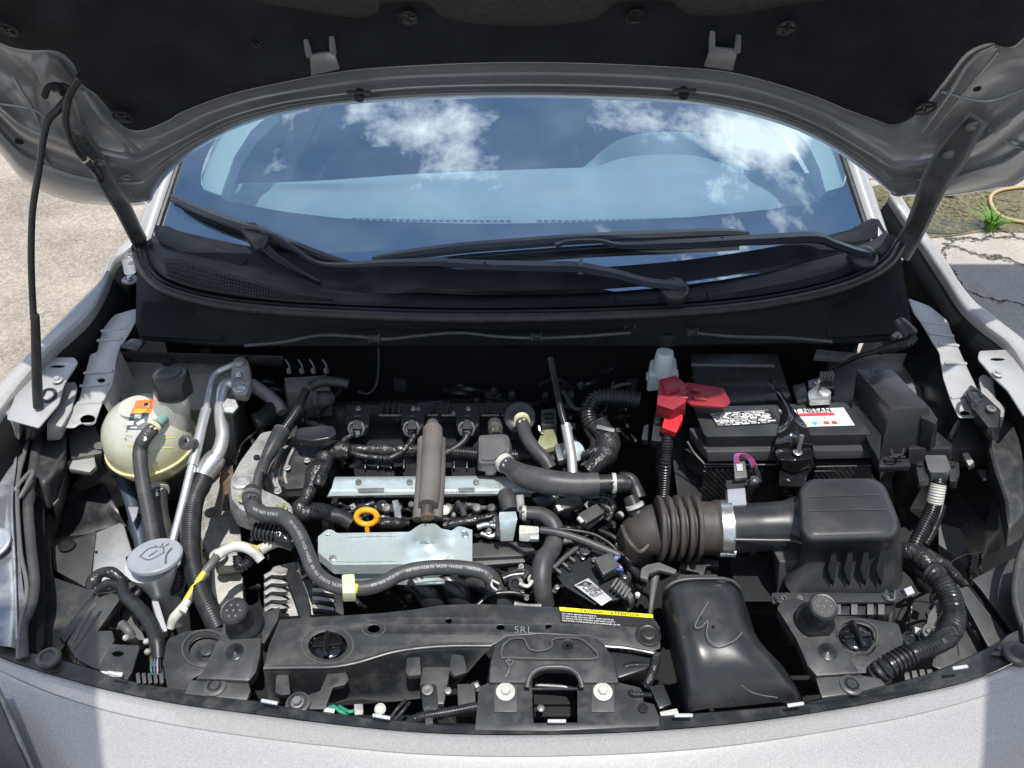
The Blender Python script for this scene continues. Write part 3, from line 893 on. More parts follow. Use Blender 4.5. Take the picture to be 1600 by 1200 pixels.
hr = hinge([(P(1404, 400, 1.03), 17), (P(1428, 360, 1.10), 16), (H(1446, 320, .05), 17), (H(1462, 282, .045), 21), (H(1484, 248, .035), 24), (H(1506, 214, .03), 20), (H(1526, 188, .028), 17)], [(1484, 240), (1520, 196)])
m = M(); m.tube([H(126, 120, .05), H(108, 150, .055), H(103, 190, .06), H(112, 222, .06), H(130, 246, .055), H(150, 270, .05), P(190, 330, 1.13), P(215, 385, 1.06)], 6, seg=12)
part(m, 'washer_hose', 'rubber', hl)
m = M(); m.tube([H(131, 248, .056), H(141, 256, .056)], 6.6, seg=12); part(m, 'tape_band', 'cream_plastic', hl)
# ---- prop rod
rod = empty('prop_rod', P(60, 638, .99), car, 'slim black rod propping the hood at the left')
A = P(60, 636, .99); B = H(99, 152, .03)
def rodp(px, py, t):
    y = A.y + (B.y - A.y) * t
    return PY(px, py, y)
m = M(); m.tube([rodp(47, 500, .26), rodp(44, 440, .38), rodp(43, 390, .48), rodp(45, 330, .6), rodp(54, 270, .73), rodp(66, 196, .88), rodp(84, 172, .95), B, H(96, 136, .03), H(76, 138, .03)], [5, 5, 5, 5, 5.2, 5.5, 6, 6, 6, 6], seg=12, n=5)
part(m, 'rod', 'satin_black', rod)
m = M(); m.tube([A, rodp(58, 600, .08), rodp(55, 500, .26), rodp(54, 497, .265)], [7.5, 7.5, 6.5, 5.2], seg=14); part(m, 'grip', 'rubber', rod)
bpy.data.objects[[k for k in WL if k.startswith('rod')][-1]].location += Vector((0.006, 0, 0))
m = M(); m.tube([H(70, 150, .028), H(76, 136, .034), H(92, 134, .036), H(98, 146, .032)], 5, seg=10); part(m, 'rod_clip', 'deep_black', hood)

# ---- windshield
ws = empty('windshield', Vector((0, 1.9, 1.3)), car)
def gpt(x, t, off=0.0):
    y = 1.342 + .306 * x * x + t
    return Vector((x, y, glass_z(x, y) + off))
rows = []
for i in range(15):
    t = -.01 + 1.2 * i / 14; w = .775 - .115 * (t)
    rows.append([gpt(-w + 2 * w * j / 40, t) for j in range(41)])
m = M(); m.grid(rows); part(m, 'glass', 'windshield_glass', ws, 'large curved pane reflecting clouds')
# black ceramic border under the glass
gi = [(316, 60), (322, 120), (330, 190), (318, 240), (314, 275), (318, 295), (336, 308), (380, 318), (450, 331), (560, 343), (680, 348), (800, 349), (930, 346), (1060, 340), (1180, 329), (1260, 318), (1300, 306), (1319, 288), (1322, 262), (1312, 232), (1290, 205), (1280, 120), (1290, 60)]
gi = [(360, 150), (342, 205), (322, 245), (314, 275), (318, 295), (336, 308), (380, 318), (450, 331), (560, 343), (680, 348), (800, 349), (930, 346), (1060, 340), (1180, 329), (1260, 318), (1300, 306), (1319, 288), (1322, 262), (1306, 228), (1270, 192), (1230, 160)]
go = []
for x, y in gi:
    p = G(x, y)
    go.append(p)
# matching outer points on the glass edge
def edge_pt(i, n):
    f = i / (n - 1)
    if f < .2:
        t = .55 * (1 - f / .2); return gpt(-(.775 - .115 * t), t, -.003)
    if f > .8:
        t = .55 * (f - .8) / .2; return gpt(.775 - .115 * t, t, -.003)
    return gpt(-.775 + 1.55 * (f - .2) / .6, 0, -.003)
n = len(gi)
inn = [G(x, y, -.003) for x, y in gi]
out_ = [edge_pt(i, n) for i in range(n)]
rows = []
for k in range(9):
    f = k / 8; r = []
    for a, b in zip(catmull(inn, 5), catmull(out_, 5)):
        q = a.lerp(b, f); q.z = glass_z(q.x, q.y) - .0035; r.append(q)
    rows.append(r)
m = M(); m.grid(rows); part(m, 'ceramic_border', 'frit', ws)
for s_ in (-1, 1):      # upper side bands, hidden by the hood
    rows = []
    for i in range(10):
        t = .5 + .68 * i / 9; w = .775 - .115 * t; r = []
        for j in range(5):
            q = gpt(s_ * (w - .075 * j / 4), t, -.0035); r.append(q)
        rows.append(r)
    m = M(); m.grid(rows); part(m, 'ceramic_border', 'frit', ws)
m = M(); m.text('o', G(1360, 305, .001), Vector((1, 0, 0)), Vector((0, .88, .47)), .016, .03); part(m, 'dot_mark', 'green_wire', ws)
for s_ in (-1, 1):
    m = M(); m.sweep([gpt(s_ * (.779 - .115 * t), t, .003) for t in [i * .1 - .01 for i in range(13)]], .006, 8)
    part(m, 'edge_seal', 'rubber', ws)
# pillars
for s_, nm in ((-1, 'l'), (1, 'r')):
    rows = []
    for t in [.0, .05, .12, .3, .6, .9, 1.2]:
        w = .785 - .115 * t
        a = gpt(s_ * w, t, .000); a.z -= .002
        b = a + Vector((s_ * .018, 0, .010)); c = a + Vector((s_ * .05, .01, -.012)); d = a + Vector((s_ * .062, .03, -.06))
        rows.append([a, b, c, d])
    m = M(); m.loft(rows, nu=3, nv=3); part(m, 'windshield_pillar', 'silver_paint')
# ---- interior seen through the glass
cab = empty('cabin', Vector((0, 2.2, .8)), car)
dashf = [(300, 352, 1.0), (450, 352, 1.0), (650, 352, 1.0), (800, 353, 1.0), (950, 352, 1.0), (1150, 350, 1.0), (1320, 345, 1.0)]
def D(px, py, z): return P(px, py, z)
rows = [[D(270, 350, .98), D(450, 368, .98), D(650, 376, .98), D(800, 378, .98), D(950, 376, .98), D(1150, 366, .98), D(1345, 345, .98)],
        [D(290, 318, 1.0), D(450, 345, 1.0), D(650, 354, 1.0), D(800, 355, 1.0), D(950, 353, 1.0), D(1150, 342, 1.0), D(1330, 318, 1.0)],
        [D(300, 312, 1.012), D(450, 336, 1.012), D(650, 347, 1.012), D(800, 349, 1.012), D(950, 346, 1.012), D(1150, 334, 1.012), D(1322, 308, 1.012)],
        [D(318, 300, 1.03), D(470, 318, 1.03), D(650, 326, 1.03), D(800, 328, 1.03), D(950, 326, 1.03), D(1150, 314, 1.03), D(1310, 292, 1.03)],
        [D(326, 292, 1.035), D(470, 300, 1.04), D(650, 302, 1.04), D(800, 302, 1.04), D(950, 300, 1.04), D(1150, 290, 1.04), D(1305, 280, 1.035)],
        [D(345, 288, 1.03), D(500, 282, 1.055), D(650, 272, 1.06), D(800, 266, 1.06), D(930, 262, 1.06), D(1120, 262, 1.06), D(1285, 272, 1.03)],
        [D(350, 300, .93), D(500, 290, .95), D(650, 282, .95), D(800, 278, .95), D(930, 275, .95), D(1120, 275, .95), D(1280, 285, .93)]]
m = M(); m.loft(rows, nu=6, nv=5); dsh = part(m, 'dashboard', 'dash', cab)
# instrument hood
rows = []
base = [(910, 262), (925, 250), (950, 228), (985, 212), (1030, 206), (1080, 208), (1120, 224), (1150, 246), (1170, 262)]
rows = [[D(x, y + (300 - y) * 1.0 if False else 300 - abs(x - 1040) * .03, 1.03) for x, y in base],
        [D(x, y + (285 - y) * .45, 1.04 + .04 * max(0, 1 - ((x - 1040) / 128) ** 2)) for x, y in base],
        [D(x, y, 1.03 + .10 * max(0, 1 - ((x - 1040) / 128) ** 4)) for x, y in base],
        [D(x, y + 8, 1.0) for x, y in base]]
m = M(); m.loft(rows, nu=5, nv=5, smooth_v=False); part(m, 'instrument_hood', 'dash', dsh)
# defroster vent slats
m = M(); rngs = [(548, 800, 24), (838, 1092, 24)]
for a, b_, n_ in rngs:
    for i in range(n_):
        x = a + (b_ - a) * (i + .5) / n_
        y = 343.2 - ((x - 800) / 260) ** 2 * (4.0) + 1
        c = P(x, y, 1.018); k = px2m(1, c)
        m.box(c, (k * (b_ - a) / n_ * .72, .006, .004), (0, 0, 0), 0)
part(m, 'defroster_slots', 'cap_grey', dsh)
m = M(); m.box(Vector((0, 2.95, .72)), (1.5, 2.2, .05)); part(m, 'cabin_floor', 'interior_dark', cab)
m = M(); m.box(Vector((0, 1.75, .80)), (1.5, .04, .34)); part(m, 'bulkhead', 'interior_dark', cab)
for x in (-.38, .38):
    st = empty('seat', Vector((x, 2.8, .75)), cab)
    m = M(); m.box(Vector((x, 2.72, .86)), (.5, .52, .16), bevel=.06, seg=4); part(m, 'seat_cushion', 'seat_cloth', st)
    m = M(); m.box(Vector((x, 3.02, 1.13)), (.48, .14, .58), (math.radians(-15), 0, 0), bevel=.05, seg=4); part(m, 'seat_backrest', 'seat_cloth', st)
    m = M(); m.box(Vector((x, 3.12, 1.50)), (.26, .1, .18), (math.radians(-12), 0, 0), bevel=.04, seg=4); part(m, 'headrest', 'seat_cloth', st)
m = M()
for k in range(1):
    ring = [Vector((.38 + .18 * cos(a * pi / 16), 2.42 + .18 * sin(a * pi / 16) * .45, .90 + .18 * sin(a * pi / 16) * .9)) for a in range(33)]
    m.sweep(ring, .014, 10, False)
part(m, 'steering_wheel', 'interior_dark', cab)
m = M(); m.hull2([Vector(q) for q in ((-.60, 2.56, 1.62), (.60, 2.56, 1.62), (.60, 4.6, 1.62), (-.60, 4.6, 1.62))], [Vector(q) for q in ((-.64, 2.54, 1.58), (.64, 2.54, 1.58), (.64, 4.6, 1.58), (-.64, 4.6, 1.58))], .01)
part(m, 'roof', 'silver_paint')
m = M(); m.box(Vector((0, 3.5, 1.565)), (1.22, 1.95, .012)); part(m, 'headliner', 'headliner', cab)
for s_ in (-1, 1):
    # trim on the pillar, seen pale through the glass
    if s_ < 0:
        q = [(314, 275), (316, 296), (345, 306), (352, 285), (366, 245), (392, 205), (430, 170), (400, 165), (362, 190), (332, 235)]
    else:
        q = [(1322, 268), (1318, 292), (1290, 300), (1280, 262), (1262, 225), (1232, 190), (1200, 165), (1240, 160), (1282, 192), (1310, 230)]
    pts = [G(x, y, -.02) for x, y in q]
    m = M(); m.hull2(pts, [p + Vector((0, .03, -.04)) for p in pts], .004); part(m, 'pillar_trim', 'cream_trim', cab)
    # doors, low sill line lets light through the side glass
    m = M(); m.hull2([Vector((s_ * .80, 1.75, .98)), Vector((s_ * .80, 3.2, 1.02)), Vector((s_ * .86, 3.2, .98)), Vector((s_ * .86, 1.75, .95))],
                     [Vector((s_ * .80, 1.75, .32)), Vector((s_ * .80, 3.2, .32)), Vector((s_ * .90, 3.2, .32)), Vector((s_ * .90, 1.75, .32))], .01)
    part(m, 'door', 'silver_paint')
    m = M(); m.hull2([Vector((s_ * .80, 3.22, 1.02)), Vector((s_ * .80, 4.6, 1.05)), Vector((s_ * .86, 4.6, 1.0)), Vector((s_ * .86, 3.22, .98))],
                     [Vector((s_ * .80, 3.22, .32)), Vector((s_ * .80, 4.6, .32)), Vector((s_ * .90, 4.6, .32)), Vector((s_ * .90, 3.22, .32))], .01)
    part(m, 'door', 'silver_paint')
    m = M(); m.hull2([Vector((s_ * .80, 1.9, 1.0)), Vector((s_ * .80, 3.2, 1.03)), Vector((s_ * .66, 3.2, 1.57)), Vector((s_ * .66, 2.6, 1.57))], [Vector((s_ * .804, 1.9, 1.0)), Vector((s_ * .804, 3.2, 1.03)), Vector((s_ * .664, 3.2, 1.57)), Vector((s_ * .664, 2.6, 1.57))], 0)
    part(m, 'side_window', 'side_glass')
    m = M(); m.hull2([Vector((s_ * .80, 3.2, 1.03)), Vector((s_ * .66, 3.2, 1.57)), Vector((s_ * .66, 3.28, 1.57)), Vector((s_ * .80, 3.28, 1.03))], [Vector((s_ * .83, 3.2, 1.02)), Vector((s_ * .69, 3.2, 1.58)), Vector((s_ * .69, 3.28, 1.58)), Vector((s_ * .83, 3.28, 1.02))], .004)
    part(m, 'door_pillar', 'gloss_black')
m = M(); m.hull2([Vector(q) for q in ((-.82, 4.6, 1.05), (.82, 4.6, 1.05), (.82, 4.66, .4), (-.82, 4.66, .4))], [Vector(q) for q in ((-.82, 4.56, 1.05), (.82, 4.56, 1.05), (.82, 4.6, .4), (-.82, 4.6, .4))], .01); part(m, 'tailgate', 'silver_paint')
m = M(); m.hull2([Vector(q) for q in ((-.78, 4.6, 1.06), (.78, 4.6, 1.06), (.62, 4.5, 1.6), (-.62, 4.5, 1.6))], [Vector(q) for q in ((-.78, 4.605, 1.06), (.78, 4.605, 1.06), (.62, 4.505, 1.6), (-.62, 4.505, 1.6))], 0); part(m, 'rear_window', 'side_glass')
for x in (-.80, .80):
    for y in (1.02, 3.85):
        w = empty('wheel', Vector((x, y, .32)), car)
        m = M(); m.lathe(Vector((x, y, .32)), [(.2, -.1), (.30, -.105), (.32, -.08), (.32, .08), (.30, .105), (.2, .1)], (1, 0, 0), 32, unit='m'); part(m, 'tyre', 'tyre', w)
        m = M(); m.lathe(Vector((x, y, .32)), [(.2, -.09), (.2, .09), (.17, .09), (.15, .05), (.03, .06)] if x > 0 else [(.03, -.06), (.15, -.05), (.17, -.09), (.2, -.09), (.2, .09)], (1, 0, 0), 24, unit='m'); part(m, 'rim', 'bright_metal', w)

# ---- cowl: plastic panel between glass and engine bay
cowl = empty('cowl', P(800, 480, 1.05), car, 'black plastic panel below the wipers')
seal = [(214, 398, 1.065), (222, 418, 1.058), (236, 438, 1.054), (262, 455, 1.052), (330, 474, 1.050), (420, 485, 1.05), (560, 493, 1.05), (700, 497, 1.05), (800, 497, 1.05), (950, 494, 1.05), (1100, 486, 1.05), (1200, 475, 1.05), (1290, 457, 1.052), (1350, 436, 1.054), (1388, 412, 1.058), (1406, 385, 1.065)]
def shift(line, dy, dz, sx=1.0):
    return [(800 + (x - 800) * sx, y + dy, z + dz) for x, y, z in line]
m = M(); m.tube(seal, 8, seg=12); part(m, 'hood_seal', 'rubber', cowl)
m = M(); m.tube(shift(seal, -10, .006, .993), 3.0, seg=8); part(m, 'seal_lip', 'cowl_plastic', cowl)
groove = shift(seal, -14, -.006, .99)
ridge = [(236, 372, 1.085), (244, 398, 1.075), (258, 418, 1.07), (282, 436, 1.066), (335, 452, 1.063), (420, 464, 1.06), (560, 470, 1.06), (700, 471, 1.06), (800, 471, 1.06), (950, 469, 1.06), (1090, 463, 1.06), (1190, 449, 1.062), (1280, 430, 1.066), (1335, 410, 1.07), (1370, 388, 1.076), (1388, 366, 1.085)]
midl = [(243, 366, 1.085), (252, 385, 1.078), (270, 400, 1.074), (300, 415, 1.07), (350, 430, 1.066), (430, 447, 1.06), (560, 458, 1.058), (700, 457, 1.056), (800, 455, 1.056), (950, 448, 1.056), (1090, 438, 1.058), (1180, 425, 1.06), (1260, 408, 1.066), (1320, 394, 1.07), (1362, 378, 1.078), (1384, 360, 1.085)]
gb = []
for i, x in enumerate([-.778, -.74, -.69, -.63, -.55, -.44, -.28, -.12, 0, .15, .31, .44, .55, .65, .73, .778]):
    p = gpt(x, -.004, .004); gb.append(p)
gb2 = [p + Vector((0, .035, .026)) for p in gb]
m = M(); m.loft([groove, shift(seal, -16, .004, .988), [tuple(q) for q in ridge]], nu=6, nv=3, smooth_v=False); part(m, 'gutter', 'cowl_plastic', cowl)
m = M(); m.loft([shift(ridge, 1, -.004), ridge, midl, gb, gb2], nu=6, nv=4, smooth_v=False); part(m, 'cowl_cover', 'cowl_plastic', cowl)
# front apron of the cowl, down to the edge above the engine
ap = shift(seal, 6, -.012, 1.0)
lowl = [(212, 505, .99), (216, 518, .985), (226, 528, .98), (262, 532, .98), (330, 538, .98), (420, 540, .98), (560, 540, .98), (700, 540, .98), (800, 540, .98), (950, 540, .98), (1100, 538, .98), (1200, 536, .98), (1290, 536, .98), (1350, 533, .98), (1400, 527, .985), (1425, 510, .99)]
m = M(); m.loft([ap, lowl, shift(lowl, 3, -.02)], nu=5, nv=4, smooth_v=False); part(m, 'cowl_front', 'shade_plastic', cowl)
def slp(poly, z0, z1, y0, y1):
    return [(x, y, z0 + (z1 - z0) * (y - y0) / (y1 - y0)) for x, y in poly]
m = M(); T = lift([(x, y, 1.035 - .05 * (y - 470) / 60 + .006) for x, y in fillet([(222, 470), (330, 482), (346, 495), (348, 533), (216, 524)], 6)], 0); m.hull2(T, [p + Vector((0, .01, -.012)) for p in T], .002)
part(m, 'corner_cover', 'shade_plastic', cowl)
m = M(); T = lift([(x, y, 1.04 - .055 * (y - 450) / 75 + .006) for x, y in fillet([(1298, 478), (1330, 466), (1408, 455), (1420, 500), (1418, 520), (1292, 528), (1290, 500)], 8)], 0); m.hull2(T, [p + Vector((0, .01, -.012)) for p in T], .002)
part(m, 'corner_cover', 'shade_plastic', cowl)
# intake mesh at left
gridu = [(256, 404), (300, 408), (345, 424), (400, 440), (455, 458), (520, 467)]
gridl = [(262, 432), (300, 446), (345, 455), (400, 463), (455, 469), (522, 471)]
U_ = catmull([P(x, y, 1.078 - (x - 250) * 5e-5) for x, y in gridu], 12); L_ = catmull([P(x, y, 1.07 - (x - 250) * 5e-5) for x, y in gridl], 12)
m = M(); m.grid([[p - Vector((0, 0, .006)) for p in U_], [p - Vector((0, 0, .006)) for p in L_]]); part(m, 'vent_recess', 'deep_black', cowl)
m = M()
for i in range(len(U_)):
    m.sweep([U_[i], L_[i]], .0011, 6)
for k in range(6):
    f = k / 5; m.sweep([a.lerp(b, f) for a, b in zip(U_, L_)], .0011, 6)
part(m, 'vent_mesh', 'cowl_plastic', cowl)
m = M(); m.tube([(262, 434, 1.08), (300, 447, 1.078), (345, 456, 1.075), (400, 464, 1.07), (460, 470, 1.066), (522, 473, 1.064)], 1.6, seg=8); part(m, 'vent_rim', 'cowl_plastic', cowl)
# joins, clips
for px, py in ((962, 466), (1107, 461)):
    m = M(); c = P(px, py + 2, 1.062); m.box(c, (.003, .03, .004)); part(m, 'panel_joint', 'deep_black', cowl)
# triangular end pieces by the pillars
m = M(); m.slab([G(248, 352, .012), G(262, 352, .014), G(335, 385, .012), G(388, 402, .010), G(380, 412, .008), G(300, 400, .008), G(246, 378, .010)], 0, .012, .003)
part(m, 'corner_trim', 'cowl_plastic', cowl)
m = M(); m.slab([G(1300, 372, .012), G(1362, 340, .014), G(1374, 342, .014), G(1388, 368, .010), G(1330, 380, .010)], 0, .012, .003)
part(m, 'corner_trim', 'cowl_plastic', cowl)

# ---- wipers
def wiper(blade, arm_thin, arm_wide, pivot, bw=8):
    w = empty('wiper', P(pivot[0], pivot[1], 1.09), car)
    def g3(q): return G(q[0], q[1], q[2] if len(q) > 2 else .03)
    m = M(); m.tube([g3(q) for q in blade], [bw * .55] + [bw] * (len(blade) - 2) + [bw * .5], seg=6, flat=.7); part(m, 'wiper_blade', 'wiper_black', w)
    m = M(); m.tube([g3((q[0], q[1] + bw * .9, .008)) for q in blade], 2.2, seg=8); part(m, 'rubber_strip', 'rubber', w)
    m = M(); m.tube([g3(q[:3]) for q in arm_thin], [q[3] for q in arm_thin], seg=6, flat=.5, n=5); part(m, 'wiper_arm', 'wiper_black', w)
    m = M(); m.tube([g3(q[:3]) for q in arm_wide], [q[3] for q in arm_wide], seg=6, flat=.5, n=5); 
    part(m, 'wiper_arm', 'wiper_black', w)
    m = M(); c = G(*pivot); m.lathe(c, [(22, -26), (24, -14), (22, -4), (16, 2), (8, 4)], (0, -.3, 1), 24); part(m, 'pivot_cap', 'wiper_black', w)
    return w
w1 = wiper([(268, 306, .03), (300, 322, .03), (350, 342, .03), (400, 358, .03), (450, 378, .03), (500, 398, .03), (548, 411, .03)],
      [(385, 352, .055, 9), (410, 358, .06, 6), (450, 382, .06, 5), (490, 408, .06, 5), (530, 414, .06, 6), (600, 411, .055, 9), (700, 409, .055, 11)],
      [(690, 411, .055, 11), (780, 415, .055, 13), (860, 417, .055, 14), (902, 418, .055, 14), (960, 428, .052, 13), (1010, 441, .05, 12), (1060, 446, .05, 11)], (1056, 447, .05), 8)
m = M(); m.slab([G(905, 402, .067), G(911, 402, .067), G(911, 426, .062), G(903, 426, .062)], 0, .004, .001); part(m, 'arm_joint', 'grey_plastic', w1)
m = M(); m.slab([G(372, 350, .06), G(398, 346, .065), (418, 372, 1.16) if False else G(420, 366, .06), G(412, 386, .04), G(398, 388, .04), G(384, 368, .045)], 0, .014, .003); part(m, 'blade_clip', 'wiper_black', w1)
m = M(); m.tube([G(408, 380, .035), G(430, 400, .02), G(460, 418, .01), G(500, 440, .01)], [8, 7, 6, 3], seg=8, flat=.4); part(m, 'blade_arm', 'wiper_black', w1)
m = M(); m.bolt(G(757, 411, .075), 2.2, (0, -.3, 1), 1.2); part(m, 'rivet', 'satin_black', w1)
w2 = wiper([(582, 404, .03), (640, 396, .03), (720, 386, .03), (820, 378, .03), (920, 371, .03), (1040, 366, .03), (1120, 363, .03), (1170, 364, .03)],
      [(868, 384, .055, 8), (890, 377, .06, 5), (935, 376, .06, 5), (970, 383, .055, 8), (1050, 381, .055, 11), (1120, 378, .055, 12)],
      [(1110, 378, .055, 12), (1200, 374, .055, 14), (1272, 371, .055, 15), (1300, 380, .05, 13), (1335, 392, .045, 12), (1355, 396, .045, 11)], (1352, 396, .045), 9)
m = M(); m.bolt(G(1128, 371, .072), 2.2, (0, -.3, 1), 1.2); part(m, 'rivet', 'satin_black', w2)
# ================================================================= front body round the engine bay
inner_edge = [(-90, 985), (0, 1026), (39, 1041), (95, 1058), (173, 1079), (280, 1100), (400, 1116), (520, 1131), (655, 1144), (800, 1148), (950, 1145), (1080, 1137), (1200, 1124), (1330, 1104), (1410, 1088), (1488, 1071), (1540, 1055), (1581, 1037), (1600, 1028), (1690, 985)]
crease = [(-95, 1010), (0, 1050), (39, 1068), (95, 1090), (173, 1114), (280, 1136), (400, 1154), (520, 1168), (655, 1180), (800, 1184), (950, 1181), (1080, 1173), (1200, 1159), (1330, 1138), (1410, 1123), (1488, 1104), (1540, 1088), (1581, 1074), (1600, 1066), (1695, 1010)]
bump = empty('front_bumper', P(800, 1190, .6), car, 'silver upper bumper cover')
def zc_(line, z, dy=0, sx=1.0):
    return [(800 + (x - 800) * sx, y + dy, z - .03 * ((x - 800) / 800) ** 2) for x, y in line]
m = M(); m.loft([zc_(inner_edge, .868, 0), zc_(inner_edge, .90, 1), zc_(inner_edge, .904, 6), zc_(crease, .906, -3), zc_(crease, .903, -.5), zc_(crease, .895, .2)], nu=5, nv=3, smooth_v=False)
part(m, 'upper_strip', 'silver_paint', bump)
m = M(); m.loft([zc_(crease, .893, .4), zc_(crease, .902, 1.6), zc_(crease, .902, 8, 1.003), zc_(crease, .885, 130, 1.05), zc_(crease, .80, 330, 1.1), zc_(crease, .66, 520, 1.12), zc_(crease, .45, 900, 1.12)], nu=5, nv=4)
part(m, 'bumper_skin', 'silver_paint', bump)
m = M(); m.tube(zc_(crease, .9015, .3), 1.1, seg=6, n=4); part(m, 'panel_gap', 'deep_black', bump)
m = M(); m.loft([zc_(inner_edge, .9, 2), zc_(inner_edge, .875, 30), zc_(inner_edge, .78, 120)], nu=4, nv=2); part(m, 'bumper_core', 'deep_black', bump)
# dark landing strip behind the bumper edge
strip_back = [(-92, 950), (0, 1000), (39, 1018), (93, 1031), (150, 1048), (203, 1065), (293, 1080), (373, 1092), (462, 1108), (545, 1119), (655, 1130), (743, 1133), (860, 1134), (1030, 1120), (1130, 1112), (1240, 1102), (1280, 1094), (1381, 1073), (1483, 1042), (1579, 995), (1690, 945)]
m = M(); m.loft([zc_(inner_edge, .897, -.6), [(x, y, .892 - .03 * ((x - 800) / 800) ** 2) for x, y in strip_back], [(x, y - 2, .86 - .03 * ((x - 800) / 800) ** 2) for x, y in strip_back]], nu=5, nv=3, smooth_v=False)
part(m, 'grille_top', 'dusty_plastic', bump, 'black strip along the bumper edge')
for x, y, w_ in ((421, 1097, 15), (596, 1120, 16), (870, 1127, 16), (1068, 1118, 16), (1243, 1101, 15), (180, 1053, 14), (1500, 1043, 14)):
    m = M(); c = P(x, y, .905); k = px2m(1, c); m.box(c, (w_ * 1.8 * k, 5 * k, .004), (0, 0, -.18 if x < 600 else (.14 if x > 1100 else 0)), .001); part(m, 'bumper_clip', 'label_silver', bump)

# bay tub
tub = empty('engine_bay', Vector((0, .95, .5)), car)
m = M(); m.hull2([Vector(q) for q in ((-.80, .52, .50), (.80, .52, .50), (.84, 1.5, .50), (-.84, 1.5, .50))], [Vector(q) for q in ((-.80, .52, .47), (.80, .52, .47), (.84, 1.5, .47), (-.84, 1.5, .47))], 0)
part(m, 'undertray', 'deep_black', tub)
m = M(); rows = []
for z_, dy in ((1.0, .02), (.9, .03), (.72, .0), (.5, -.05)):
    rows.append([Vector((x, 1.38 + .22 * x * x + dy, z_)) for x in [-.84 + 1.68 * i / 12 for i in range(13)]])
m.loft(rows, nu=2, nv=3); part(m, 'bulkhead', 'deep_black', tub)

# ---- fenders, aprons
def mir(pts):
    return [(1600 - q[0],) + tuple(q[1:]) for q in pts]
fl_out = [(-120, 690, .985), (0, 598, 1.0), (62, 534, 1.01), (125, 470, 1.015), (160, 434, 1.02), (173, 404, 1.025), (192, 382, 1.03), (226, 350, 1.05), (250, 322, 1.07)]
fl_in = [(-70, 740, .975), (20, 612, .995), (78, 548, 1.005), (136, 494, 1.01), (164, 447, 1.015), (178, 410, 1.02), (198, 392, 1.025), (232, 360, 1.045), (256, 330, 1.065)]
fr_out = [(1735, 660, .985), (1640, 568, 1.0), (1600, 531, 1.005), (1560, 500, 1.01), (1520, 468, 1.015), (1490, 430, 1.02), (1470, 396, 1.025), (1452, 372, 1.03), (1418, 325, 1.06), (1400, 296, 1.09)]
fr_in = [(1690, 720, .975), (1610, 588, .99), (1578, 538, 1.0), (1538, 506, 1.005), (1506, 476, 1.01), (1478, 434, 1.015), (1458, 404, 1.02), (1442, 380, 1.025), (1408, 332, 1.055), (1390, 303, 1.085)]
def fender(o_, i_, s_, label):
    f = empty('fender', V(o_[3]) * 1.0, car, label)
    O = [V(q) for q in o_]; I = [V(q) for q in i_]
    m = M()
    lip = [p + Vector((0, 0, -.004)) for p in I]
    rows = [[p + Vector((0, 0, -.02)) for p in I], I, [a.lerp(b, .5) + Vector((0, 0, .003)) for a, b in zip(I, O)], O, [p + Vector((s_ * .025, 0, -.03)) for p in O], [p + Vector((s_ * .05, 0, -.12)) for p in O], [p + Vector((s_ * .06, 0, -.30)) for p in O], [p + Vector((s_ * .04, 0, -.62)) for p in O]]
    m.loft(rows, nu=5, nv=3); part(m, 'outer_panel', 'silver_paint', f)
    m = M(); m.loft([[p + Vector((0, 0, -.02)) for p in I], [p + Vector((-s_ * .012, 0, -.06)) for p in I], [p + Vector((-s_ * .0, 0, -.16)) for p in I]], nu=4, nv=3); part(m, 'inner_flange', 'deep_black', f)
    return f
FL = fender(fl_out, fl_in, -1, 'silver front fender at the left of the photo')
FR = fender(fr_out, fr_in, 1, 'silver front fender at the right of the photo')
def bolt_part(q, r, mt, parent, axis=(0, 0, 1), w=1.6, name='bolt'):
    m = M(); m.bolt(q if isinstance(q, Vector) else P(*q), r, axis, w); return part(m, name, mt, parent)
# mounting flanges of the fender (left)
m = M(); m.plate([(q[0], q[1], .985) for q in fillet([(10, 655), (30, 600), (72, 562), (84, 558), (116, 558), (122, 566), (100, 600), (92, 630), (60, 668)], 4)], holes=[circ(90, 572, 12, 2.5, 10)], thick=.004); part(m, 'mounting_flange', 'inner_paint', FL)
bolt_part((90, 594, .99), 5, 'inner_paint', FL)
m = M(); m.frust([(0, 640), (40, 560), (78, 545), (86, 560), (60, 600), (30, 660)], .975, [(0, 660), (40, 590), (78, 566), (86, 575), (60, 620), (30, 690)], .93, .004); part(m, 'flange_web', 'inner_paint', FL)
m = M(); m.frust([(96, 598), (118, 596), (122, 606), (112, 640), (96, 668), (72, 660), (92, 632)], .955, [(96, 604), (116, 602), (118, 620), (112, 655), (96, 688), (72, 690), (88, 650)], .90, .006); part(m, 'flange_step', 'inner_paint', FL)
m = M(); m.plate([(q[0], q[1], .985) for q in fillet([(1530, 548), (1572, 546), (1600, 560), (1625, 620), (1600, 650), (1575, 610), (1552, 588), (1528, 560)], 4)], holes=[circ(1559, 561, 12, 2.5, 10)], thick=.004); part(m, 'mounting_flange', 'inner_paint', FR)
bolt_part((1559, 584, .99), 5, 'inner_paint', FR)
m = M(); m.frust([(1528, 590), (1536, 584), (1552, 590), (1556, 622), (1572, 636), (1568, 652), (1545, 650), (1536, 630)], .955, [(1528, 600), (1536, 592), (1552, 602), (1556, 640), (1570, 650), (1564, 672), (1545, 668), (1536, 645)], .90, .006); part(m, 'flange_step', 'inner_paint', FR)
m = M(); m.lathe(P(1556, 642, .957), [(4, -2), (4, .3), (3, .6)], (0, 0, 1), 14); part(m, 'hole', 'deep_black', FR)
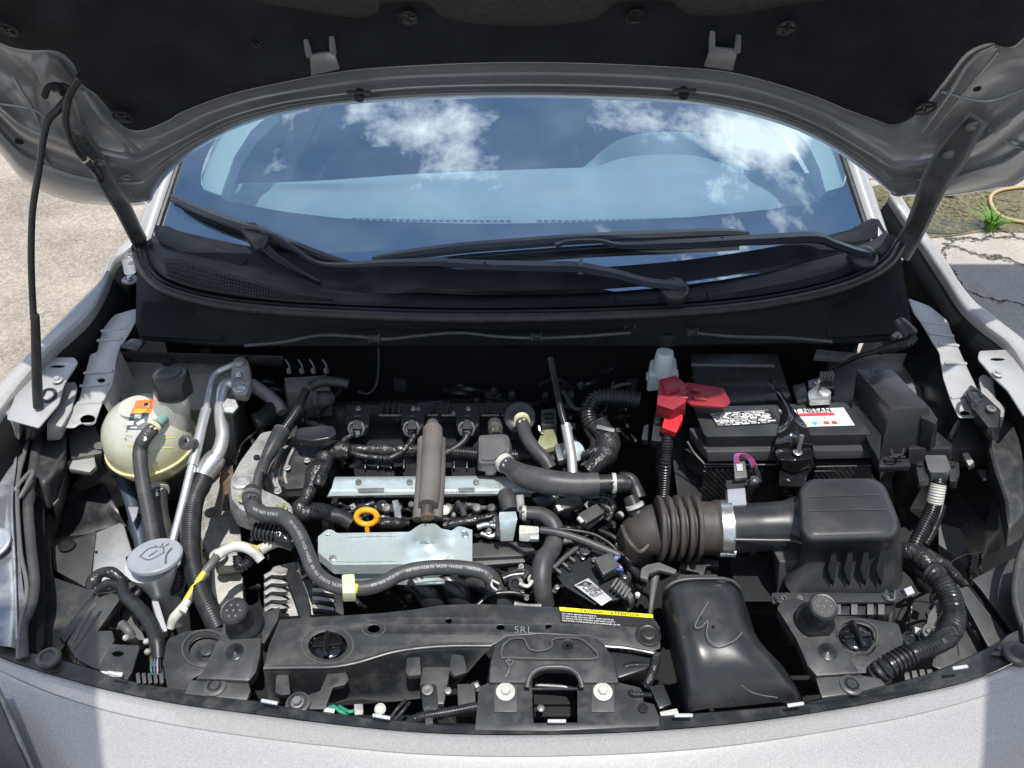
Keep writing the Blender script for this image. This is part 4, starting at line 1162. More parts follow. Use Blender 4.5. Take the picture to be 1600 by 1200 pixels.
# side rails (aprons)
apl = [(214, 482), (178, 492), (162, 512), (154, 535), (152, 550), (141, 552), (131, 590), (124, 622), (104, 652), (96, 668), (116, 669), (124, 662), (148, 661), (160, 628), (176, 600), (182, 560), (186, 545), (200, 524), (214, 500)]
aprail = empty('side_rail', P(150, 600, .96), car, 'pale grey pressed side rail at the left')
def apz(x, y): return .945 + .03 * (640 - y) / 140
T = [(x, y, apz(x, y)) for x, y in fillet(apl, 5)]
def steps(poly, y0, y1, bounds, parent, holes=()):
    """pressed rail: split across into flat treads joined by little risers"""
    m = M(); c = 0
    P_ = [(x, y) for x, y in poly]
    m.plate([(x, y, apz(x, y)) for x, y in P_], holes=[[(a, b, apz(a, b)) for a, b in h] for h in holes], thick=.003)
    return m
m = steps(fillet(apl, 5), 0, 0, [], aprail, [circ(158, 594, 6, 3.4, 14), circ(137, 655, 12, 7.5, 18)])
part(m, 'rail_top', 'inner_paint', aprail)
for (a, b) in (((158, 517), (198, 512)), ((152, 532), (190, 529)), ((131, 583), (176, 580)), ((125, 603), (170, 600)), ((121, 630), (160, 628))):
    m = M(); m.tube([(a[0], a[1], apz(*a)), (b[0], b[1], apz(*b))], 3.2, seg=8, flat=.6); part(m, 'pressed_step', 'inner_paint', aprail)
m = M(); T = lift([(x, y, apz(x, y) - .004) for x, y in [(186, 545), (182, 560), (176, 600), (160, 628)]], 0)
m.loft([T, [p + Vector((.004, 0, -.05)) for p in T], [p + Vector((.01, 0, -.30)) for p in T]], nu=4, nv=2); part(m, 'rail_side', 'cream_metal', aprail)
apr = [(1418, 466), (1452, 478), (1480, 500), (1488, 520), (1499, 545), (1511, 572), (1531, 615), (1555, 660), (1537, 659), (1533, 652), (1498, 653), (1486, 626), (1474, 590), (1468, 550), (1458, 536), (1440, 505), (1428, 490)]
aprr = empty('side_rail', P(1495, 570, .96), car, 'bright pressed side rail at the right')
def aprz(x, y): return .945 + .03 * (640 - y) / 140
m = M(); m.plate([(x, y, aprz(x, y)) for x, y in fillet(apr, 5)], holes=[[(a, b, aprz(a, b)) for a, b in circ(1508, 645, 8, 3.6, 14)]], thick=.003); part(m, 'rail_top', 'inner_paint', aprr)
for (a, b) in (((1442, 503), (1482, 507)), ((1450, 520), (1490, 525)), ((1466, 537), (1498, 540)), ((1476, 568), (1510, 568)), ((1486, 622), (1530, 616))):
    m = M(); m.tube([(a[0], a[1], aprz(*a)), (b[0], b[1], aprz(*b))], 3.2, seg=8, flat=.6); part(m, 'pressed_step', 'inner_paint', aprr)
m = M(); T = lift([(x, y, aprz(x, y) - .004) for x, y in [(1440, 505), (1458, 536), (1468, 550), (1474, 590), (1486, 626), (1498, 653)]], 0)
m.loft([T, [p + Vector((-.004, 0, -.05)) for p in T], [p + Vector((-.01, 0, -.30)) for p in T]], nu=4, nv=2); part(m, 'rail_side', 'satin_black', aprr)
# hinge stands + rubber stop brackets by the wipers
for s_, q in ((0, 1), (1, 1)):
    f = (lambda p: p) if s_ == 0 else mir
    par = FL if s_ == 0 else FR
    m = M(); m.plate([(a, b, 1.02 - (b - 385) * .0004) for a, b in f([(178, 392), (198, 384), (212, 400), (214, 424), (202, 432), (194, 428), (190, 408)])], thick=.004); part(m, 'hinge_stand', 'hood_inner_paint', par)
    c = f([(203, 436, 1.0)])[0]
    m = M(); m.lathe(P(*c), [(12, -3), (12, 0), (10, 1.2), (6, 1.4), (5.5, -.5), (3, -.5)], (0, 0, 1), 22, sx=1.1); part(m, 'mounting_ear', 'inner_paint', par)
    bolt_part(f([(201, 400, 1.03)])[0], 3.2, 'hood_inner_paint', par)
    bolt_part(f([(203, 436, 1.004)])[0], 4, 'bright_metal', par, w=1.2)
    # dark wheelhouse wall between fender and rail
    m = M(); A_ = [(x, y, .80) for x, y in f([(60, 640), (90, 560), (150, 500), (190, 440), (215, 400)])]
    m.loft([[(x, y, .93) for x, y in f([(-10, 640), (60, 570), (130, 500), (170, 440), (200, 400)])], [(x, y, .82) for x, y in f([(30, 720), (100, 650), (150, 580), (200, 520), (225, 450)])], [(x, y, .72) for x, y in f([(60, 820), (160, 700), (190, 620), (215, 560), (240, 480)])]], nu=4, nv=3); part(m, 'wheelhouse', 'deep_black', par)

# ---- strut tower / inner wall at left behind the bottle
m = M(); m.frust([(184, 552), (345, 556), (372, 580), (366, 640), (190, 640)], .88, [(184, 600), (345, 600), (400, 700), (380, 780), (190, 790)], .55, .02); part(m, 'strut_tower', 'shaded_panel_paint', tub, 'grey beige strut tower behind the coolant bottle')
m = M(); T = [P(186, 548, .955), P(442, 556, .955), P(440, 566, .93), P(190, 560, .93)]; m.hull2(T, [p - Vector((0, 0, .01)) for p in T], .002); part(m, 'support_edge', 'satin_black', tub)
m = M(); m.slab([(186, 540), (206, 528), (228, 532), (214, 548)], .985, .006, .002); part(m, 'corner_plate', 'satin_black', tub)
m = M(); m.plate([(238, 556, .92), (280, 557, .92), (282, 600, .90), (240, 600, .90)], thick=.004); part(m, 'bottle_bracket', 'shade_metal', tub)
for x, y in ((260, 562), (322, 553)):
    m = M(); m.lathe(P(x, y, .935), [(9, -6), (10, 0), (7, 3), (3, 3)], (0, -.5, 1), 18); part(m, 'push_clip', 'deep_black', tub)
# right inner wall
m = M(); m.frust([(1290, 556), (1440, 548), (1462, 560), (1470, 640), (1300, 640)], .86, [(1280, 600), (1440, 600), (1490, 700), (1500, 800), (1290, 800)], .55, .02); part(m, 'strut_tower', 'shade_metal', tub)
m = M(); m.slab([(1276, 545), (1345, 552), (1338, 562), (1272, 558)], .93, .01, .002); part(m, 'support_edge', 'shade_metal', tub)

# ---- headlights seen from above at both edges
hlp = empty('headlight', P(20, 850, .86), car, 'clear headlight at the left edge of the photo')
rows = [[(-60, 640, .90), (20, 648, .90), (44, 662, .895)], [(-60, 700, .895), (10, 700, .90), (36, 706, .893)], [(-60, 780, .885), (5, 780, .89), (27, 780, .883)], [(-60, 860, .88), (10, 860, .885), (30, 862, .88)], [(-60, 940, .875), (15, 940, .88), (38, 944, .873)], [(-60, 1010, .87), (10, 1010, .875), (34, 1020, .868)]]
m = M(); m.loft(rows, nu=6, nv=6); part(m, 'lens', 'headlamp_lens', hlp)
m = M(); m.tube([(-10, 640, .905), (20, 644, .905), (46, 656, .90), (58, 674, .895), (54, 720, .89), (44, 780, .888), (48, 850, .885), (54, 910, .88), (48, 950, .878), (36, 980, .875), (38, 1030, .87)], 7.5, seg=10, flat=.8); part(m, 'gasket', 'grey_rubber', hlp)
m = M(); m.tube([(-10, 646, .906), (20, 650, .906), (44, 666, .902), (40, 700, .897), (30, 740, .893), (27, 780, .89), (32, 860, .887), (42, 920, .884), (30, 985, .88), (28, 1030, .87)], 3.2, seg=8); part(m, 'gasket', 'grey_plastic', hlp)
m = M(); m.tube([(28, 768, .905), (26, 762, .91), (46, 738, .91), (50, 742, .91), (34, 772, .905), (30, 778, .90)], 3, seg=8); part(m, 'wire_clip', 'grey_plastic', hlp)
m = M(); m.tube([(-6, 1070, .925), (6, 1098, .925), (26, 1145, .92), (50, 1204, .91), (62, 1250, .90)], 3.5, seg=8); part(m, 'lamp_trim', 'shade_metal', hlp)
m = M(); m.frust([(-8, 1070), (4, 1098), (24, 1145), (48, 1204), (60, 1260), (-80, 1260), (-80, 1070)], .92, [(-8, 1090), (4, 1118), (24, 1165), (48, 1224), (60, 1290), (-80, 1290), (-80, 1090)], .86, .004); part(m, 'lamp_housing', 'satin_black', hlp)
m = M(); m.frust([(0, 620), (60, 650), (70, 800), (70, 1000), (60, 1040), (-200, 1000), (-200, 640)], .84, [(0, 660), (60, 700), (70, 850), (70, 1040), (60, 1080), (-200, 1040), (-200, 680)], .6, .004); part(m, 'lamp_body', 'deep_black', hlp)
for x, y, r in ((-8, 700, 34), (-16, 850, 30)):
    m = M(); m.lathe(P(x, y, .9), [(r, -3), (r, 1), (r - 3, 2), (r - 6, 0)], (0, -.1, 1), 30); part(m, 'lens_ring', 'aluminium', hlp)
m = M(); m.tube([(-10, 735, .902), (12, 716, .903), (34, 690, .902)], 5, seg=8, flat=.4); part(m, 'lens_strip', 'label_silver', hlp)  # silver strip painted in for the lit band across the lens
m = M(); m.tube([(8, 640, .905), (24, 700, .90), (18, 780, .895), (22, 880, .89), (26, 1000, .88)], 2.2, seg=8, flat=.5); part(m, 'lens_strip', 'headlamp_lens', hlp)
hrp = empty('headlight', P(1580, 900, .86), car, 'dark headlight housing at the right edge of the photo')
m = M(); m.frust([(1598, 868), (1640, 860), (1660, 1000), (1600, 1005), (1594, 960), (1586, 930), (1592, 890)], .89, [(1580, 900), (1640, 880), (1660, 1020), (1600, 1025), (1590, 980), (1580, 950), (1586, 920)], .84, .008); part(m, 'lamp_housing', 'dusty_plastic', hrp)
m = M(); m.tube([(1620, 820, .90), (1598, 860, .90), (1588, 900, .895), (1586, 930, .89), (1592, 960, .885), (1604, 990, .88)], 6, seg=10); part(m, 'gasket', 'grey_rubber', hrp)

# ---- plastic panels beside the headlights
ml = empty('inner_fender_liner', P(130, 850, .7), car, 'dusty grey plastic liner beside the left headlight')
m = M(); m.frust([(60, 676), (88, 662), (104, 676), (104, 700), (84, 740), (66, 756), (52, 740)], .89, [(60, 700), (88, 700), (104, 710), (104, 740), (88, 790), (76, 800), (52, 780)], .82, .012, seg=3); part(m, 'cover', 'dusty_plastic', ml)
m = M(); m.frust([(66, 756), (84, 740), (100, 700), (106, 730), (92, 780), (84, 790)], .83, [(66, 790), (84, 800), (104, 740), (108, 760), (98, 800), (88, 815)], .74, .003); part(m, 'bracket', 'grey_plastic', ml)
bolt_part((84, 744, .86), 2.6, 'grey_plastic', ml, w=1.2)
m = M(); m.frust([(105, 672), (150, 664), (160, 690), (160, 708), (110, 716)], .86, [(105, 700), (150, 690), (164, 720), (160, 730), (112, 740)], .80, .006); part(m, 'shield', 'grey_plastic', ml)
m = M(); m.frust([(104, 722), (118, 712), (148, 712), (150, 728), (140, 738), (108, 732)], .85, [(104, 728), (118, 720), (148, 720), (154, 734), (142, 744), (110, 740)], .835, .004); part(m, 'fender_tab', 'inner_paint', ml)
m = M(); m.loft([[(104, 758, .74), (130, 765, .74), (160, 755, .75), (172, 770, .75)], [(92, 820, .72), (130, 815, .73), (165, 800, .735), (190, 810, .72)], [(82, 842, .70), (130, 840, .72), (165, 832, .72), (200, 826, .71)], [(82, 850, .60), (130, 850, .60), (165, 850, .60), (205, 850, .60)]], nu=5, nv=4); part(m, 'splash_shield', 'dusty_plastic', ml)
m = M(); m.frust([(80, 855), (148, 830), (150, 832), (140, 915), (134, 918), (84, 890)], .78, [(80, 870), (148, 845), (152, 850), (146, 930), (134, 940), (84, 905)], .70, .008); part(m, 'duct', 'dusty_plastic', ml)
m = M(); m.lathe(P(104, 852, .785), [(12, -3), (12, 1), (9, 2), (8, .5), (3, .5)], (0, 0, 1), 20, sx=1.1); part(m, 'duct_cap', 'deep_black', ml)
m = M(); m.frust([(149, 832), (188, 816), (194, 820), (206, 860), (208, 905), (142, 920), (146, 870)], .775, [(149, 850), (188, 836), (200, 840), (212, 880), (212, 920), (142, 935), (146, 890)], .72, .004); part(m, 'metal_plate', 'aluminium', ml)
m = M(); m.lathe(P(150, 862, .779), [(2, -1), (2, .5)], (0, 0, 1), 10); part(m, 'hole', 'deep_black', ml)
m = M(); m.frust([(62, 800), (78, 840), (82, 900), (140, 920), (205, 912), (205, 940), (150, 945), (70, 1050), (50, 1040), (60, 950), (64, 880)], .80, [(62, 820), (78, 860), (82, 920), (140, 940), (205, 930), (205, 960), (150, 970), (70, 1060), (50, 1060), (60, 970), (64, 900)], .74, .006); part(m, 'panel', 'dusty_plastic', ml)
m = M(); m.frust([(92, 994), (150, 922), (160, 922), (102, 1004)], .845, [(92, 1000), (150, 930), (160, 932), (102, 1010)], .80, .003); part(m, 'channel_edge', 'satin_black', ml)
m = M(); m.frust([(104, 1004), (164, 904), (198, 906), (192, 930), (136, 1010), (118, 1030)], .845, [(104, 1020), (164, 930), (198, 930), (192, 950), (136, 1030), (118, 1040)], .79, .003); part(m, 'channel', 'dusty_plastic', ml)
m = M(); m.frust([(118, 1030), (150, 985), (176, 984), (180, 1000), (152, 1048)], .85, [(118, 1040), (150, 1000), (176, 1000), (184, 1010), (156, 1055)], .80, .005); part(m, 'mount_foot', 'dusty_plastic', ml)
m = M(); m.plate([(q[0], q[1], .862) for q in fillet([(172, 1006), (218, 1008), (206, 1050), (198, 1062), (152, 1046)], 3)], holes=[[(a, b, .862) for a, b in circ(184, 1021, 9, 4.5, 16)]], thick=.005); part(m, 'mount_plate', 'dusty_plastic', ml)
m = M(); m.lathe(P(75, 1026, .885), [(17, -6), (17, 0), (14, 3), (10, 3), (9, 1.5), (4, 1.5)], (0, 0, 1), 26, sx=1.1); part(m, 'push_clip', 'dusty_plastic', ml)
m = M(); m.tube([(112, 1010, .86), (130, 975, .87), (150, 944, .87)], 2.5, seg=6); part(m, 'ridge', 'dusty_plastic', ml)
m = M(); m.slab([(143, 922), (188, 917), (190, 922), (150, 928)], .85, .003, .001); part(m, 'bright_edge', 'bright_metal', ml)
mr_ = empty('inner_fender_liner', P(1530, 850, .7), car, 'dark plastic liner and shields at the right')
m = M(); m.frust([(1480, 664), (1500, 655), (1545, 662), (1560, 690), (1545, 700), (1486, 702), (1478, 690)], .85, [(1480, 690), (1500, 680), (1545, 690), (1570, 720), (1545, 730), (1490, 730), (1478, 710)], .78, .005); part(m, 'shield', 'dusty_plastic', mr_)
m = M(); m.frust([(1480, 676), (1496, 655), (1500, 657), (1486, 682)], .88, [(1480, 682), (1496, 662), (1500, 664), (1486, 688)], .86, .002); part(m, 'fender_tab', 'inner_paint', mr_)
m = M(); m.frust([(1503, 708), (1512, 706), (1522, 722), (1514, 728)], .87, [(1503, 716), (1512, 712), (1524, 730), (1514, 735)], .84, .002); part(m, 'fender_tab', 'inner_paint', mr_)
m = M(); m.frust([(1526, 733), (1545, 733), (1551, 744), (1536, 748)], .80, [(1526, 736), (1545, 736), (1553, 748), (1536, 752)], .79, .002); part(m, 'fender_tab', 'inner_paint', mr_)
m = M(); m.frust([(1546, 668), (1570, 650), (1590, 670), (1600, 720), (1600, 800), (1575, 830), (1570, 780), (1556, 740), (1545, 700)], .90, [(1540, 690), (1570, 680), (1590, 700), (1600, 760), (1600, 840), (1572, 860), (1560, 800), (1540, 750), (1536, 720)], .80, .012, seg=3); part(m, 'cover', 'dusty_plastic', mr_)
m = M(); m.frust([(1470, 745), (1560, 760), (1562, 830), (1540, 830), (1466, 800)], .66, [(1470, 790), (1560, 800), (1562, 860), (1540, 870), (1460, 860)], .56, .006); part(m, 'splash_shield', 'satin_black', mr_)
m = M(); m.frust([(1466, 815), (1502, 826), (1530, 900), (1505, 880), (1466, 850)], .70, [(1466, 850), (1502, 860), (1530, 940), (1505, 920), (1466, 890)], .60, .004); part(m, 'rail_tab', 'grey_plastic', mr_)
m = M(); m.frust([(1518, 905), (1575, 875), (1590, 870), (1596, 985), (1585, 992), (1530, 918)], .83, [(1518, 925), (1575, 905), (1590, 900), (1600, 1000), (1585, 1010), (1530, 940)], .77, .004); part(m, 'panel', 'dusty_plastic', mr_)
m = M(); m.frust([(1495, 920), (1512, 915), (1575, 995), (1560, 1005), (1545, 1012)], .83, [(1495, 940), (1512, 940), (1575, 1010), (1560, 1020), (1545, 1020)], .78, .003); part(m, 'channel', 'dusty_plastic', mr_)
m = M(); m.frust([(1512, 915), (1524, 912), (1582, 992), (1576, 996)], .815, [(1512, 925), (1524, 925), (1582, 1000), (1576, 1004)], .76, .002); part(m, 'channel_edge', 'deep_black', mr_)
m = M(); m.frust([(1460, 1005), (1510, 970), (1545, 1012), (1530, 1040), (1480, 1052), (1455, 1040)], .80, [(1460, 1020), (1510, 990), (1545, 1020), (1530, 1050), (1480, 1062), (1455, 1052)], .76, .005); part(m, 'mount_foot', 'dusty_plastic', mr_)
m = M(); m.plate([(q[0], q[1], .875) for q in fillet([(1556, 1012), (1574, 992), (1600, 980), (1630, 975), (1620, 1040), (1590, 1032)], 4)], holes=[[(a, b, .875) for a, b in circ(1560, 1020, 10, 3.5, 14, .4)]], thick=.005); part(m, 'mount_plate', 'dusty_plastic', mr_)
m = M(); m.lathe(P(1592, 1020, .885), [(20, -6), (20, 0), (16, 3), (12, 3), (11, 1.5), (4, 1.5)], (0, 0, 1), 26, sx=1.1); part(m, 'push_clip', 'dusty_plastic', mr_)
m = M(); m.tube([(1530, 1000, .86), (1500, 960, .82), (1470, 900, .78), (1500, 870, .80), (1540, 862, .82)], 1.0, seg=6); part(m, 'thin_cable', 'rubber', mr_)
# latch of the hood bolted on each fender
def rail_end(q0, par, mirror):
    f = mir if mirror else (lambda p: p)
    m = M(); m.frust(f([(36, 640), (66, 612), (84, 600), (92, 612), (78, 640), (56, 668), (40, 668)]), .97, f([(36, 655), (66, 630), (84, 616), (96, 628), (82, 655), (60, 685), (40, 690)]), .92, .004); part(m, 'rod_socket', 'satin_black', par)
    m = M(); m.tube(f([(66, 620, .985), (72, 610, .985), (84, 610, .985), (86, 620, .985), (76, 628, .985), (68, 626, .985)]), 3, seg=8); part(m, 'socket_rim', 'satin_black', par)
    m = M(); m.lathe(P(*f([(52, 640, .975)])[0]), [(7, 0), (7, 3), (4, 4), (3, 2)], (0, 0, 1), 16); part(m, 'socket_plug', 'grey_plastic', par)
rail_end(None, FL, False); rail_end(None, FR, True)
# ================================================================= battery side (right of the photo)
bat = empty('battery', P(1225, 700, .75), car, 'black battery with white and black labels under a glossy strap')
m = M(); m.frust([(1068, 700), (1108, 728), (1362, 724), (1355, 700)], .865, [(1080, 800), (1110, 830), (1365, 820), (1360, 760)], .66, .004); part(m, 'case', 'satin_black', bat)
m = M(); m.frust([(1076, 668), (1330, 650), (1367, 703), (1105, 706)], .905, [(1078, 690), (1330, 680), (1368, 716), (1107, 722)], .885, .003); part(m, 'lower_ledge', 'airbox_plastic', bat)
m = M(); m.frust(fillet([(1083, 636), (1322, 628), (1362, 678), (1102, 682)], 6), .935, fillet([(1085, 654), (1320, 645), (1362, 695), (1103, 699)], 6), .905, .0035, seg=3); part(m, 'lid', 'airbox_plastic', bat)
for a, b, c_ in ((1098, 1200, 1), (1268, 1358, 1)):      # quilted side wall, sunken in a frame
    pass
def quilt(px0, px1, py0, py1, y_):
    A = P(px0, py0, .865); B = P(px1, py0, .865); z1 = P(px0, py1, .865)
    rows = []
    h = .095
    nr, nc = 30, int((px1 - px0) / 2.2)
    for i in range(nr + 1):
        r = []
        for j in range(nc + 1):
            q = A.lerp(B, j / nc) + Vector((0, 0, -h * i / nr))
            q.y += -.0016 * (abs(sin(j * .8 + i * .8)) + abs(sin(j * .8 - i * .8))) - .001
            r.append(q)
        rows.append(r)
    m = M(); m.grid(rows); return m
m = quilt(1102, 1212, 731, 790, 0); part(m, 'quilted_wrap', 'dusty_plastic', bat)
m = quilt(1276, 1358, 728, 790, 0); part(m, 'quilted_wrap', 'dusty_plastic', bat)
for a in ((1100, 1214), (1274, 1361)):
    m = M()
    for dz in (.0, -.012):
        A = P(a[0], 727, .866) + Vector((0, -.004, dz)); B = P(a[1], 725, .866) + Vector((0, -.004, dz)); m.sweep([A, B], .0018, 8)
    part(m, 'wrap_seam', 'satin_black', bat)
m = M(); m.tube([(1074, 690, .90), (1085, 708, .88), (1101, 725, .872)], 1.6, seg=8); m.sweep([P(1101, 725, .872), P(1212, 726, .872)], .0014, 8); part(m, 'tray_edge', 'grey_plastic', bat)
m = M(); m.frust([(1040, 640), (1080, 640), (1100, 730), (1096, 790), (1060, 790)], .80, [(1050, 700), (1080, 700), (1100, 800), (1096, 850), (1060, 850)], .6, .006); part(m, 'tray_wall', 'satin_black', bat)
lz = .9362
def Lq(px, py): return P(px, py, lz)
# labels lie on the lid plane: use two axes measured on it
def label_axes(p00, p10, p01):
    A, B, C = Lq(*p00), Lq(*p10), Lq(*p01)
    return A, (B - A), (C - A)
def on_label(A, U, Vv, rects, name, mt, par, dz):
    m = M()
    for (u0, v0, u1, v1) in rects:
        q = [A + U * u0 + Vv * v0, A + U * u1 + Vv * v0, A + U * u1 + Vv * v1, A + U * u0 + Vv * v1]
        q = [p + Vector((0, 0, dz)) for p in q]
        b = bmesh.new(); b.faces.new([b.verts.new(p) for p in q]); m.merge(b)
    return part(m, name, mt, par)
# left warning label: black with dense white text blocks
A, U, Vv = label_axes((1106, 646), (1204, 640), (1120, 667))
l1 = empty('x', A, bat); bpy.data.objects.remove(l1)
m = M(); m.hull2([A, A + U, A + U + Vv, A + Vv], [p - Vector((0, 0, .0004)) for p in (A, A + U, A + U + Vv, A + Vv)], 0)
lab1 = part(m, 'warning_label', 'black_print', bat, 'black warning label printed with small white text')
random.seed(11)
rects, rects2 = [], []
for row in range(9):
    v = .06 + row * .102; u = .03
    while u < .95:
        w_ = random.uniform(.03, .14)
        if u + w_ > .97: break
        (rects if random.random() < .8 else rects2).append((u, v, u + w_, v + random.choice((.045, .06, .07))))
        u += w_ + random.uniform(.008, .03)
        if random.random() < .08: u += .05
on_label(A, U, Vv, rects, 'print', 'white_print', lab1, .0005)
on_label(A, U, Vv, rects2 + [(0.03, .02, .96, .045), (.30, .05, .31, .5), (.62, .05, .63, .5)], 'print', 'grey_print', lab1, .0006)
# right label: white with red band, NISSAN
A, U, Vv = label_axes((1217, 640), (1318, 637), (1232, 667.5))
m = M(); m.hull2([A, A + U, A + U + Vv, A + Vv], [p - Vector((0, 0, .0004)) for p in (A, A + U, A + U + Vv, A + Vv)], 0)
lab2 = part(m, 'maker_label', 'white_print', bat, 'white label with a red band and black lettering')
on_label(A, U, Vv, [(0, .26, .80, .44)], 'red_band', 'red_print', lab2, .0005)
un, vn = U.normalized(), (-(Vv - U.normalized() * Vv.dot(U.normalized()))).normalized()
m = M(); m.text('IENT NISSAN', A + U * .02 + Vv * .235 + Vector((0, 0, .0007)), un, vn, .0165, .03, sp=.5)
for v in m.bm.verts:      # squash wide
    d = (v.co - A).dot(un); v.co += un * (d * -.06)
part(m, 'lettering', 'black_print', lab2)
on_label(A, U, Vv, [(.86, .1 + i * .075, .97, .13 + i * .075) for i in range(11)] + [(.30, .50, .42, .53), (.50, .50, .56, .56), (.60, .48, .66, .56), (.1, .62, .35, .64)], 'print', 'grey_print', lab2, .0006)
on_label(A, U, Vv, [(.56, .74, .64, .92), (.68, .74, .76, .92)], 'warning_marks', 'red_print', lab2, .0006)
m = M(); m.lathe(A + U * .42 + Vv * .83 + Vector((0, 0, .0006)), [(4.2, 0), (4, .2)], (0, 0, 1), 16); part(m, 'blue_mark', 'cyan_print', lab2)
m = M(); c = A + U * .28 + Vv * .83 + Vector((0, 0, .0007)); k = .0045; b = bmesh.new(); b.faces.new([b.verts.new(c + Vector(q)) for q in ((-k, -k, 0), (k, -k, 0), (0, k, 0))]); m.merge(b); part(m, 'yellow_mark', 'yellow_print', lab2)
# rear part of the lid with terminals
m = M(); m.frust([(1078, 600), (1230, 600), (1238, 624), (1085, 632)], .925, [(1078, 618), (1230, 618), (1240, 644), (1085, 650)], .90, .003); part(m, 'lid_rear', 'satin_black', bat)
m = M(); m.frust([(1238, 602), (1258, 597), (1264, 624), (1246, 628)], .945, [(1238, 612), (1258, 607), (1266, 634), (1246, 637)], .93, .002); part(m, 'terminal_guard', 'satin_black', bat)
neg = empty('negative_terminal', P(1283, 622, .94), bat)
m = M(); m.frust(fillet([(1262, 612), (1275, 602), (1296, 602), (1299, 624), (1264, 626)], 4), .955, fillet([(1262, 620), (1275, 610), (1296, 610), (1299, 632), (1264, 634)], 4), .945, .003); part(m, 'clamp', 'bright_metal', bat)
m = M(); m.lathe(P(1279, 600, .955), [(7, -4), (7, 3), (5, 4), (4, 9), (3, 10)], (0, 0, 1), 18); part(m, 'post', 'bright_metal', bat)
m = M(); m.lathe(P(1289, 613, .957), [(9, -4), (9, 1), (6, 2.5), (2, 2.5)], (0, 0, 1), 20); part(m, 'clamp', 'aluminium', bat)
bpy.data.objects.remove(neg)
m = M(); m.frust([(1262, 594), (1284, 588), (1302, 592), (1300, 604), (1264, 606)], .95, [(1262, 604), (1284, 598), (1302, 602), (1300, 614), (1264, 616)], .93, .003); part(m, 'cable_lug', 'shade_metal', bat)
for i in range(5):
    m = M(); m.box((1283 + i * 4.2, 588, .975), (.0022, .012, .016), (0, 0, 0), .0006); part(m, 'connector_rib', 'grey_plastic', bat)
m = M(); m.frust([(1280, 582), (1304, 582), (1304, 606), (1281, 606)], .965, [(1280, 592), (1304, 592), (1304, 620), (1281, 620)], .93, .002); part(m, 'connector', 'satin_black', bat)
# strap
st = empty('hold_down_strap', P(1238, 680, .93), bat); bpy.data.objects.remove(st)
def band(rows, mt, name, par, th=.004, nu=5, nv=5, label=None):
    m = M(); m.loft(rows, nu=nu, nv=nv, thick=th); return part(m, name, mt, par, label)
band([[(1200, 596, .955), (1206, 595, .957), (1210, 596, .955)], [(1212, 616, .945), (1218, 614, .950), (1223, 616, .945)], [(1222, 640, .945), (1231, 637, .952), (1240, 640, .945)], [(1217, 668, .945), (1238, 660, .955), (1260, 664, .945)], [(1212, 690, .935), (1240, 684, .945), (1268, 690, .935)], [(1208, 706, .915), (1240, 702, .925), (1272, 706, .915)]], 'gloss_black', 'hold_down_strap', bat, label='glossy black strap across the battery')
m = M(); m.frust(fillet([(1210, 704), (1225, 698), (1258, 698), (1274, 706), (1268, 716), (1240, 720), (1216, 718)], 4), .925, fillet([(1210, 712), (1225, 706), (1258, 706), (1276, 714), (1268, 730), (1240, 740), (1214, 730)], 4), .90, .005, seg=3); part(m, 'strap_foot', 'gloss_black', bat)
m = M(); m.frust([(1216, 726), (1265, 726), (1260, 760), (1216, 760)], .895, [(1216, 760), (1262, 760), (1250, 800), (1214, 800)], .80, .008); part(m, 'strap_leg', 'gloss_black', bat)
bolt_part((1246, 707, .93), 4.2, 'bright_metal', bat, w=1.7)
m = M(); m.sweep([P(1247, 706, .932), P(1253, 680, .965)], .0042, 12); part(m, 'threaded_rod', 'bright_metal', bat)
# red terminal cover
red = empty('terminal_cover', P(1060, 630, .96), car, 'red plastic cover over the positive terminal')
m = M(); m.frust([(1030, 592), (1056, 586), (1072, 600), (1072, 628), (1052, 640), (1026, 632)], .985, [(1028, 612), (1056, 604), (1072, 616), (1070, 650), (1050, 660), (1024, 650)], .945, .003); part(m, 'cover_body', 'shaded_red', red)
m = M(); m.frust([(1034, 596), (1054, 591), (1062, 606), (1040, 614)], .992, [(1034, 600), (1054, 596), (1064, 612), (1040, 620)], .983, .002); part(m, 'cover_step', 'shaded_red', red)
m = M(); m.slab(fillet([(1072, 597), (1130, 606), (1142, 628), (1132, 636), (1080, 632), (1070, 624)], 3), .972, .006, .002); part(m, 'flap', 'shaded_red', red)
for q in (((1080, 605), (1096, 607), (1094, 612), (1079, 610)), ((1082, 617), (1100, 619), (1104, 625), (1084, 623))):
    m = M(); m.slab(list(q), .977, .006, .0015); part(m, 'flap_rib', 'shaded_red', red)
for y in (603, 613, 622):
    m = M(); c = P(1071, y, .982); m.sweep([c - Vector((.006, 0, 0)), c + Vector((.004, 0, 0))], .004, 10); part(m, 'hinge_knuckle', 'shaded_red', red)
m = M(); m.frust([(1041, 640), (1066, 642), (1067, 654), (1057, 676), (1034, 668)], .955, [(1040, 650), (1066, 652), (1066, 664), (1054, 684), (1032, 676)], .935, .0025); part(m, 'cable_hood', 'red_plastic', red)
m = M(); m.frust([(1022, 648), (1036, 650), (1034, 690), (1018, 688)], .93, [(1022, 660), (1036, 662), (1032, 700), (1016, 698)], .90, .003); part(m, 'fusible_link', 'satin_black', red)
m = M(); m.frust([(1024, 651), (1032, 651), (1031, 661), (1023, 661)], .935, [(1024, 653), (1032, 653), (1031, 663), (1023, 663)], .93, .001); part(m, 'link_window', 'grey_plastic', red)
m = M(); m.frust([(1006, 664), (1014, 662), (1012, 688), (1002, 686)], .92, [(1006, 670), (1014, 668), (1012, 696), (1002, 694)], .90, .003); part(m, 'link_connector', 'satin_black', red)
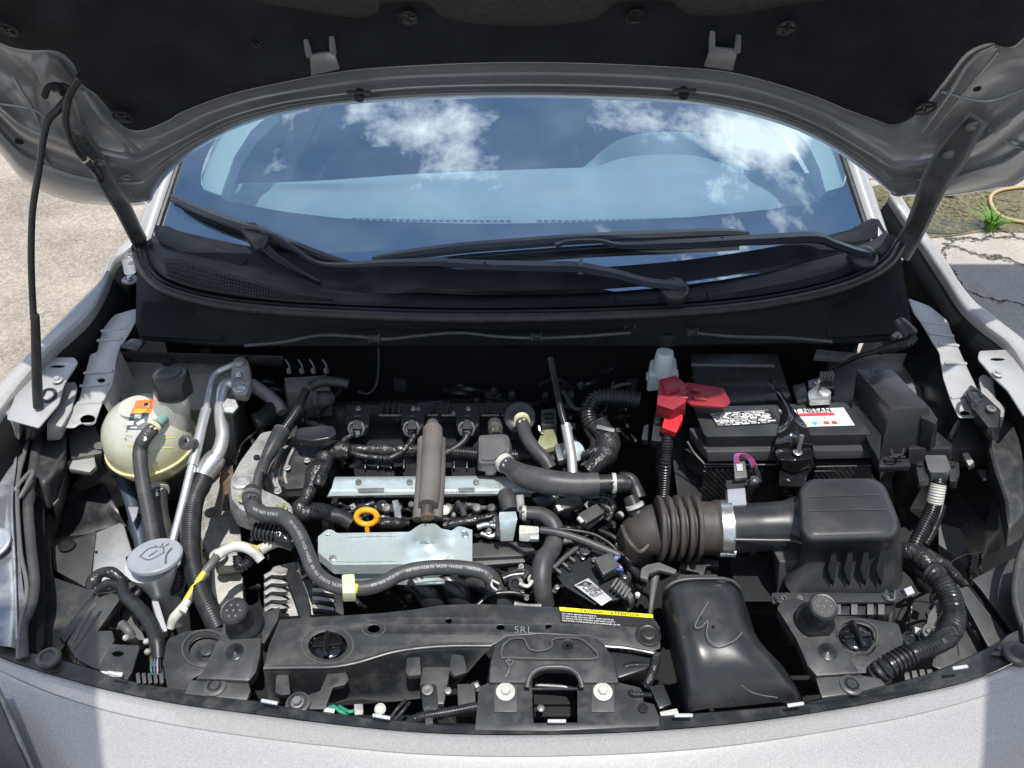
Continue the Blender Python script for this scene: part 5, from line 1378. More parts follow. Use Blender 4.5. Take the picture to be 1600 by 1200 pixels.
m = M(); m.tube([(1044, 678, .935), (1041, 705, .905), (1039, 730, .88), (1036, 770, .82)], 9.5, seg=14, rib=(4.6, .16)); part(m, 'corrugated_conduit', 'conduit', red)
m = M(); m.tube([(1030, 700, .88), (1029, 730, .84), (1033, 770, .80)], 5, seg=10, rib=(4, .14)); part(m, 'corrugated_conduit', 'conduit', red)
# brake fluid reservoir
res = empty('brake_fluid_reservoir', P(1037, 570, .93), car, 'milky white fluid reservoir with a black cap in the shade')
m = M(); m.lathe(P(1038, 560, .96), [(15, -30), (15, 0), (14, 6), (13, 12)], (0, .15, 1), 22); part(m, 'neck', 'milky_plastic', res)
m = M(); m.lathe(P(1040, 528, .985), [(17, -8), (19, 0), (19, 10), (17, 13), (9, 14)], (0, .15, 1), 24); part(m, 'cap', 'deep_black', res)
m = M(); m.frust(fillet([(1016, 562), (1056, 558), (1058, 584), (1014, 588)], 5), .93, fillet([(1012, 580), (1058, 578), (1062, 606), (1010, 612)], 5), .89, .006, seg=3); part(m, 'body', 'milky_plastic', res)
m = M(); m.slab([(1010, 581), (1060, 577), (1061, 588), (1010, 592)], .915, .006, .002); part(m, 'seam', 'milky_plastic', res)
# fuse box
fb = empty('fuse_box', P(1410, 640, .85), car, 'tall black fuse box beside the battery')
m = M(); m.frust([(1338, 577), (1392, 575), (1452, 636), (1392, 638)], .99, [(1330, 640), (1392, 640), (1458, 700), (1374, 716)], .89, .003); part(m, 'cover', 'satin_black', fb)
m = M(); m.frust([(1440, 622), (1452, 636), (1466, 655), (1462, 662), (1440, 652)], .972, [(1440, 660), (1452, 670), (1462, 700), (1452, 706), (1436, 700)], .90, .003); part(m, 'cover_side', 'satin_black', fb)
m = M(); m.frust([(1383, 654), (1430, 654), (1429, 660), (1383, 661)], .958, [(1380, 700), (1420, 700), (1418, 708), (1380, 708)], .885, .0015); part(m, 'latch_panel', 'satin_black', fb)
m = M(); m.frust([(1460, 670), (1488, 694), (1488, 700), (1420, 702), (1422, 692), (1456, 692)], .905, [(1460, 690), (1488, 712), (1486, 726), (1420, 726), (1420, 712), (1456, 710)], .87, .0025); part(m, 'base', 'satin_black', fb)
m = M(); m.frust([(1340, 600), (1380, 640), (1374, 720), (1330, 640)], .93, [(1340, 640), (1380, 690), (1374, 760), (1330, 690)], .80, .003); part(m, 'base_side', 'satin_black', fb)
m = M(); m.frust([(1375, 718), (1420, 716), (1424, 728), (1372, 730)], .885, [(1375, 725), (1420, 722), (1420, 736), (1374, 738)], .87, .002); part(m, 'base', 'satin_black', fb)
m = M()
m.tube([(1392, 702, .915), (1396, 710, .915), (1409, 710, .915), (1412, 701, .915)], 1.8, seg=6, n=3); m.tube([(1388, 714, .90), (1414, 714, .90)], 1.8, seg=6)
part(m, 'latch', 'satin_black', fb)
con = empty('harness_connector', P(1463, 725, .9), car, 'grey plug on the side of the fuse box')
m = M(); m.frust(fillet([(1445, 711), (1478, 711), (1486, 732), (1480, 738), (1454, 738), (1450, 732)], 3), .93, fillet([(1445, 722), (1478, 722), (1487, 745), (1480, 752), (1454, 752), (1449, 745)], 3), .905, .003, seg=3); part(m, 'plug', 'grey_plastic', con)
m = M(); m.frust([(1430, 722), (1446, 718), (1452, 750), (1436, 754)], .92, [(1430, 730), (1446, 728), (1450, 760), (1434, 764)], .90, .002); part(m, 'lever', 'satin_black', con)
m = M(); m.frust([(1482, 720), (1498, 722), (1500, 740), (1494, 752), (1484, 752)], .92, [(1482, 728), (1498, 732), (1498, 750), (1494, 764), (1484, 762)], .90, .002); part(m, 'lever', 'satin_black', con)
for q in ((1438, 724), (1489, 725)):
    m = M(); m.slab([(q[0] - 5, q[1] - 3), (q[0] + 5, q[1] - 3), (q[0] + 5, q[1] + 3), (q[0] - 5, q[1] + 3)], .925, .004, .001); part(m, 'lever_slot', 'deep_black', con)
# air box
ab = empty('air_box', P(1320, 850, .8), car, 'large black air filter box with a rounded lid')
m = M()
def ring(pts, z): return lift(fillet(pts, 14, 5), z) if False else lift([(x, y, z + dz) for x, y, dz in pts], 0)
lo = fillet([(1246, 762), (1262, 747), (1366, 745), (1384, 756), (1409, 820), (1398, 842), (1262, 846), (1250, 832)], 14, 4)
def scl(poly, s, cy=795, cx=1325, dy=0): return [(cx + (x - cx) * s, cy + (y - cy) * s + dy) for x, y in poly]
rings = [(.80, .978, -3), (.92, .975, -2), (.975, .966, 1), (1.0, .950, 4)]
b = bmesh.new(); RR = []
for s_, z_, dy in rings:
    RR.append([b.verts.new(P(x, y, z_)) for x, y in scl(lo, s_, dy=dy)])
RR.append([b.verts.new(P(x, y + (14 if y > 800 else 8), .915)) for x, y in lo])
RR.append([b.verts.new(P(x + (2 if x > 1300 else -4), y + (52 if y > 800 else 30), .88)) for x, y in lo])
RR.append([b.verts.new(P(x + (4 if x > 1300 else -24), y + (82 if y > 800 else 60), .855)) for x, y in lo])
nn = len(lo)
b.faces.new(RR[0])
for i in range(len(RR) - 1):
    for j in range(nn):
        b.faces.new((RR[i][j], RR[i + 1][j], RR[i + 1][(j + 1) % nn], RR[i][(j + 1) % nn]))
bmesh.ops.recalc_face_normals(b, faces=b.faces); m.merge(b)
o = part(m, 'lid', 'airbox_plastic', ab, ang=70)
m = M(); m.tube([(1268, 776, .980), (1372, 773, .980)], .6, seg=6); part(m, 'mould_seam', 'airbox_plastic', ab)
m = M(); m.tube([(1262, 798, .980), (1386, 796, .980)], 0.6, seg=6); part(m, 'mould_seam', 'airbox_plastic', ab)
for x, y in ((1222, 930), (1392, 926)):
    m = M(); m.tube([(x - 7, y - 4, .885), (x - 6, y + 10, .872), (x + 6, y + 10, .872), (x + 7, y - 4, .885)], 1.5, seg=6, n=4); part(m, 'wire_latch', 'bright_metal', ab)
for x in (1225, 1250, 1385):
    bolt_part((x, 934, .869), 3.0, 'shade_metal', ab, w=1.5)
for i, x in enumerate((1297, 1322, 1347, 1372)):
    m = M()
    T = [P(x + 9, 858, .922), P(x + 10, 862, .922), P(x + 6, 912, .878), P(x + 1, 908, .878), P(x - 4, 890, .90), P(x + 2, 866, .922)]
    m.hull2([p + Vector((0, 0, .004)) for p in T], [p - Vector((0, 0, .006)) for p in T], .0006); part(m, 'lid_fin', 'deep_black', ab)
m = M(); m.slab(fillet([(1206, 926), (1398, 926), (1404, 918), (1408, 932), (1400, 940), (1206, 942)], 3), .868, .006, .0015); part(m, 'lid_flange', 'airbox_plastic', ab)
m = M(); m.frust([(1215, 938), (1400, 938), (1390, 960), (1230, 962)], .855, [(1215, 990), (1400, 990), (1390, 1010), (1230, 1010)], .72, .004); part(m, 'lower_case', 'satin_black', ab)
for x in (1310, 1336, 1361, 1378):
    m = M(); m.frust([(x - 6, 944), (x + 4, 944), (x + 4, 960), (x - 6, 960)], .862, [(x - 6, 952), (x + 4, 952), (x + 4, 968), (x - 6, 968)], .84, .001); part(m, 'case_clip', 'grey_plastic', ab)
m = M(); m.tube([P(1132, 826, .895), P(1180, 824, .895), P(1225, 822, .897), P(1262, 820, .90), P(1300, 815, .90)], [39, 38, 39, 50, 60], seg=28, n=6); part(m, 'outlet_tube', 'airbox_plastic', ab)
m = M(); m.tube([(1148, 843, .918), (1200, 844, .918), (1240, 845, .918), (1268, 853, .912)], 2.2, seg=8); part(m, 'tube_seam', 'airbox_plastic', ab)
m = M(); m.frust([(1202, 848), (1242, 850), (1262, 876), (1218, 878)], .885, [(1205, 865), (1242, 865), (1262, 925), (1214, 928)], .82, .004); part(m, 'side_box', 'airbox_plastic', ab)
m = M(); m.frust([(1140, 870), (1210, 870), (1215, 940), (1150, 940)], .80, [(1140, 890), (1210, 890), (1215, 960), (1150, 960)], .66, .004); part(m, 'lower_case', 'deep_black', ab)
# air flow sensor
sen = empty('air_flow_sensor', P(1160, 750, .93), car)
m = M(); m.slab([(1136, 757), (1164, 757), (1167, 788), (1138, 790)], .938, .02, .002); part(m, 'sensor_plate', 'cap_grey', sen)
m = M(); m.frust([(1146, 722), (1164, 720), (1168, 746), (1148, 748)], .965, [(1146, 728), (1164, 726), (1168, 752), (1148, 754)], .945, .0025); part(m, 'plug', 'grey_plastic', sen)
m = M(); m.frust([(1150, 725), (1160, 724), (1161, 735), (1152, 736)], .968, [(1150, 727), (1160, 726), (1161, 737), (1152, 738)], .96, .001); part(m, 'plug_lock', 'label_silver', sen)
m = M(); m.frust([(1134, 750), (1176, 748), (1186, 756), (1134, 760)], .948, [(1134, 756), (1176, 754), (1186, 762), (1134, 766)], .935, .002); part(m, 'plug_base', 'satin_black', sen)
m = M(); m.lathe(P(1178, 752, .955), [(5, -36), (6, -20), (7, -4), (8, 0), (7, 6), (4, 8)], (0, -.25, 1), 16); part(m, 'sensor_stalk', 'airbox_plastic', sen)
for i, (mt, dx) in enumerate((('pink_wire', 0), ('pink_wire', 2.5), ('purple_wire', -2.5), ('pink_wire', 5))):
    m = M(); m.tube([(1150 + dx, 724, .965), (1150 + dx * .8, 712, .975), (1158 + dx, 709, .975), (1170 + dx, 716, .965), (1176 + dx, 726, .955), (1178 + dx, 736, .945)], 1.1, seg=6); part(m, 'thin_wire', mt, sen)
m = M(); m.tube([(1176, 728, .953), (1182, 738, .94), (1186, 752, .925)], 5, seg=10); part(m, 'wire_sleeve', 'tape', sen)
# intake hose (bellows)
ih = empty('intake_hose', P(1060, 820, .88), car, 'brownish rubber intake hose with ribbed bellows')
def rg(x0, x1, r, z=.898, py=826):
    return x0, x1, r
pts = []; rad = []
for i, x in enumerate((1030, 1044, 1058, 1072, 1086)):
    for dx, r in ((-5.5, 40), (-3.5, 50), (-1.5, 51.5), (1.5, 51.5), (3.5, 50), (5.5, 40)):
        pts.append(P(x + dx, 826 - (x - 1030) * .02, .892)); rad.append(px2m(r, pts[-1]))
m = M(); m.sweep(pts, rad, 32); part(m, 'bellows', 'brown_rubber', ih)
m = M(); m.tube([P(1089, 825, .892), P(1112, 825, .892), P(1118, 825, .892), P(1122, 825, .892), P(1126, 825, .892)], [42, 41, 44, 44, 42], seg=30, n=4); part(m, 'cuff', 'brown_rubber', ih)
m = M(); m.tube([P(1026, 828, .892), P(1012, 831, .888), P(998, 842, .868), P(990, 862, .83), P(986, 890, .77)], [41, 38, 34, 32, 30], seg=28, n=6); part(m, 'elbow', 'brown_rubber', ih)
m = M(); m.tube([(972, 822, .905), (978, 838, .908), (988, 852, .905), (1000, 862, .895), (1014, 852, .90)], 3.5, seg=8); part(m, 'elbow_rib', 'brown_rubber', ih)
m = M(); m.tube([P(1126, 825, .893), P(1134, 825, .894), P(1143, 825, .895)], 43.5, seg=36, n=2); part(m, 'hose_clamp', 'bright_metal', ih, 'bright steel worm clamp')
m = M()
for k in range(14):
    a = math.radians(30 + k * 6.0); c = P(1134, 825, .894); r = px2m(44, c)
    m.box(c + Vector((0, -r * sin(a) * .9 - .001, r * cos(a))), (.010, .0016, .0012), (a, 0, 0), 0)
part(m, 'clamp_slots', 'shade_metal', ih, kind='stuff')
c = P(1134, 860, .875); m = M(); m.sweep([c + Vector((-.013, -.008, .004)), c + Vector((.013, -.008, .004))], .0075, 12); m.lathe(c + Vector((0, -.006, .008)), [(8, 0), (8, 4), (5, 6), (2, 6)], (0, -.5, .9), 18); part(m, 'clamp_screw', 'bright_metal', ih)
m = M(); m.tube([(968, 745, .94), (985, 748, .94), (993, 762, .93), (998, 778, .92)], [8, 9, 10, 13], seg=14); part(m, 'vent_elbow', 'rubber', ih)
m = M(); m.tube([(985, 778, .925), (992, 795, .918), (998, 808, .91)], [12, 13, 14], seg=16); part(m, 'vent_nipple', 'rubber', ih)
m = M(); m.tube([(991, 788, .93), (993, 793, .926)], 14.5, seg=18); part(m, 'clamp_ring', 'cream_metal', ih)
# fresh air duct in front
du = empty('air_duct', P(1130, 1010, .85), car, 'smooth black moulded air duct behind the bumper')
rw = [([(1036, 936), (1040, 918), (1062, 906), (1100, 904), (1138, 906), (1154, 916), (1162, 936)], .80, .93),
      ([(1034, 950), (1044, 932), (1066, 924), (1100, 921), (1136, 923), (1158, 934), (1170, 958)], .80, .95),
      ([(1040, 990), (1052, 976), (1074, 970), (1106, 966), (1144, 968), (1170, 980), (1186, 1000)], .80, .95),
      ([(1052, 1040), (1062, 1026), (1084, 1018), (1120, 1014), (1168, 1016), (1206, 1030), (1226, 1044)], .80, .945),
      ([(1062, 1085), (1070, 1072), (1096, 1062), (1140, 1058), (1196, 1060), (1234, 1070), (1252, 1086)], .80, .925),
      ([(1066, 1118), (1076, 1114), (1100, 1108), (1150, 1104), (1206, 1098), (1240, 1096), (1258, 1108)], .80, .885)]
rows = []
for poly, zl, zh in rw:
    zs = [zl, zl + (zh - zl) * .78, zh - .003, zh, zh - .003, zl + (zh - zl) * .78, zl]
    rows.append([(x, y, z) for (x, y), z in zip(poly, zs)])
m = M(); m.loft(rows, nu=6, nv=6); part(m, 'duct_body', 'airbox_plastic', du, ang=70)
b0 = [P(x, y, .905) for x, y in ((1042, 925), (1062, 912), (1100, 909), (1138, 911), (1156, 922))]
m = M(); m.tube([(1036, 936, .88), (1041, 919, .928), (1062, 907, .938), (1100, 904, .94), (1138, 906, .938), (1154, 917, .928), (1162, 938, .89)], 3, seg=10); part(m, 'duct_rim', 'airbox_plastic', du)
m = M(); m.frust([(1062, 897), (1120, 897), (1126, 904), (1056, 905)], .935, [(1062, 910), (1120, 910), (1126, 916), (1056, 916)], .90, .004); part(m, 'duct_tab', 'airbox_plastic', du)
m = M(); m.tube([(1107, 940, .956), (1098, 955, .957), (1086, 978, .957), (1096, 980, .957), (1106, 970, .957), (1104, 988, .956), (1110, 1002, .956), (1126, 1008, .955), (1146, 1002, .954), (1160, 988, .953)], .9, seg=5); part(m, 'chalk_scribble', 'chalk', du)
for x, y, z in ((1116, 976, .957), (1096, 962, .957), (1068, 996, .95)):
    m = M(); m.lathe(P(x, y, z), [(2.6, -1), (2.4, .6)], (0, 0, 1), 12); part(m, 'moulding_mark', 'satin_black', du)
m = M(); m.tube([(1158, 1070, .944), (1172, 1080, .938), (1190, 1086, .933), (1215, 1090, .925)], .6, seg=5); part(m, 'scratch', 'shade_metal', du)
# harness at right
hs_ = empty('wiring_harness', P(1460, 880, .85), car, 'thick black corrugated harness at the right')
def cond(pts, r, mt='conduit', rib=(6, .15), par=None, name='corrugated_conduit', seg=14, label=None):
    m = M(); m.tube(pts, r, seg=seg, rib=rib, n=10); return part(m, name, mt, par or hs_, label)
cond([(1467, 738, .91), (1467, 748, .905), (1466, 758, .90)], 10.5, rib=(4, .12))
cond([(1466, 756, .90), (1463, 772, .885), (1460, 786, .87)], 12.5, 'cream_metal', rib=(4, .10), name='taped_section', label='pale tape wrapped section')
cond([(1460, 784, .87), (1454, 802, .86), (1443, 824, .85), (1432, 846, .84), (1426, 862, .83)], 11, rib=(4.6, .15))
cond([(1472, 790, .85), (1466, 810, .84), (1455, 835, .83), (1446, 850, .82)], 6, rib=(4, .14))
def taped(pts, r, par=None, mt='tape', name='taped_bundle', seg=14):
    m = M(); m.tube(pts, r, seg=seg, n=10, jitter=.25); return part(m, name, mt, par or hs_)
taped([(1400, 866, .83), (1418, 862, .845), (1436, 870, .85), (1452, 884, .85), (1466, 902, .85)], [16, 16, 15, 15, 15])
taped([(1436, 862, .84), (1456, 872, .84), (1475, 885, .83), (1495, 905, .80)], [12, 11, 10, 9])
cond([(1480, 888, .83), (1494, 902, .82), (1506, 912, .80)], 7, rib=(4.5, .15))
cond([(1452, 896, .865), (1462, 902, .868), (1474, 914, .87), (1484, 930, .875), (1490, 948, .88), (1492, 968, .88), (1486, 986, .885), (1476, 998, .89)], 17, rib=(7, .10))
cond([(1484, 986, .888), (1474, 998, .892), (1462, 1006, .895), (1446, 1014, .895), (1430, 1020, .895), (1414, 1026, .89)], [17, 17, 16, 15, 15, 15], rib=(5.5, .14))
cond([(1422, 1022, .893), (1404, 1032, .89), (1386, 1042, .885), (1372, 1052, .87), (1364, 1062, .84)], [17, 18, 18, 17, 14], rib=(7.5, .20), seg=16)
m = M(); m.tube([(1476, 990, .892), (1484, 1002, .892)], 19, seg=14); part(m, 'cable_tie', 'satin_black', hs_)
m = M(); m.tube([(1466, 1000, .894), (1472, 1006, .892)], 18, seg=14); part(m, 'cable_tie', 'satin_black', hs_)
m = M(); m.tube([(1408, 872, .80), (1426, 884, .79), (1440, 900, .78), (1448, 915, .76)], 16, seg=16); part(m, 'bent_hose', 'rubber', hs_)
m = M(); m.frust([(1450, 960), (1474, 926), (1482, 930), (1462, 972), (1452, 990), (1446, 985)], .86, [(1450, 966), (1474, 934), (1482, 938), (1462, 980), (1452, 998), (1446, 990)], .84, .003); part(m, 'bracket', 'grey_plastic', hs_)
m = M(); m.plate([(q[0], q[1], .862) for q in circ(1452, 984, 11, 11, 18)], holes=[[(a, b, .862) for a, b in circ(1452, 985, 6, 5, 12)]], thick=.006); part(m, 'bracket_eye', 'grey_plastic', hs_)
m = M(); m.slab([(1412, 920), (1424, 915), (1430, 926), (1418, 930)], .86, .008, .001); part(m, 'paper_tag', 'label_silver', hs_)
for i, (x, y) in enumerate(((1412, 1054), (1424, 1052), (1436, 1050), (1448, 1050))):
    m = M(); m.frust([(x, y - 4), (x + 8, y - 5), (x + 12, y + 10), (x + 3, y + 12)], .85, [(x, y), (x + 8, y), (x + 12, y + 14), (x + 3, y + 16)], .83, .0015); part(m, 'plug_rib', 'grey_plastic', hs_)
m = M(); m.slab([(1429, 978), (1440, 982), (1438, 992), (1430, 988)], .84, .01, .002); part(m, 'pale_tab', 'cream_metal', hs_)
m = M(); m.lathe(P(1424, 1000, .835), [(14, -6), (14, 2), (11, 4), (10, 1), (4, 1)], (0, 0, 1), 20); part(m, 'round_grommet', 'satin_black', hs_)
# sensor and cable by the strut tower, right
sp_ = empty('speed_sensor', P(1408, 520, 1.0), car)
m = M(); m.sweep([P(1404, 506, 1.0), P(1412, 514, 1.0), P(1424, 524, .998)], [.016, .017, .015], 14); part(m, 'sensor_body', 'satin_black', sp_)
m = M(); m.tube([(1428, 528, .995), (1420, 536, .99), (1404, 541, .98), (1388, 545, .97), (1372, 549, .96)], 7, seg=12, rib=(4, .16)); part(m, 'corrugated_conduit', 'conduit', sp_)
m = M(); m.tube([(1376, 548, .962), (1350, 554, .95), (1330, 562, .93), (1300, 575, .90)], 4, seg=10); part(m, 'cable', 'rubber', sp_)
m = M(); m.tube([(1395, 528, .99), (1403, 522, .995), (1408, 528, .99)], 5, seg=10); part(m, 'clip', 'shade_metal', sp_)
# ================================================================= engine
eng = empty('engine', P(650, 800, .6), car, 'engine with bare metal plates, hoses and a yellow dipstick ring')
def pt(m, name, mt, label=None, par=None, ang=38, kind=None): return part(m, name, mt, par or eng, label, ang, kind)
def hose(pts, r, mt='rubber', name='hose', par=None, seg=16, label=None, jitter=0.0, rib=None, n=9):
    m = M(); m.tube(pts, r, seg=seg, n=n, jitter=jitter, rib=rib); return pt(m, name, mt, label, par)
def ringtie(p0, p1, r, mt='cream_metal', name='spring_clamp', par=None):
    """spring clamp: band with two ears"""
    m = M(); A, B = V(p0), V(p1); m.sweep([A, A.lerp(B, .5), B], px2m(r, A), 18)
    k = px2m(1, A); vw = (CAMP - A).normalized()
    ax = (B - A).normalized(); sd_ = ax.cross(vw).normalized(); c = A.lerp(B, .5) + vw * (r * k)
    for s_ in (-1, 1):
        m.sweep([c + sd_ * (s_ * 2.5 * k), c + sd_ * (s_ * 4 * k) + vw * (4 * k) + ax * (s_ * 2 * k)], [2.0 * k, 1.4 * k], 6)
    return pt(m, name, mt, None, par)
# block, head and lower mass
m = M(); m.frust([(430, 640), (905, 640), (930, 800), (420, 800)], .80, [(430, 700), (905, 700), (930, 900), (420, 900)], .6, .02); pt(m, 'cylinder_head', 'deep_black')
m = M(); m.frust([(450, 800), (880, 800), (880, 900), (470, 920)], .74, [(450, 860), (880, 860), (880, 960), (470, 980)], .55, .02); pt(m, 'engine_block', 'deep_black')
# black intake manifold / rocker cover
m = M(); m.frust(fillet([(440, 628), (800, 622), (830, 640), (830, 700), (560, 704), (520, 700), (440, 690)], 6), .84, fillet([(440, 650), (800, 650), (836, 660), (836, 730), (560, 735), (520, 730), (440, 720)], 6), .78, .006); pt(m, 'rocker_cover', 'satin_black')
m = M(); m.frust([(540, 632), (830, 628), (832, 644), (540, 648)], .865, [(540, 650), (830, 648), (832, 664), (540, 668)], .83, .003); pt(m, 'manifold_rail', 'black_plastic')
for i in range(4):
    x = 598 + i * 9
    m = M(); m.box((x, 642, .872), (.004, .028, .02), (0, 0, 0), .001); pt(m, 'manifold_rib', 'black_plastic')
for i, x in enumerate((676, 700, 762, 790, 812)):
    m = M(); m.box((x, 640, .87), (.004, .03, .016), (0, 0, 0), .001); pt(m, 'manifold_rib', 'black_plastic')
for i, (x0, x1) in enumerate(((592, 628), (668, 684), (690, 712), (752, 780), (784, 800))):
    m = M(); m.sweep([P(x0, 649, .878), P(x1, 649, .878)], .0022, 8); pt(m, 'manifold_ridge', 'grey_plastic')
# manifold runners hanging down in front of the head
for i in range(4):
    x = 555 + i * 76
    m = M(); m.frust(fillet([(x, 708), (x + 60, 708), (x + 62, 744), (x - 2, 744)], 6), .835, fillet([(x, 720), (x + 60, 720), (x + 62, 770), (x - 2, 770)], 6), .79, .006); pt(m, 'intake_runner', 'satin_black')
for i in range(9):
    x = 572 + i * 20 + (i // 4) * 18
    m = M(); m.box((x, 728, .842), (.003, .02, .022), (.3, 0, 0), .0008); pt(m, 'runner_rib', 'satin_black')
# ignition coils with plugs
coil0 = None
for i, (x, y) in enumerate(((559, 668), (645, 668), (731, 668))):
    c = empty('ignition_coil', P(x, y, .86), eng) if coil0 is None else None
    if coil0 is None:
        coil0 = c
    x_ = x
    m = M(); m.frust(fillet([(x - 18, y - 27), (x + 18, y - 27), (x + 18, y - 5), (x + 12, y + 2), (x - 12, y + 2), (x - 18, y - 5)], 3), .888, fillet([(x - 18, y - 18), (x + 18, y - 18), (x + 18, y + 8), (x + 12, y + 14), (x - 12, y + 14), (x - 18, y + 8)], 3), .865, .003); pt(m, 'coil_body', 'black_plastic')
    bolt_part((x + 1, y - 29, .888), 3.2, 'bright_metal', eng, w=1.3)
    m = M(); m.box((x - 1, y - 18, .891), (.011, .003, .002)); pt(m, 'coil_mark', 'grey_plastic')
    m = M(); m.lathe(P(x - 2, y + 2, .89), [(13, -16), (14, -2), (13.5, 4), (11, 6), (9, 2), (3, 0)], (0, -.75, .65), 8); 
    pt(m, 'coil_plug', 'grey_plastic')
    m = M(); m.frust([(x - 7, y - 11), (x + 5, y - 11), (x + 6, y + 2), (x - 8, y + 2)], .906, [(x - 8, y - 8), (x + 6, y - 8), (x + 7, y + 5), (x - 9, y + 5)], .896, .0015); pt(m, 'plug_lock', 'black_plastic')
bpy.data.objects.remove(coil0)
for k in range(3):
    m = M(); m.lathe(P((557, 643, 729)[k] + 1, 676, .888), [(5, 0), (4.5, 1)], (0, -.75, .65), 12); pt(m, 'wire_seal', 'rusty_iron' if k == 1 else 'label_silver')
# wires from the plugs
hose([(556, 678, .885), (546, 682, .882), (537, 690, .88), (540, 700, .878), (552, 708, .876), (570, 713, .872), (598, 716, .87)], 4.5, 'tape', 'plug_wire', jitter=.2)
hose([(648, 678, .885), (642, 690, .88), (630, 704, .876), (614, 714, .873), (600, 717, .87)], 5, 'tape', 'plug_wire', jitter=.2)
hose([(730, 678, .885), (726, 688, .88), (716, 697, .876), (704, 704, .872), (696, 708, .87)], 5.5, 'rubber', 'plug_wire')
hose([(540, 700, .875), (560, 702, .873), (590, 703, .87), (620, 704, .868), (656, 702, .866)], 9, 'tape', 'taped_harness', jitter=.35)
hose([(690, 706, .866), (715, 707, .866), (750, 710, .865), (790, 712, .865), (830, 713, .865), (860, 722, .86)], 11, 'conduit', 'corrugated_conduit', rib=(5, .16))
hose([(858, 716, .86), (880, 722, .858), (905, 726, .856), (935, 730, .855)], 10, 'conduit', 'corrugated_conduit', rib=(4.5, .14))
# left harness
hose([(546, 706, .885), (528, 704, .885), (510, 712, .885), (498, 734, .882), (486, 760, .876), (478, 782, .87)], [10, 12, 15, 16, 12, 10], 'tape', 'taped_harness', jitter=.4)
hose([(512, 722, .892), (502, 744, .89), (496, 760, .885)], [8, 9, 7], 'tape', 'taped_harness', jitter=.5)
hose([(478, 780, .87), (470, 792, .866), (474, 802, .862), (490, 800, .862), (510, 802, .862), (526, 808, .86)], [10, 13, 13, 13, 12, 11], 'tape', 'taped_harness', jitter=.3)
hose([(488, 796, .866), (505, 798, .866), (528, 806, .865), (552, 818, .86)], 12, 'conduit', 'corrugated_conduit', rib=(5, .15))
hose([(520, 806, .868), (536, 810, .866), (552, 820, .862)], 12.5, 'rubber', 'rubber_sleeve')
hose([(532, 802, .858), (548, 800, .856), (560, 794, .853)], 3, 'rubber', 'thin_hose')
hose([(580, 820, .86), (596, 818, .86), (620, 818, .86), (640, 818, .858)], [8, 9, 9, 6], 'tape', 'taped_harness', jitter=.4)
hose([(692, 822, .858), (712, 818, .858), (745, 812, .858), (772, 806, .858)], [6, 7, 8, 6], 'tape', 'taped_harness', jitter=.4)
hose([(690, 806, .85), (700, 812, .85), (760, 812, .85), (776, 804, .85)], 4, 'tape', 'taped_harness', jitter=.4)
# oil filler cap and timing cover
m = M(); m.lathe(P(496, 706, .85), [(36, -60), (36, -6), (34, 0), (26, 2), (26, 16)], (0, -.05, 1), 28); pt(m, 'filler_neck', 'satin_black')
m = M(); m.frust(fillet([(466, 668), (505, 663), (522, 666), (526, 676), (514, 684), (490, 688), (464, 684), (460, 676)], 5), .932, fillet([(466, 676), (505, 672), (522, 676), (526, 686), (514, 695), (490, 698), (464, 694), (460, 686)], 5), .918, .003, seg=3); pt(m, 'oil_cap', 'satin_black')
m = M(); m.frust([(454, 668), (464, 664), (466, 680), (455, 682)], .925, [(454, 674), (464, 670), (466, 688), (455, 690)], .91, .002); pt(m, 'cap_lug', 'black_plastic')
m = M(); m.frust(fillet([(424, 700), (446, 694), (480, 712), (470, 762), (430, 765), (416, 740)], 5), .87, fillet([(420, 720), (446, 710), (485, 730), (475, 790), (430, 790), (412, 760)], 5), .80, .006); pt(m, 'timing_cover', 'cast_aluminium')
for x in (428, 438, 447):
    m = M(); m.tube([(x + 12, 700, .885), (x + 2, 722, .884), (x - 2, 745, .88), (x + 4, 762, .876)], 2.6, seg=8); pt(m, 'cover_rib', 'cast_aluminium' if x != 438 else 'satin_black')
m = M(); m.frust(fillet([(450, 698), (478, 694), (500, 700), (496, 740), (482, 762), (444, 764), (440, 740)], 5), .880, fillet([(450, 712), (478, 708), (504, 720), (500, 760), (486, 784), (444, 786), (438, 760)], 5), .83, .006); pt(m, 'chain_cover', 'dusty_plastic')
m = M(); m.frust([(446, 762), (476, 760), (484, 774), (448, 776)], .872, [(446, 772), (476, 770), (486, 784), (448, 786)], .85, .003); pt(m, 'cover_flange', 'deep_black')
# engine mount bracket, cast
m = M(); m.frust(fillet([(408, 676), (430, 672), (436, 682), (420, 706), (404, 742), (408, 764), (440, 778), (456, 790), (458, 806), (440, 812), (404, 806), (376, 796), (362, 780), (360, 750), (376, 720)], 6), .905, fillet([(408, 690), (430, 686), (440, 700), (426, 724), (412, 756), (414, 776), (444, 792), (460, 806), (462, 824), (440, 838), (400, 832), (372, 822), (360, 800), (356, 764), (374, 736)], 6), .855, .005); pt(m, 'mount_bracket', 'cast_aluminium', 'rough cast aluminium mount bracket')
m = M(); m.lathe(P(377, 752, .909), [(15, -3), (15, 0), (13, 1.5), (10, 1.5), (9, -1), (3, -1)], (0, 0, 1), 26); pt(m, 'bracket_boss', 'cast_aluminium')
bolt_part((382, 778, .912), 6.5, 'yellow_zinc', eng, w=1.6)
bolt_part((440, 794, .912), 6.5, 'yellow_zinc', eng, w=1.5)
m = M(); m.lathe(P(401, 714, .909), [(5, -1), (5, .5), (3.5, 1)], (0, 0, 1), 14); pt(m, 'hole', 'deep_black')
bolt_part((434, 768, .895), 4.5, 'cast_aluminium', eng, w=1.3)
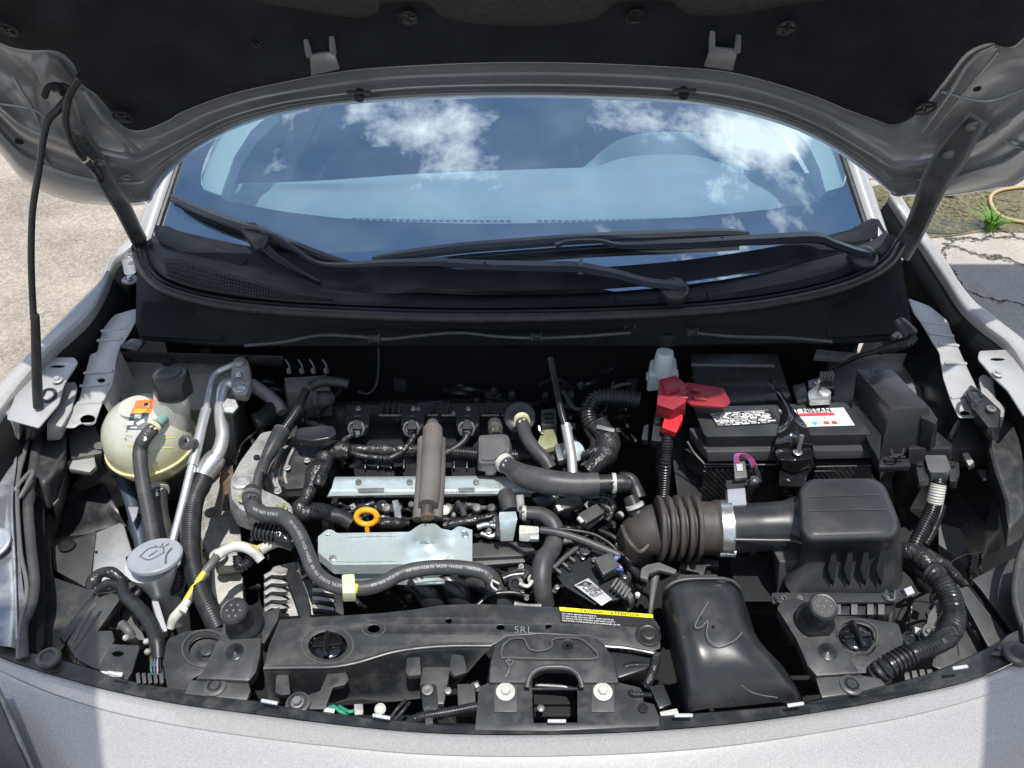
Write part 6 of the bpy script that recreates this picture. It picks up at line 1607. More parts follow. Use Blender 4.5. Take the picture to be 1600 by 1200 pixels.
m = M(); m.frust([(345, 732), (364, 724), (366, 742), (358, 770), (350, 774)], .86, [(342, 750), (364, 740), (366, 770), (358, 800), (346, 800)], .80, .006); pt(m, 'mount_rubber', 'rusty_iron')
hose([(478, 610, .95), (465, 640, .945), (450, 662, .94), (436, 680, .935)], 7, 'satin_black', 'hard_line', rib=(3.5, .05))
hose([(440, 672, .938), (428, 694, .935), (416, 716, .93), (408, 740, .925)], [13, 12, 9, 7], 'dusty_plastic', 'hose_shield')
hose([(412, 720, .93), (404, 742, .925), (400, 762, .92), (399, 775, .915)], 7, 'grey_rubber', 'metal_line')
# zinc plates
def strip_z(y): return .874 + (790 - y) * .0000
m = M()
m.loft([[(524, 745, .87), (700, 744, .87), (840, 743, .87)], [(522, 748, .876), (700, 747, .876), (838, 746, .876)], [(518, 764, .876), (700, 762, .876), (838, 760, .876)], [(516, 766, .873), (700, 765, .873), (838, 763, .873)], [(512, 775, .876), (700, 772, .876), (830, 772, .876)], [(511, 777, .870), (700, 775, .870), (828, 775, .870)]], nu=14, nv=3, smooth_v=False, thick=.002)
pt(m, 'heat_shield_strip', 'zinc_steel', 'long bright zinc strip across the engine')
m = M(); m.loft([[(772, 748, .878), (800, 744, .882), (846, 744, .88)], [(782, 760, .88), (806, 757, .886), (842, 758, .884)], [(772, 772, .878), (800, 770, .88), (836, 770, .88)]], nu=6, nv=5, thick=.002); pt(m, 'strip_end', 'zinc_steel')
lo_ = [(510, 827), (520, 828), (526, 833), (640, 831), (652, 822), (660, 818), (680, 818), (690, 826), (706, 829), (716, 822), (726, 824), (737, 828), (738, 880), (698, 882), (522, 884), (518, 880), (496, 866), (496, 858), (502, 836)]
def cov_z(x, y):
    z = .892
    d = math.hypot((x - 668) / 40.0, (y - 850) / 30.0)
    z += .020 * math.exp(-d * d * 1.6)
    d2 = max(0, 1 - abs(x - 668) / 20.0)
    if y < 848: z += .010 * d2
    return z
m = M(); rows = []
N1, N2 = 60, 18
def yt(x):
    for (x0, y0), (x1, y1) in zip(lo_[:12], lo_[1:12]):
        if x0 <= x <= x1: return y0 + (y1 - y0) * (x - x0) / (x1 - x0)
    return 828
def yb(x):
    if x < 518: return 862 + (x - 496) * .85
    return 883 - (x - 518) * .012
for j in range(N2 + 1):
    r = []
    for i in range(N1 + 1):
        x = 497 + (738 - 497) * i / N1
        t_, b_ = (yt(x) if x > 510 else 828 + (510 - x) * .8), yb(x)
        y = t_ + (b_ - t_) * j / N2
        r.append(P(x, y, cov_z(x, y)))
    rows.append(r)
rows.append([p + Vector((0, -.001, -.006)) for p in rows[-1]]); rows.append([p + Vector((0, -.003, -.012)) for p in rows[-1]])
m.grid(rows, .0018); pt(m, 'heat_shield', 'zinc_steel', 'bright zinc plate with a round bulge', ang=50)
m = M(); m.frust([(524, 884), (736, 882), (736, 886), (640, 890), (524, 890)], .872, [(545, 905), (700, 905), (700, 912), (640, 915), (545, 910)], .85, .002); pt(m, 'shield_flange', 'zinc_steel')
m = M(); m.slab([(640, 898), (700, 896), (694, 912), (650, 914)], .86, .003, .001); pt(m, 'shield_tab', 'zinc_steel')
for q in ((724, 828, .896), (512, 833, .896), (700, 873, .896)):
    m = M(); m.lathe(P(*q), [(4, 0), (4, .8), (2, 1.6)], (0, 0, 1), 14); pt(m, 'rivet', 'zinc_steel')
for x in (560, 640, 744, 800):
    bolt_part((x, 753, .879), 3.2, 'shade_metal', eng, w=1.5)
for a, b_ in ((558, 600), (715, 742)):
    m = M(); m.slab([(a, 763), (b_, 762), (b_, 767), (a + 3, 768)], .8795, .003, .0006); pt(m, 'pressed_mark', 'shade_metal')
m = M(); m.tube([(512, 840, .894), (516, 866, .894), (530, 876, .894), (620, 876, .894)], 1.4, seg=6); pt(m, 'pressed_bead', 'zinc_steel')
m = M(); m.tube([(545, 838, .894), (600, 837, .894), (628, 838, .894)], 1.4, seg=6); pt(m, 'pressed_bead', 'zinc_steel')
bolt_part((520, 872, .894), 3.6, 'bright_metal', eng, w=1.6); bolt_part((727, 836, .894), 3.6, 'bright_metal', eng, w=1.6)
# injectors between the plates
for i, x in enumerate((604, 622, 700, 722, 745, 768)):
    m = M(); m.lathe(P(x, 794, .855), [(7, -12), (8, 0), (6, 4), (2, 5)], (0, -.4, 1), 14); pt(m, 'injector', 'black_plastic' if i % 2 else 'grey_plastic')
m = M(); m.lathe(P(597, 790, .858), [(8, -6), (9, 0), (6, 2), (3, 3)], (0, -.5, 1), 16); pt(m, 'sensor_head', 'satin_black')
m = M(); m.frust([(612, 782), (622, 780), (628, 808), (618, 812)], .87, [(612, 788), (622, 786), (628, 814), (618, 818)], .86, .002); pt(m, 'metal_tab', 'bright_metal')
m = M(); m.lathe(P(695, 797, .858), [(8, -6), (8, 0), (5, 2), (2, 2)], (0, -.4, 1), 16); pt(m, 'plug_cap', 'white_plastic')
hose([(715, 786, .86), (722, 794, .862), (726, 808, .86)], 5, 'grey_rubber', 'short_hose')
hose([(560, 792, .86), (572, 790, .862), (584, 786, .862)], 5, 'satin_black', 'short_hose')
random.seed(5)
for i in range(46):
    x = random.uniform(500, 800); y = random.uniform(782, 815)
    m = M(); k = random.choice((0, 1, 2))
    if k == 0: m.box((x, y, random.uniform(.82, .85)), (random.uniform(.006, .02), random.uniform(.006, .014), .02), (random.uniform(-.4, .4), 0, random.uniform(-1, 1)), .001)
    elif k == 1: m.lathe(P(x, y, random.uniform(.83, .852)), [(5, -8), (5, 0), (3, 2)], (random.uniform(-.5, .5), -.4, 1), 10)
    else: m.tube([(x - 12, y, .84), (x, y + random.uniform(-6, 6), .852), (x + 12, y + 3, .84)], random.uniform(2, 4), seg=8)
    pt(m, 'small_fitting', random.choice(('black_plastic', 'satin_black', 'grey_plastic', 'rubber', 'shade_metal')))
# big sleeve hose standing over the plates
hose([(676, 672, .915), (676, 690, .918), (674, 720, .922), (672, 760, .925), (669, 790, .922)], [15.5, 16, 16.5, 16.5, 16], 'woven_sleeve', 'breather_hose', seg=24, label='wide brown woven hose')
hose([(676, 662, .905), (676, 672, .912), (676, 682, .915)], 10, 'brown_rubber', 'hose_end', seg=18)
hose([(668, 786, .918), (667, 800, .914), (667, 812, .91)], 9.5, 'brown_rubber', 'hose_end', seg=18)
hose([(662, 688, .90), (660, 740, .905), (656, 790, .905), (654, 812, .90)], 10, 'woven_sleeve', 'sleeve_flap', seg=12)
hose([(688, 688, .90), (687, 740, .905), (684, 790, .905), (682, 810, .90)], 9, 'woven_sleeve', 'sleeve_flap', seg=12)
ringtie((676, 664, .912), (676, 668, .913), 10.5, 'bright_metal')
ringtie((668, 806, .916), (668, 810, .915), 10.5, 'rusty_iron')
# resonator box
m = M(); m.frust(fillet([(748, 680), (790, 678), (796, 684), (796, 706), (774, 724), (748, 724)], 5), .925, fillet([(746, 690), (792, 688), (800, 694), (800, 716), (778, 738), (746, 736)], 5), .90, .004, seg=3); rb = pt(m, 'resonator_box', 'grey_plastic', 'grey box with a clipped corner')
m = M(); m.slab(fillet([(752, 685), (789, 683), (791, 703), (772, 718), (752, 718)], 4), .9285, .004, .0015); part(m, 'raised_panel', 'grey_plastic', rb)
m = M(); m.frust([(758, 724), (776, 724), (778, 734), (760, 736)], .90, [(756, 732), (776, 732), (774, 744), (758, 744)], .88, .003); part(m, 'outlet', 'grey_plastic', rb)
hose([(773, 662, .90), (774, 672, .905), (775, 682, .905)], 11, 'brown_rubber', 'box_inlet')
ringtie((774, 668, .905), (774, 672, .906), 11.5, 'bright_metal')
BH = [(784, 722, .915), (800, 732, .922), (815, 742, .93), (834, 748, .935), (860, 754, .937), (895, 757, .937), (935, 756, .937)]
hose(BH, [13, 14, 18, 19.5, 20, 19, 17.5], 'grey_rubber', 'vacuum_hose', seg=24, label='thick grey brown hose running right')
hose([(784, 722, .914), (796, 729, .918), (806, 736, .924)], 13.5, 'rubber', 'hose_end')
hose([(932, 756, .937), (952, 755, .937), (972, 755, .936), (984, 756, .935)], [14, 14, 14.5, 13], 'rubber', 'hose_end', seg=20)
ringtie((786, 721, .917), (791, 726, .918), 15.5, 'cream_metal')
ringtie((956, 755, .938), (962, 755, .938), 16, 'cream_metal')
# curved hose from brake booster valve
m = M(); m.lathe(P(812, 652, .90), [(24, -14), (26, -4), (24, 2), (18, 4), (12, 2)], (0, -.6, .8), 28); pt(m, 'round_valve', 'black_plastic')
hose([(814, 656, .915), (818, 668, .92), (822, 682, .922), (834, 700, .92), (850, 716, .915), (860, 732, .905)], [11, 10.5, 10.5, 10.5, 10.5, 10.5], 'grey_rubber', 'curved_hose', seg=18)
ringtie((815, 655, .918), (816, 659, .92), 12.5, 'cream_plastic')
hose([(860, 560, .99), (868, 600, .965), (876, 640, .945), (884, 668, .93)], 5.5, 'satin_black', 'long_thin_hose')
hose([(884, 664, .93), (889, 690, .92), (893, 715, .91), (895, 742, .895)], 8, 'aluminium', 'bright_hose_cover', label='shiny foil sleeve')
hose([(893, 668, .92), (890, 690, .918), (890, 738, .90)], 2, 'bright_metal', 'wire')
# black round and square things right of it
m = M(); m.frust([(845, 640), (868, 638), (870, 662), (846, 664)], .89, [(845, 650), (868, 648), (870, 674), (846, 676)], .87, .002); pt(m, 'square_plug', 'dusty_plastic')
for i in range(3):
    m = M(); m.box((858, 646 + i * 7, .893), (.018, .003, .004)); pt(m, 'plug_slot', 'deep_black')
m = M(); m.frust([(848, 671), (868, 670), (872, 696), (848, 702), (840, 690)], .885, [(848, 678), (868, 677), (872, 704), (848, 710), (840, 698)], .875, .002); pt(m, 'valve_bracket', 'yellow_zinc')
m = M(); m.tube([(842, 666, .90), (844, 674, .895), (850, 676, .89)], 1.8, seg=6); pt(m, 'wire_clip', 'bright_metal')
m = M(); m.lathe(P(898, 705, .895), [(16, -8), (17, 0), (15, 2), (6, 3)], (.3, -.5, .8), 24); pt(m, 'metal_knob', 'zinc_steel')
m = M(); m.frust([(866, 694), (886, 690), (888, 716), (872, 720)], .89, [(866, 702), (886, 698), (888, 724), (872, 728)], .875, .002); pt(m, 'valve_block', 'bright_metal')
# big conduit at rear right
hose([(1000, 626, .94), (975, 622, .94), (950, 620, .94), (930, 624, .935), (920, 640, .925), (921, 658, .915), (930, 670, .91)], 14, 'conduit', 'corrugated_conduit', rib=(5.5, .17), seg=18)
hose([(934, 664, .918), (942, 674, .915), (948, 680, .912)], [17, 17, 16], 'satin_black', 'coupling', seg=18)
m = M(); m.box((946, 670, .935), (.034, .008, .004), (.4, 0, -.35), .001); pt(m, 'coupling_clip', 'grey_plastic')
hose([(948, 682, .91), (950, 696, .908), (944, 712, .904), (930, 726, .90), (916, 738, .895)], [17, 18, 17, 15, 13], 'tape', 'taped_harness', jitter=.35, seg=18)
hose([(918, 672, .905), (928, 690, .90), (925, 706, .90), (910, 712, .895)], 7, 'conduit', 'corrugated_conduit', rib=(4, .15))
hose([(984, 600, .94), (960, 606, .94), (905, 640, .92), (880, 612, .93)], 4, 'rubber', 'thin_hose')
# hoses and plugs below the large hose
hose([(905, 778, .89), (930, 775, .895), (950, 778, .893), (958, 790, .885), (950, 806, .875)], 6, 'tape', 'wire_bundle', jitter=.2)
hose([(920, 784, .885), (940, 788, .888), (955, 800, .885), (948, 814, .88)], 5, 'tape', 'wire_bundle', jitter=.2)
for i, (x, y, a) in enumerate(((888, 788, -.45), (922, 806, -.7))):
    m = M(); m.box((x, y, .89), (.045, .022, .018), (.2, .1, -a), .003); pt(m, 'wire_plug', 'dusty_plastic')
    m = M(); m.box((x - 14, y + 6, .897), (.010, .012, .006), (.2, .1, -a), .001); pt(m, 'plug_tab', 'white_plastic')
m = M(); m.frust([(830, 778), (860, 770), (872, 782), (845, 796)], .875, [(830, 785), (860, 778), (872, 792), (845, 806)], .85, .004); pt(m, 'black_elbow', 'satin_black')
m = M(); m.frust([(905, 815), (930, 800), (944, 792), (946, 800), (920, 822)], .87, [(905, 820), (930, 806), (944, 800), (946, 808), (920, 828)], .86, .002); pt(m, 'metal_bracket', 'cast_aluminium')
# solenoid cluster in the middle
sol = empty('purge_valve', P(800, 825, .88), eng); bpy.data.objects.remove(sol)
hose([(790, 772, .89), (794, 785, .892), (798, 800, .89)], [13, 14, 13], 'grey_rubber', 'valve_elbow')
m = M(); m.frust(fillet([(780, 800), (806, 799), (809, 812), (780, 814)], 2), .905, fillet([(779, 830), (804, 830), (802, 845), (782, 846)], 2), .87, .003); pt(m, 'valve_body', 'zinc_steel')
m = M(); m.frust([(774, 806), (782, 804), (782, 838), (774, 836)], .89, [(774, 812), (782, 810), (782, 846), (774, 842)], .88, .002); pt(m, 'valve_side', 'black_plastic')
m = M(); m.frust([(811, 820), (843, 822), (843, 832), (811, 834)], .90, [(811, 838), (828, 838), (826, 847), (811, 846)], .885, .0025); pt(m, 'white_plug', 'white_plastic', 'pale plug')
m = M(); m.frust([(828, 832), (842, 832), (842, 842), (828, 842)], .895, [(828, 838), (842, 838), (842, 847), (828, 847)], .885, .0015); pt(m, 'plug_latch', 'label_silver')
hose([(844, 828, .90), (870, 832, .90), (905, 842, .895), (940, 856, .89), (968, 868, .885)], 6, 'grey_rubber', 'sensor_cable', seg=14)
hose([(860, 826, .895), (890, 828, .895), (930, 836, .89), (960, 856, .88), (966, 874, .875)], 3, 'rubber', 'thin_cable')
hose([(812, 802, .895), (830, 802, .896), (848, 805, .896), (862, 816, .893), (868, 832, .885), (862, 858, .88), (850, 876, .882), (846, 900, .875), (848, 925, .86), (852, 945, .84)], [11, 11, 12, 13, 14, 15, 16, 16, 15, 15], 'grey_rubber', 'coolant_hose', seg=20, label='bent grey coolant hose')
ringtie((816, 802, .90), (822, 802, .90), 12, 'cream_metal')
m = M(); m.box((813, 787, .90), (.014, .03, .012), (.5, 0, .1), .002); pt(m, 'spring_clip', 'grey_plastic')
m = M(); m.tube([(745, 824, .875), (760, 820, .875), (775, 822, .875)], 5, seg=10); m.tube([(752, 834, .87), (768, 838, .87), (780, 830, .87)], 4, seg=8); pt(m, 'metal_pipe', 'bright_metal')
for x, y in ((768, 818), (764, 830), (775, 812)):
    bolt_part((x, y, .88), 3.5, 'bright_metal', eng, w=1.4)
# black covers under it
m = M(); m.frust([(738, 848), (790, 846), (800, 852), (818, 856), (820, 868), (738, 872)], .85, [(738, 862), (790, 860), (822, 872), (820, 884), (738, 888)], .82, .003); pt(m, 'side_cover', 'dusty_plastic')
m = M(); m.frust([(738, 872), (818, 866), (821, 878), (738, 884)], .84, [(738, 880), (818, 876), (821, 886), (738, 892)], .82, .003); pt(m, 'side_cover', 'grey_plastic')
m = M(); m.frust(fillet([(795, 846), (828, 848), (836, 860), (820, 862)], 3), .865, fillet([(795, 852), (828, 856), (836, 868), (820, 870)], 3), .85, .003); pt(m, 'bracket_plate', 'dusty_plastic')
# transmission range box with barcode label
tb = empty('control_box', P(925, 890, .85), eng); bpy.data.objects.remove(tb)
m = M(); m.frust([(864, 890), (912, 848), (950, 865), (985, 905), (975, 935), (930, 945), (880, 915)], .86, [(862, 910), (912, 868), (955, 885), (995, 925), (980, 955), (930, 962), (878, 935)], .80, .004); pt(m, 'control_box', 'satin_black')
m = M(); m.tube([(864, 888, .873), (888, 866, .875), (912, 850, .876), (926, 852, .876)], 4, seg=8); pt(m, 'box_rim', 'dusty_plastic')
for i in range(4):
    m = M(); m.box((872 + i * 11, 893 - i * 9, .867), (.004, .012, .008), (0, 0, .8), .001); pt(m, 'box_rib', 'grey_plastic')
bolt_part((914, 861, .878), 4.5, 'dusty_plastic', eng, w=1.8)
m = M(); T = [(897, 914), (919, 903), (957, 936), (940, 946)]; m.slab(T, .868, .002, .0006); lb = pt(m, 'barcode_label', 'label_silver')
A = P(919, 903, .869); B = P(957, 936, .869); C = P(897, 914, .869)
U2, V2 = B - A, C - A
m = M()
for i, w_ in enumerate((2, 1, 3, 1, 2, 2, 1, 3, 1, 2, 1)):
    t = .28 + i * .04; b = bmesh.new(); q = [A + U2 * t + V2 * .12, A + U2 * (t + .008 * w_) + V2 * .12, A + U2 * (t + .008 * w_) + V2 * .6, A + U2 * t + V2 * .6]; b.faces.new([b.verts.new(p + Vector((0, 0, .0006))) for p in q]); m.merge(b)
b = bmesh.new(); q = [A + U2 * .05 + V2 * .95, A + U2 * .05 + V2 * .3, A + U2 * .24 + V2 * .10, A + U2 * .26 + V2 * .3]; b.faces.new([b.verts.new(p + Vector((0, 0, .0005))) for p in q]); m.merge(b)
part(m, 'barcode', 'black_print', lb, kind='stuff')
m = M(); m.text('5N3  AH', A + U2 * .22 + V2 * .78 + Vector((0, 0, .0007)), U2.normalized(), -V2.normalized(), .006, .02); part(m, 'lettering', 'black_print', lb)
m = M(); m.frust([(928, 872), (955, 862), (968, 884), (942, 898)], .895, [(928, 882), (955, 872), (970, 896), (944, 908)], .87, .003); pt(m, 'multi_plug', 'dusty_plastic')
m = M(); m.frust([(935, 888), (954, 879), (960, 892), (942, 902)], .89, [(935, 890), (954, 882), (960, 896), (942, 906)], .875, .001); pt(m, 'plug_window', 'deep_black')
for i, (mt, a) in enumerate((('blue_wire', 0), ('pink_wire', 1), ('red_wire', 2), ('white_print', 3), ('green_wire', 4), ('purple_wire', 5), ('blue_wire', 6))):
    hose([(966 + a * .5, 866 + a * .6, .885), (958 - a * 1.2 + 3, 870 + a * 2.4, .893), (962 + a * .9, 878 + a * 2.0, .888), (970 + a * .6, 884 + a * 1.2, .88)], 1.3, mt, 'thin_wire', seg=6)
m = M(); m.frust([(955, 908), (972, 900), (988, 922), (972, 935)], .87, [(955, 915), (972, 907), (990, 932), (974, 945)], .84, .002); pt(m, 'ribbed_housing', 'satin_black')
for i in range(5):
    m = M(); m.box((960 + i * 5, 912 + i * 4, .876), (.004, .02, .008), (0, 0, -.6), .001); pt(m, 'housing_rib', 'grey_plastic')
m = M(); m.frust([(970, 905), (990, 930), (984, 936), (966, 912)], .874, [(970, 912), (990, 938), (984, 944), (966, 920)], .865, .001); pt(m, 'housing_rib', 'grey_plastic')
m = M(); m.lathe(P(996, 930, .87), [(4, -3), (4, 3), (2, 5)], (0, 0, 1), 12); pt(m, 'white_pin', 'white_print')
# brackets right of it
m = M(); m.frust([(1002, 888), (1010, 882), (1030, 878), (1058, 890), (1054, 896), (1030, 890), (1014, 896), (1012, 905), (1000, 902)], .87, [(1002, 893), (1010, 888), (1030, 884), (1058, 896), (1054, 902), (1030, 896), (1014, 902), (1012, 912), (1000, 908)], .86, .002); pt(m, 'cable_bracket', 'grey_plastic')
hose([(1026, 890, .85), (1022, 910, .845), (1018, 940, .84), (1016, 960, .83)], [8, 6, 4, 4], 'grey_plastic', 'cable_guide')
m = M(); m.frust([(1064, 876), (1100, 872), (1124, 876), (1122, 884), (1104, 884), (1098, 900), (1090, 894), (1062, 888)], .84, [(1064, 884), (1100, 880), (1124, 884), (1122, 892), (1104, 892), (1098, 910), (1090, 904), (1062, 896)], .82, .002); pt(m, 'stamped_bracket', 'dusty_plastic')
hose([(962, 850, .86), (975, 870, .85), (990, 890, .84), (1005, 910, .82)], 7, 'rubber', 'short_hose')
hose([(940, 830, .86), (960, 840, .86), (976, 862, .85)], 4, 'rubber', 'thin_hose')
for i in range(34):
    x = random.uniform(860, 1010); y = random.uniform(800, 945)
    m = M(); k = random.choice((0, 1, 2))
    if k == 0: m.box((x, y, random.uniform(.80, .84)), (random.uniform(.008, .025), random.uniform(.008, .02), .02), (random.uniform(-.4, .4), 0, random.uniform(-1, 1)), .0015)
    elif k == 1: m.lathe(P(x, y, random.uniform(.80, .84)), [(6, -8), (6, 0), (4, 2)], (random.uniform(-.5, .5), -.4, 1), 12)
    else: m.tube([(x - 18, y, .81), (x, y + random.uniform(-8, 8), .84), (x + 18, y + 5, .81)], random.uniform(2, 5), seg=8)
    pt(m, 'small_fitting', random.choice(('black_plastic', 'satin_black', 'dusty_plastic', 'rubber', 'cast_aluminium')))
# lower right of centre: thermostat pipes and clamps
hose([(786, 905, .86), (800, 900, .862), (818, 898, .862)], 9, 'satin_black', 'thermostat_neck')
for x, y, r in ((806, 912, 12), (850, 924, 10), (832, 905, 8)):
    m = M(); m.lathe(P(x, y, .865), [(r, -14), (r + 1, -4), (r, 0), (r * .6, 1), (r * .5, -2), (2, -2)], (-.2, -.5, .8), 18); pt(m, 'pipe_fitting', random.choice(('satin_black', 'cream_metal', 'dusty_plastic')))
m = M(); m.tube([(812, 912, .875), (824, 916, .876), (832, 908, .876)], 3, seg=8); m.tube([(838, 920, .87), (856, 918, .87)], 3, seg=8); pt(m, 'metal_pipe', 'cream_metal')
hose([(804, 944, .87), (824, 948, .87), (846, 948, .87)], 5, 'cast_aluminium', 'corrugated_pipe', rib=(4, .2))
hose([(746, 946, .85), (766, 930, .855), (800, 926, .855), (826, 932, .85)], 4, 'satin_black', 'thin_hose')
# intake runners at the bottom: three curved black ribs
for i, x in enumerate((622, 668, 730)):
    m = M(); m.tube([(x - 30, 905, .80), (x, 898, .835), (x + 30, 908, .84), (x + 52, 935, .825), (x + 60, 960, .79)], [16, 20, 22, 20, 18], seg=20); pt(m, 'intake_runner', 'satin_black' if i < 2 else 'dusty_plastic')
# dipstick
ds = empty('oil_dipstick', P(573, 812, .88), eng); bpy.data.objects.remove(ds)
m = M(); c = P(573, 808, .897); ax = Vector((1, 0, 0)); up = Vector((0, .45, .89)).normalized()
RN = [c + ax * (.0175 * cos(a * 2 * pi / 28)) + up * (.0135 * sin(a * 2 * pi / 28)) for a in range(29)]
m.sweep(RN, .0052, 10, False); m.sweep([c - up * .013, c - up * .03, c - up * .05], [.005, .004, .004], 8); pt(m, 'dipstick_handle', 'amber_plastic', 'amber yellow ring handle')
# heater hose with printed text
HH = [(394, 772, .935), (392, 784, .935), (398, 797, .932), (414, 803, .93), (438, 806, .93), (456, 818, .93), (468, 836, .93), (478, 860, .93), (488, 886, .928), (500, 902, .926), (520, 914, .925), (548, 919, .925), (575, 918, .925), (600, 910, .925), (622, 898, .925), (650, 890, .925), (690, 886, .925), (726, 888, .925), (752, 893, .922), (766, 903, .915), (770, 915, .90)]
hose(HH, 12, 'grey_rubber', 'heater_hose', seg=20, label='grey hose with white printed lettering', n=6)
hose([(393, 766, .93), (392, 776, .935), (394, 788, .935)], [12, 14, 13], 'grey_rubber', 'hose_end')
ringtie((394, 772, .94), (393, 777, .94), 14.5, 'shade_metal')
def ptext(s_, seg_, start, side=0.0):
    m = M(); m.path_text(s_, seg_, 12.2, 6.4, start, flip=True, side=side, n=8, bold=0.0); pt(m, 'hose_print', 'text_grey')
ptext('EPDM 10ZVL 521020 ON 100', HH[2:5], .05)
ptext('>EPDM< 10ZVL 521020 ON 100', HH[5:9], .04)
ptext('>EPDM< 10ZVL 521020 ON 100', HH[8:12], .05)
ptext('521020 ON 100', HH[12:15], .1)
ptext('>EPDM< 10ZVL 521020 ON 100', HH[14:18], .12)
ptext('10ZVL >EPDM<', HH[17:20], .08)
m = M(); m.frust([(534, 897), (554, 896), (556, 926), (535, 927)], .942, [(534, 912), (554, 911), (557, 940), (536, 941)], .915, .003); hc = pt(m, 'hose_clip', 'cream_plastic', 'cream plastic hose clip')
m = M(); m.box((555, 920, .935), (.008, .012, .010)); part(m, 'clip_lock', 'yellow_print', hc)
m = M(); m.tube([(768, 906, .925), (780, 912, .92)], 1.8, seg=6); m.tube([(772, 898, .92), (768, 914, .92), (776, 922, .915)], 1.8, seg=6); pt(m, 'spring_clamp', 'white_plastic')
# corrugated hose and wire shield at left
hose([(398, 830, .885), (415, 832, .885), (436, 836, .882), (456, 842, .875)], 14, 'satin_black', 'flexible_hose', rib=(6, .22), seg=18)
hose([(436, 836, .883), (450, 841, .88), (462, 848, .872)], 15, 'tape', 'taped_harness', jitter=.2)
m = M(); m.path_text('5 7 L', [(436, 836, .883), (450, 841, .88), (464, 848, .872)], 15.5, 9, .1, True); pt(m, 'hose_print', 'white_print')
# alternator
alt = empty('alternator', P(460, 925, .8), eng); bpy.data.objects.remove(alt)
m = M(); m.frust([(425, 885), (462, 876), (474, 890), (500, 896), (520, 930), (515, 960), (420, 965), (412, 930)], .80, [(425, 905), (462, 896), (480, 910), (505, 916), (525, 950), (518, 980), (420, 985), (412, 950)], .72, .006); pt(m, 'alternator_body', 'cast_aluminium', 'alternator with open cooling fins')
for i in range(5):
    y = 892 + i * 13
    m = M(); m.frust([(412, y + 6), (424, y - 1), (440, y + 1), (450, y + 6), (440, y + 7), (424, y + 6), (414, y + 12)], .832, [(412, y + 12), (424, y + 5), (440, y + 7), (450, y + 12), (440, y + 13), (424, y + 12), (414, y + 18)], .806, .001); pt(m, 'alternator_fin', 'cast_aluminium')
    m = M(); m.slab([(424, y + 7), (446, y + 7), (446, y + 12), (420, y + 12)], .806, .004, 0); pt(m, 'fin_gap', 'deep_black')
for i in range(4):
    y = 908 + i * 13
    m = M(); m.frust([(488, y - 3), (502, y - 2), (522, y + 2), (522, y + 7), (502, y + 4), (488, y + 3)], .832, [(488, y + 3), (502, y + 4), (522, y + 8), (522, y + 13), (502, y + 10), (488, y + 9)], .806, .001); pt(m, 'alternator_fin', 'cast_aluminium')
    m = M(); m.slab([(490, y + 4), (518, y + 7), (518, y + 11), (490, y + 9)], .806, .004, 0); pt(m, 'fin_gap', 'deep_black')
m = M(); m.frust([(452, 880), (468, 895), (482, 930), (486, 965), (470, 968), (456, 925), (446, 900)], .835, [(452, 885), (468, 900), (482, 935), (486, 970), (470, 973), (456, 930), (446, 905)], .825, .003); pt(m, 'alternator_belt', 'rubber')
m = M(); m.frust(fillet([(462, 872), (560, 868), (574, 878), (578, 892), (470, 890)], 5), .85, fillet([(462, 885), (560, 882), (580, 895), (580, 910), (470, 906)], 5), .80, .004); pt(m, 'alternator_cover', 'satin_black')
m = M(); m.frust([(505, 912), (535, 925), (538, 960), (515, 965)], .80, [(505, 925), (535, 940), (538, 975), (515, 980)], .76, .003); pt(m, 'black_bracket', 'black_plastic')
# left side wall casting by the alternator
m = M(); m.frust([(330, 885), (350, 875), (366, 880), (380, 900), (384, 1000), (330, 1000)], .74, [(330, 905), (350, 895), (366, 900), (384, 920), (388, 1020), (330, 1020)], .60, .01); pt(m, 'frame_rail', 'cream_metal', par=tub)
m = M(); m.frust([(344, 850), (364, 846), (372, 866), (368, 884), (340, 884), (336, 866)], .80, [(340, 868), (364, 860), (376, 880), (374, 900), (340, 904), (332, 880)], .72, .006); pt(m, 'mount_casting', 'cast_aluminium', par=tub)
bolt_part((341, 868, .815), 7, 'cream_metal', tub, w=1.9)
m = M(); m.frust([(300, 690), (345, 690), (372, 780), (380, 860), (330, 880), (296, 800)], .72, [(300, 730), (345, 730), (372, 820), (380, 900), (330, 920), (296, 840)], .58, .01); pt(m, 'inner_rail', 'cast_aluminium', par=tub)
m = M(); m.frust([(330, 960), (354, 958), (356, 890), (368, 892), (372, 985), (330, 988)], .70, [(330, 975), (354, 972), (356, 900), (372, 905), (376, 1000), (330, 1003)], .64, .004); pt(m, 'rail_step', 'cream_metal', par=tub)
# dark things at the rear: brake actuator and pipes in the hood's shade
br = empty('brake_actuator', P(480, 600, .9), eng); bpy.data.objects.remove(br)
m = M(); m.frust([(444, 590), (512, 586), (516, 606), (448, 612)], .92, [(444, 606), (512, 604), (520, 650), (452, 656)], .84, .003); pt(m, 'brake_actuator', 'grey_plastic', par=tub)
for x in (452, 472, 490, 510):
    m = M(); m.lathe(P(x, 582, .925), [(4, 0), (4, 6), (2.5, 8)], (0, 0, 1), 6); m.tube([P(x, 582, .93), P(x, 572, .945), P(x - 6, 562, .95)], 1.3, seg=6); pt(m, 'brake_pipe', 'grey_plastic', par=tub)
m = M(); m.lathe(P(505, 622, .90), [(16, -10), (18, 0), (14, 3), (5, 4)], (.2, -.7, .6), 20); pt(m, 'motor_end', 'satin_black', par=tub)
hose([(484, 605, .94), (500, 597, .945), (520, 596, .945), (545, 600, .94)], 8, 'rubber', 'rubber_hose', par=tub)
hose([(590, 530, .96), (592, 560, .93), (588, 600, .90), (575, 615, .89), (560, 612, .89)], 2.0, 'rubber', 'brake_pipe', par=tub)
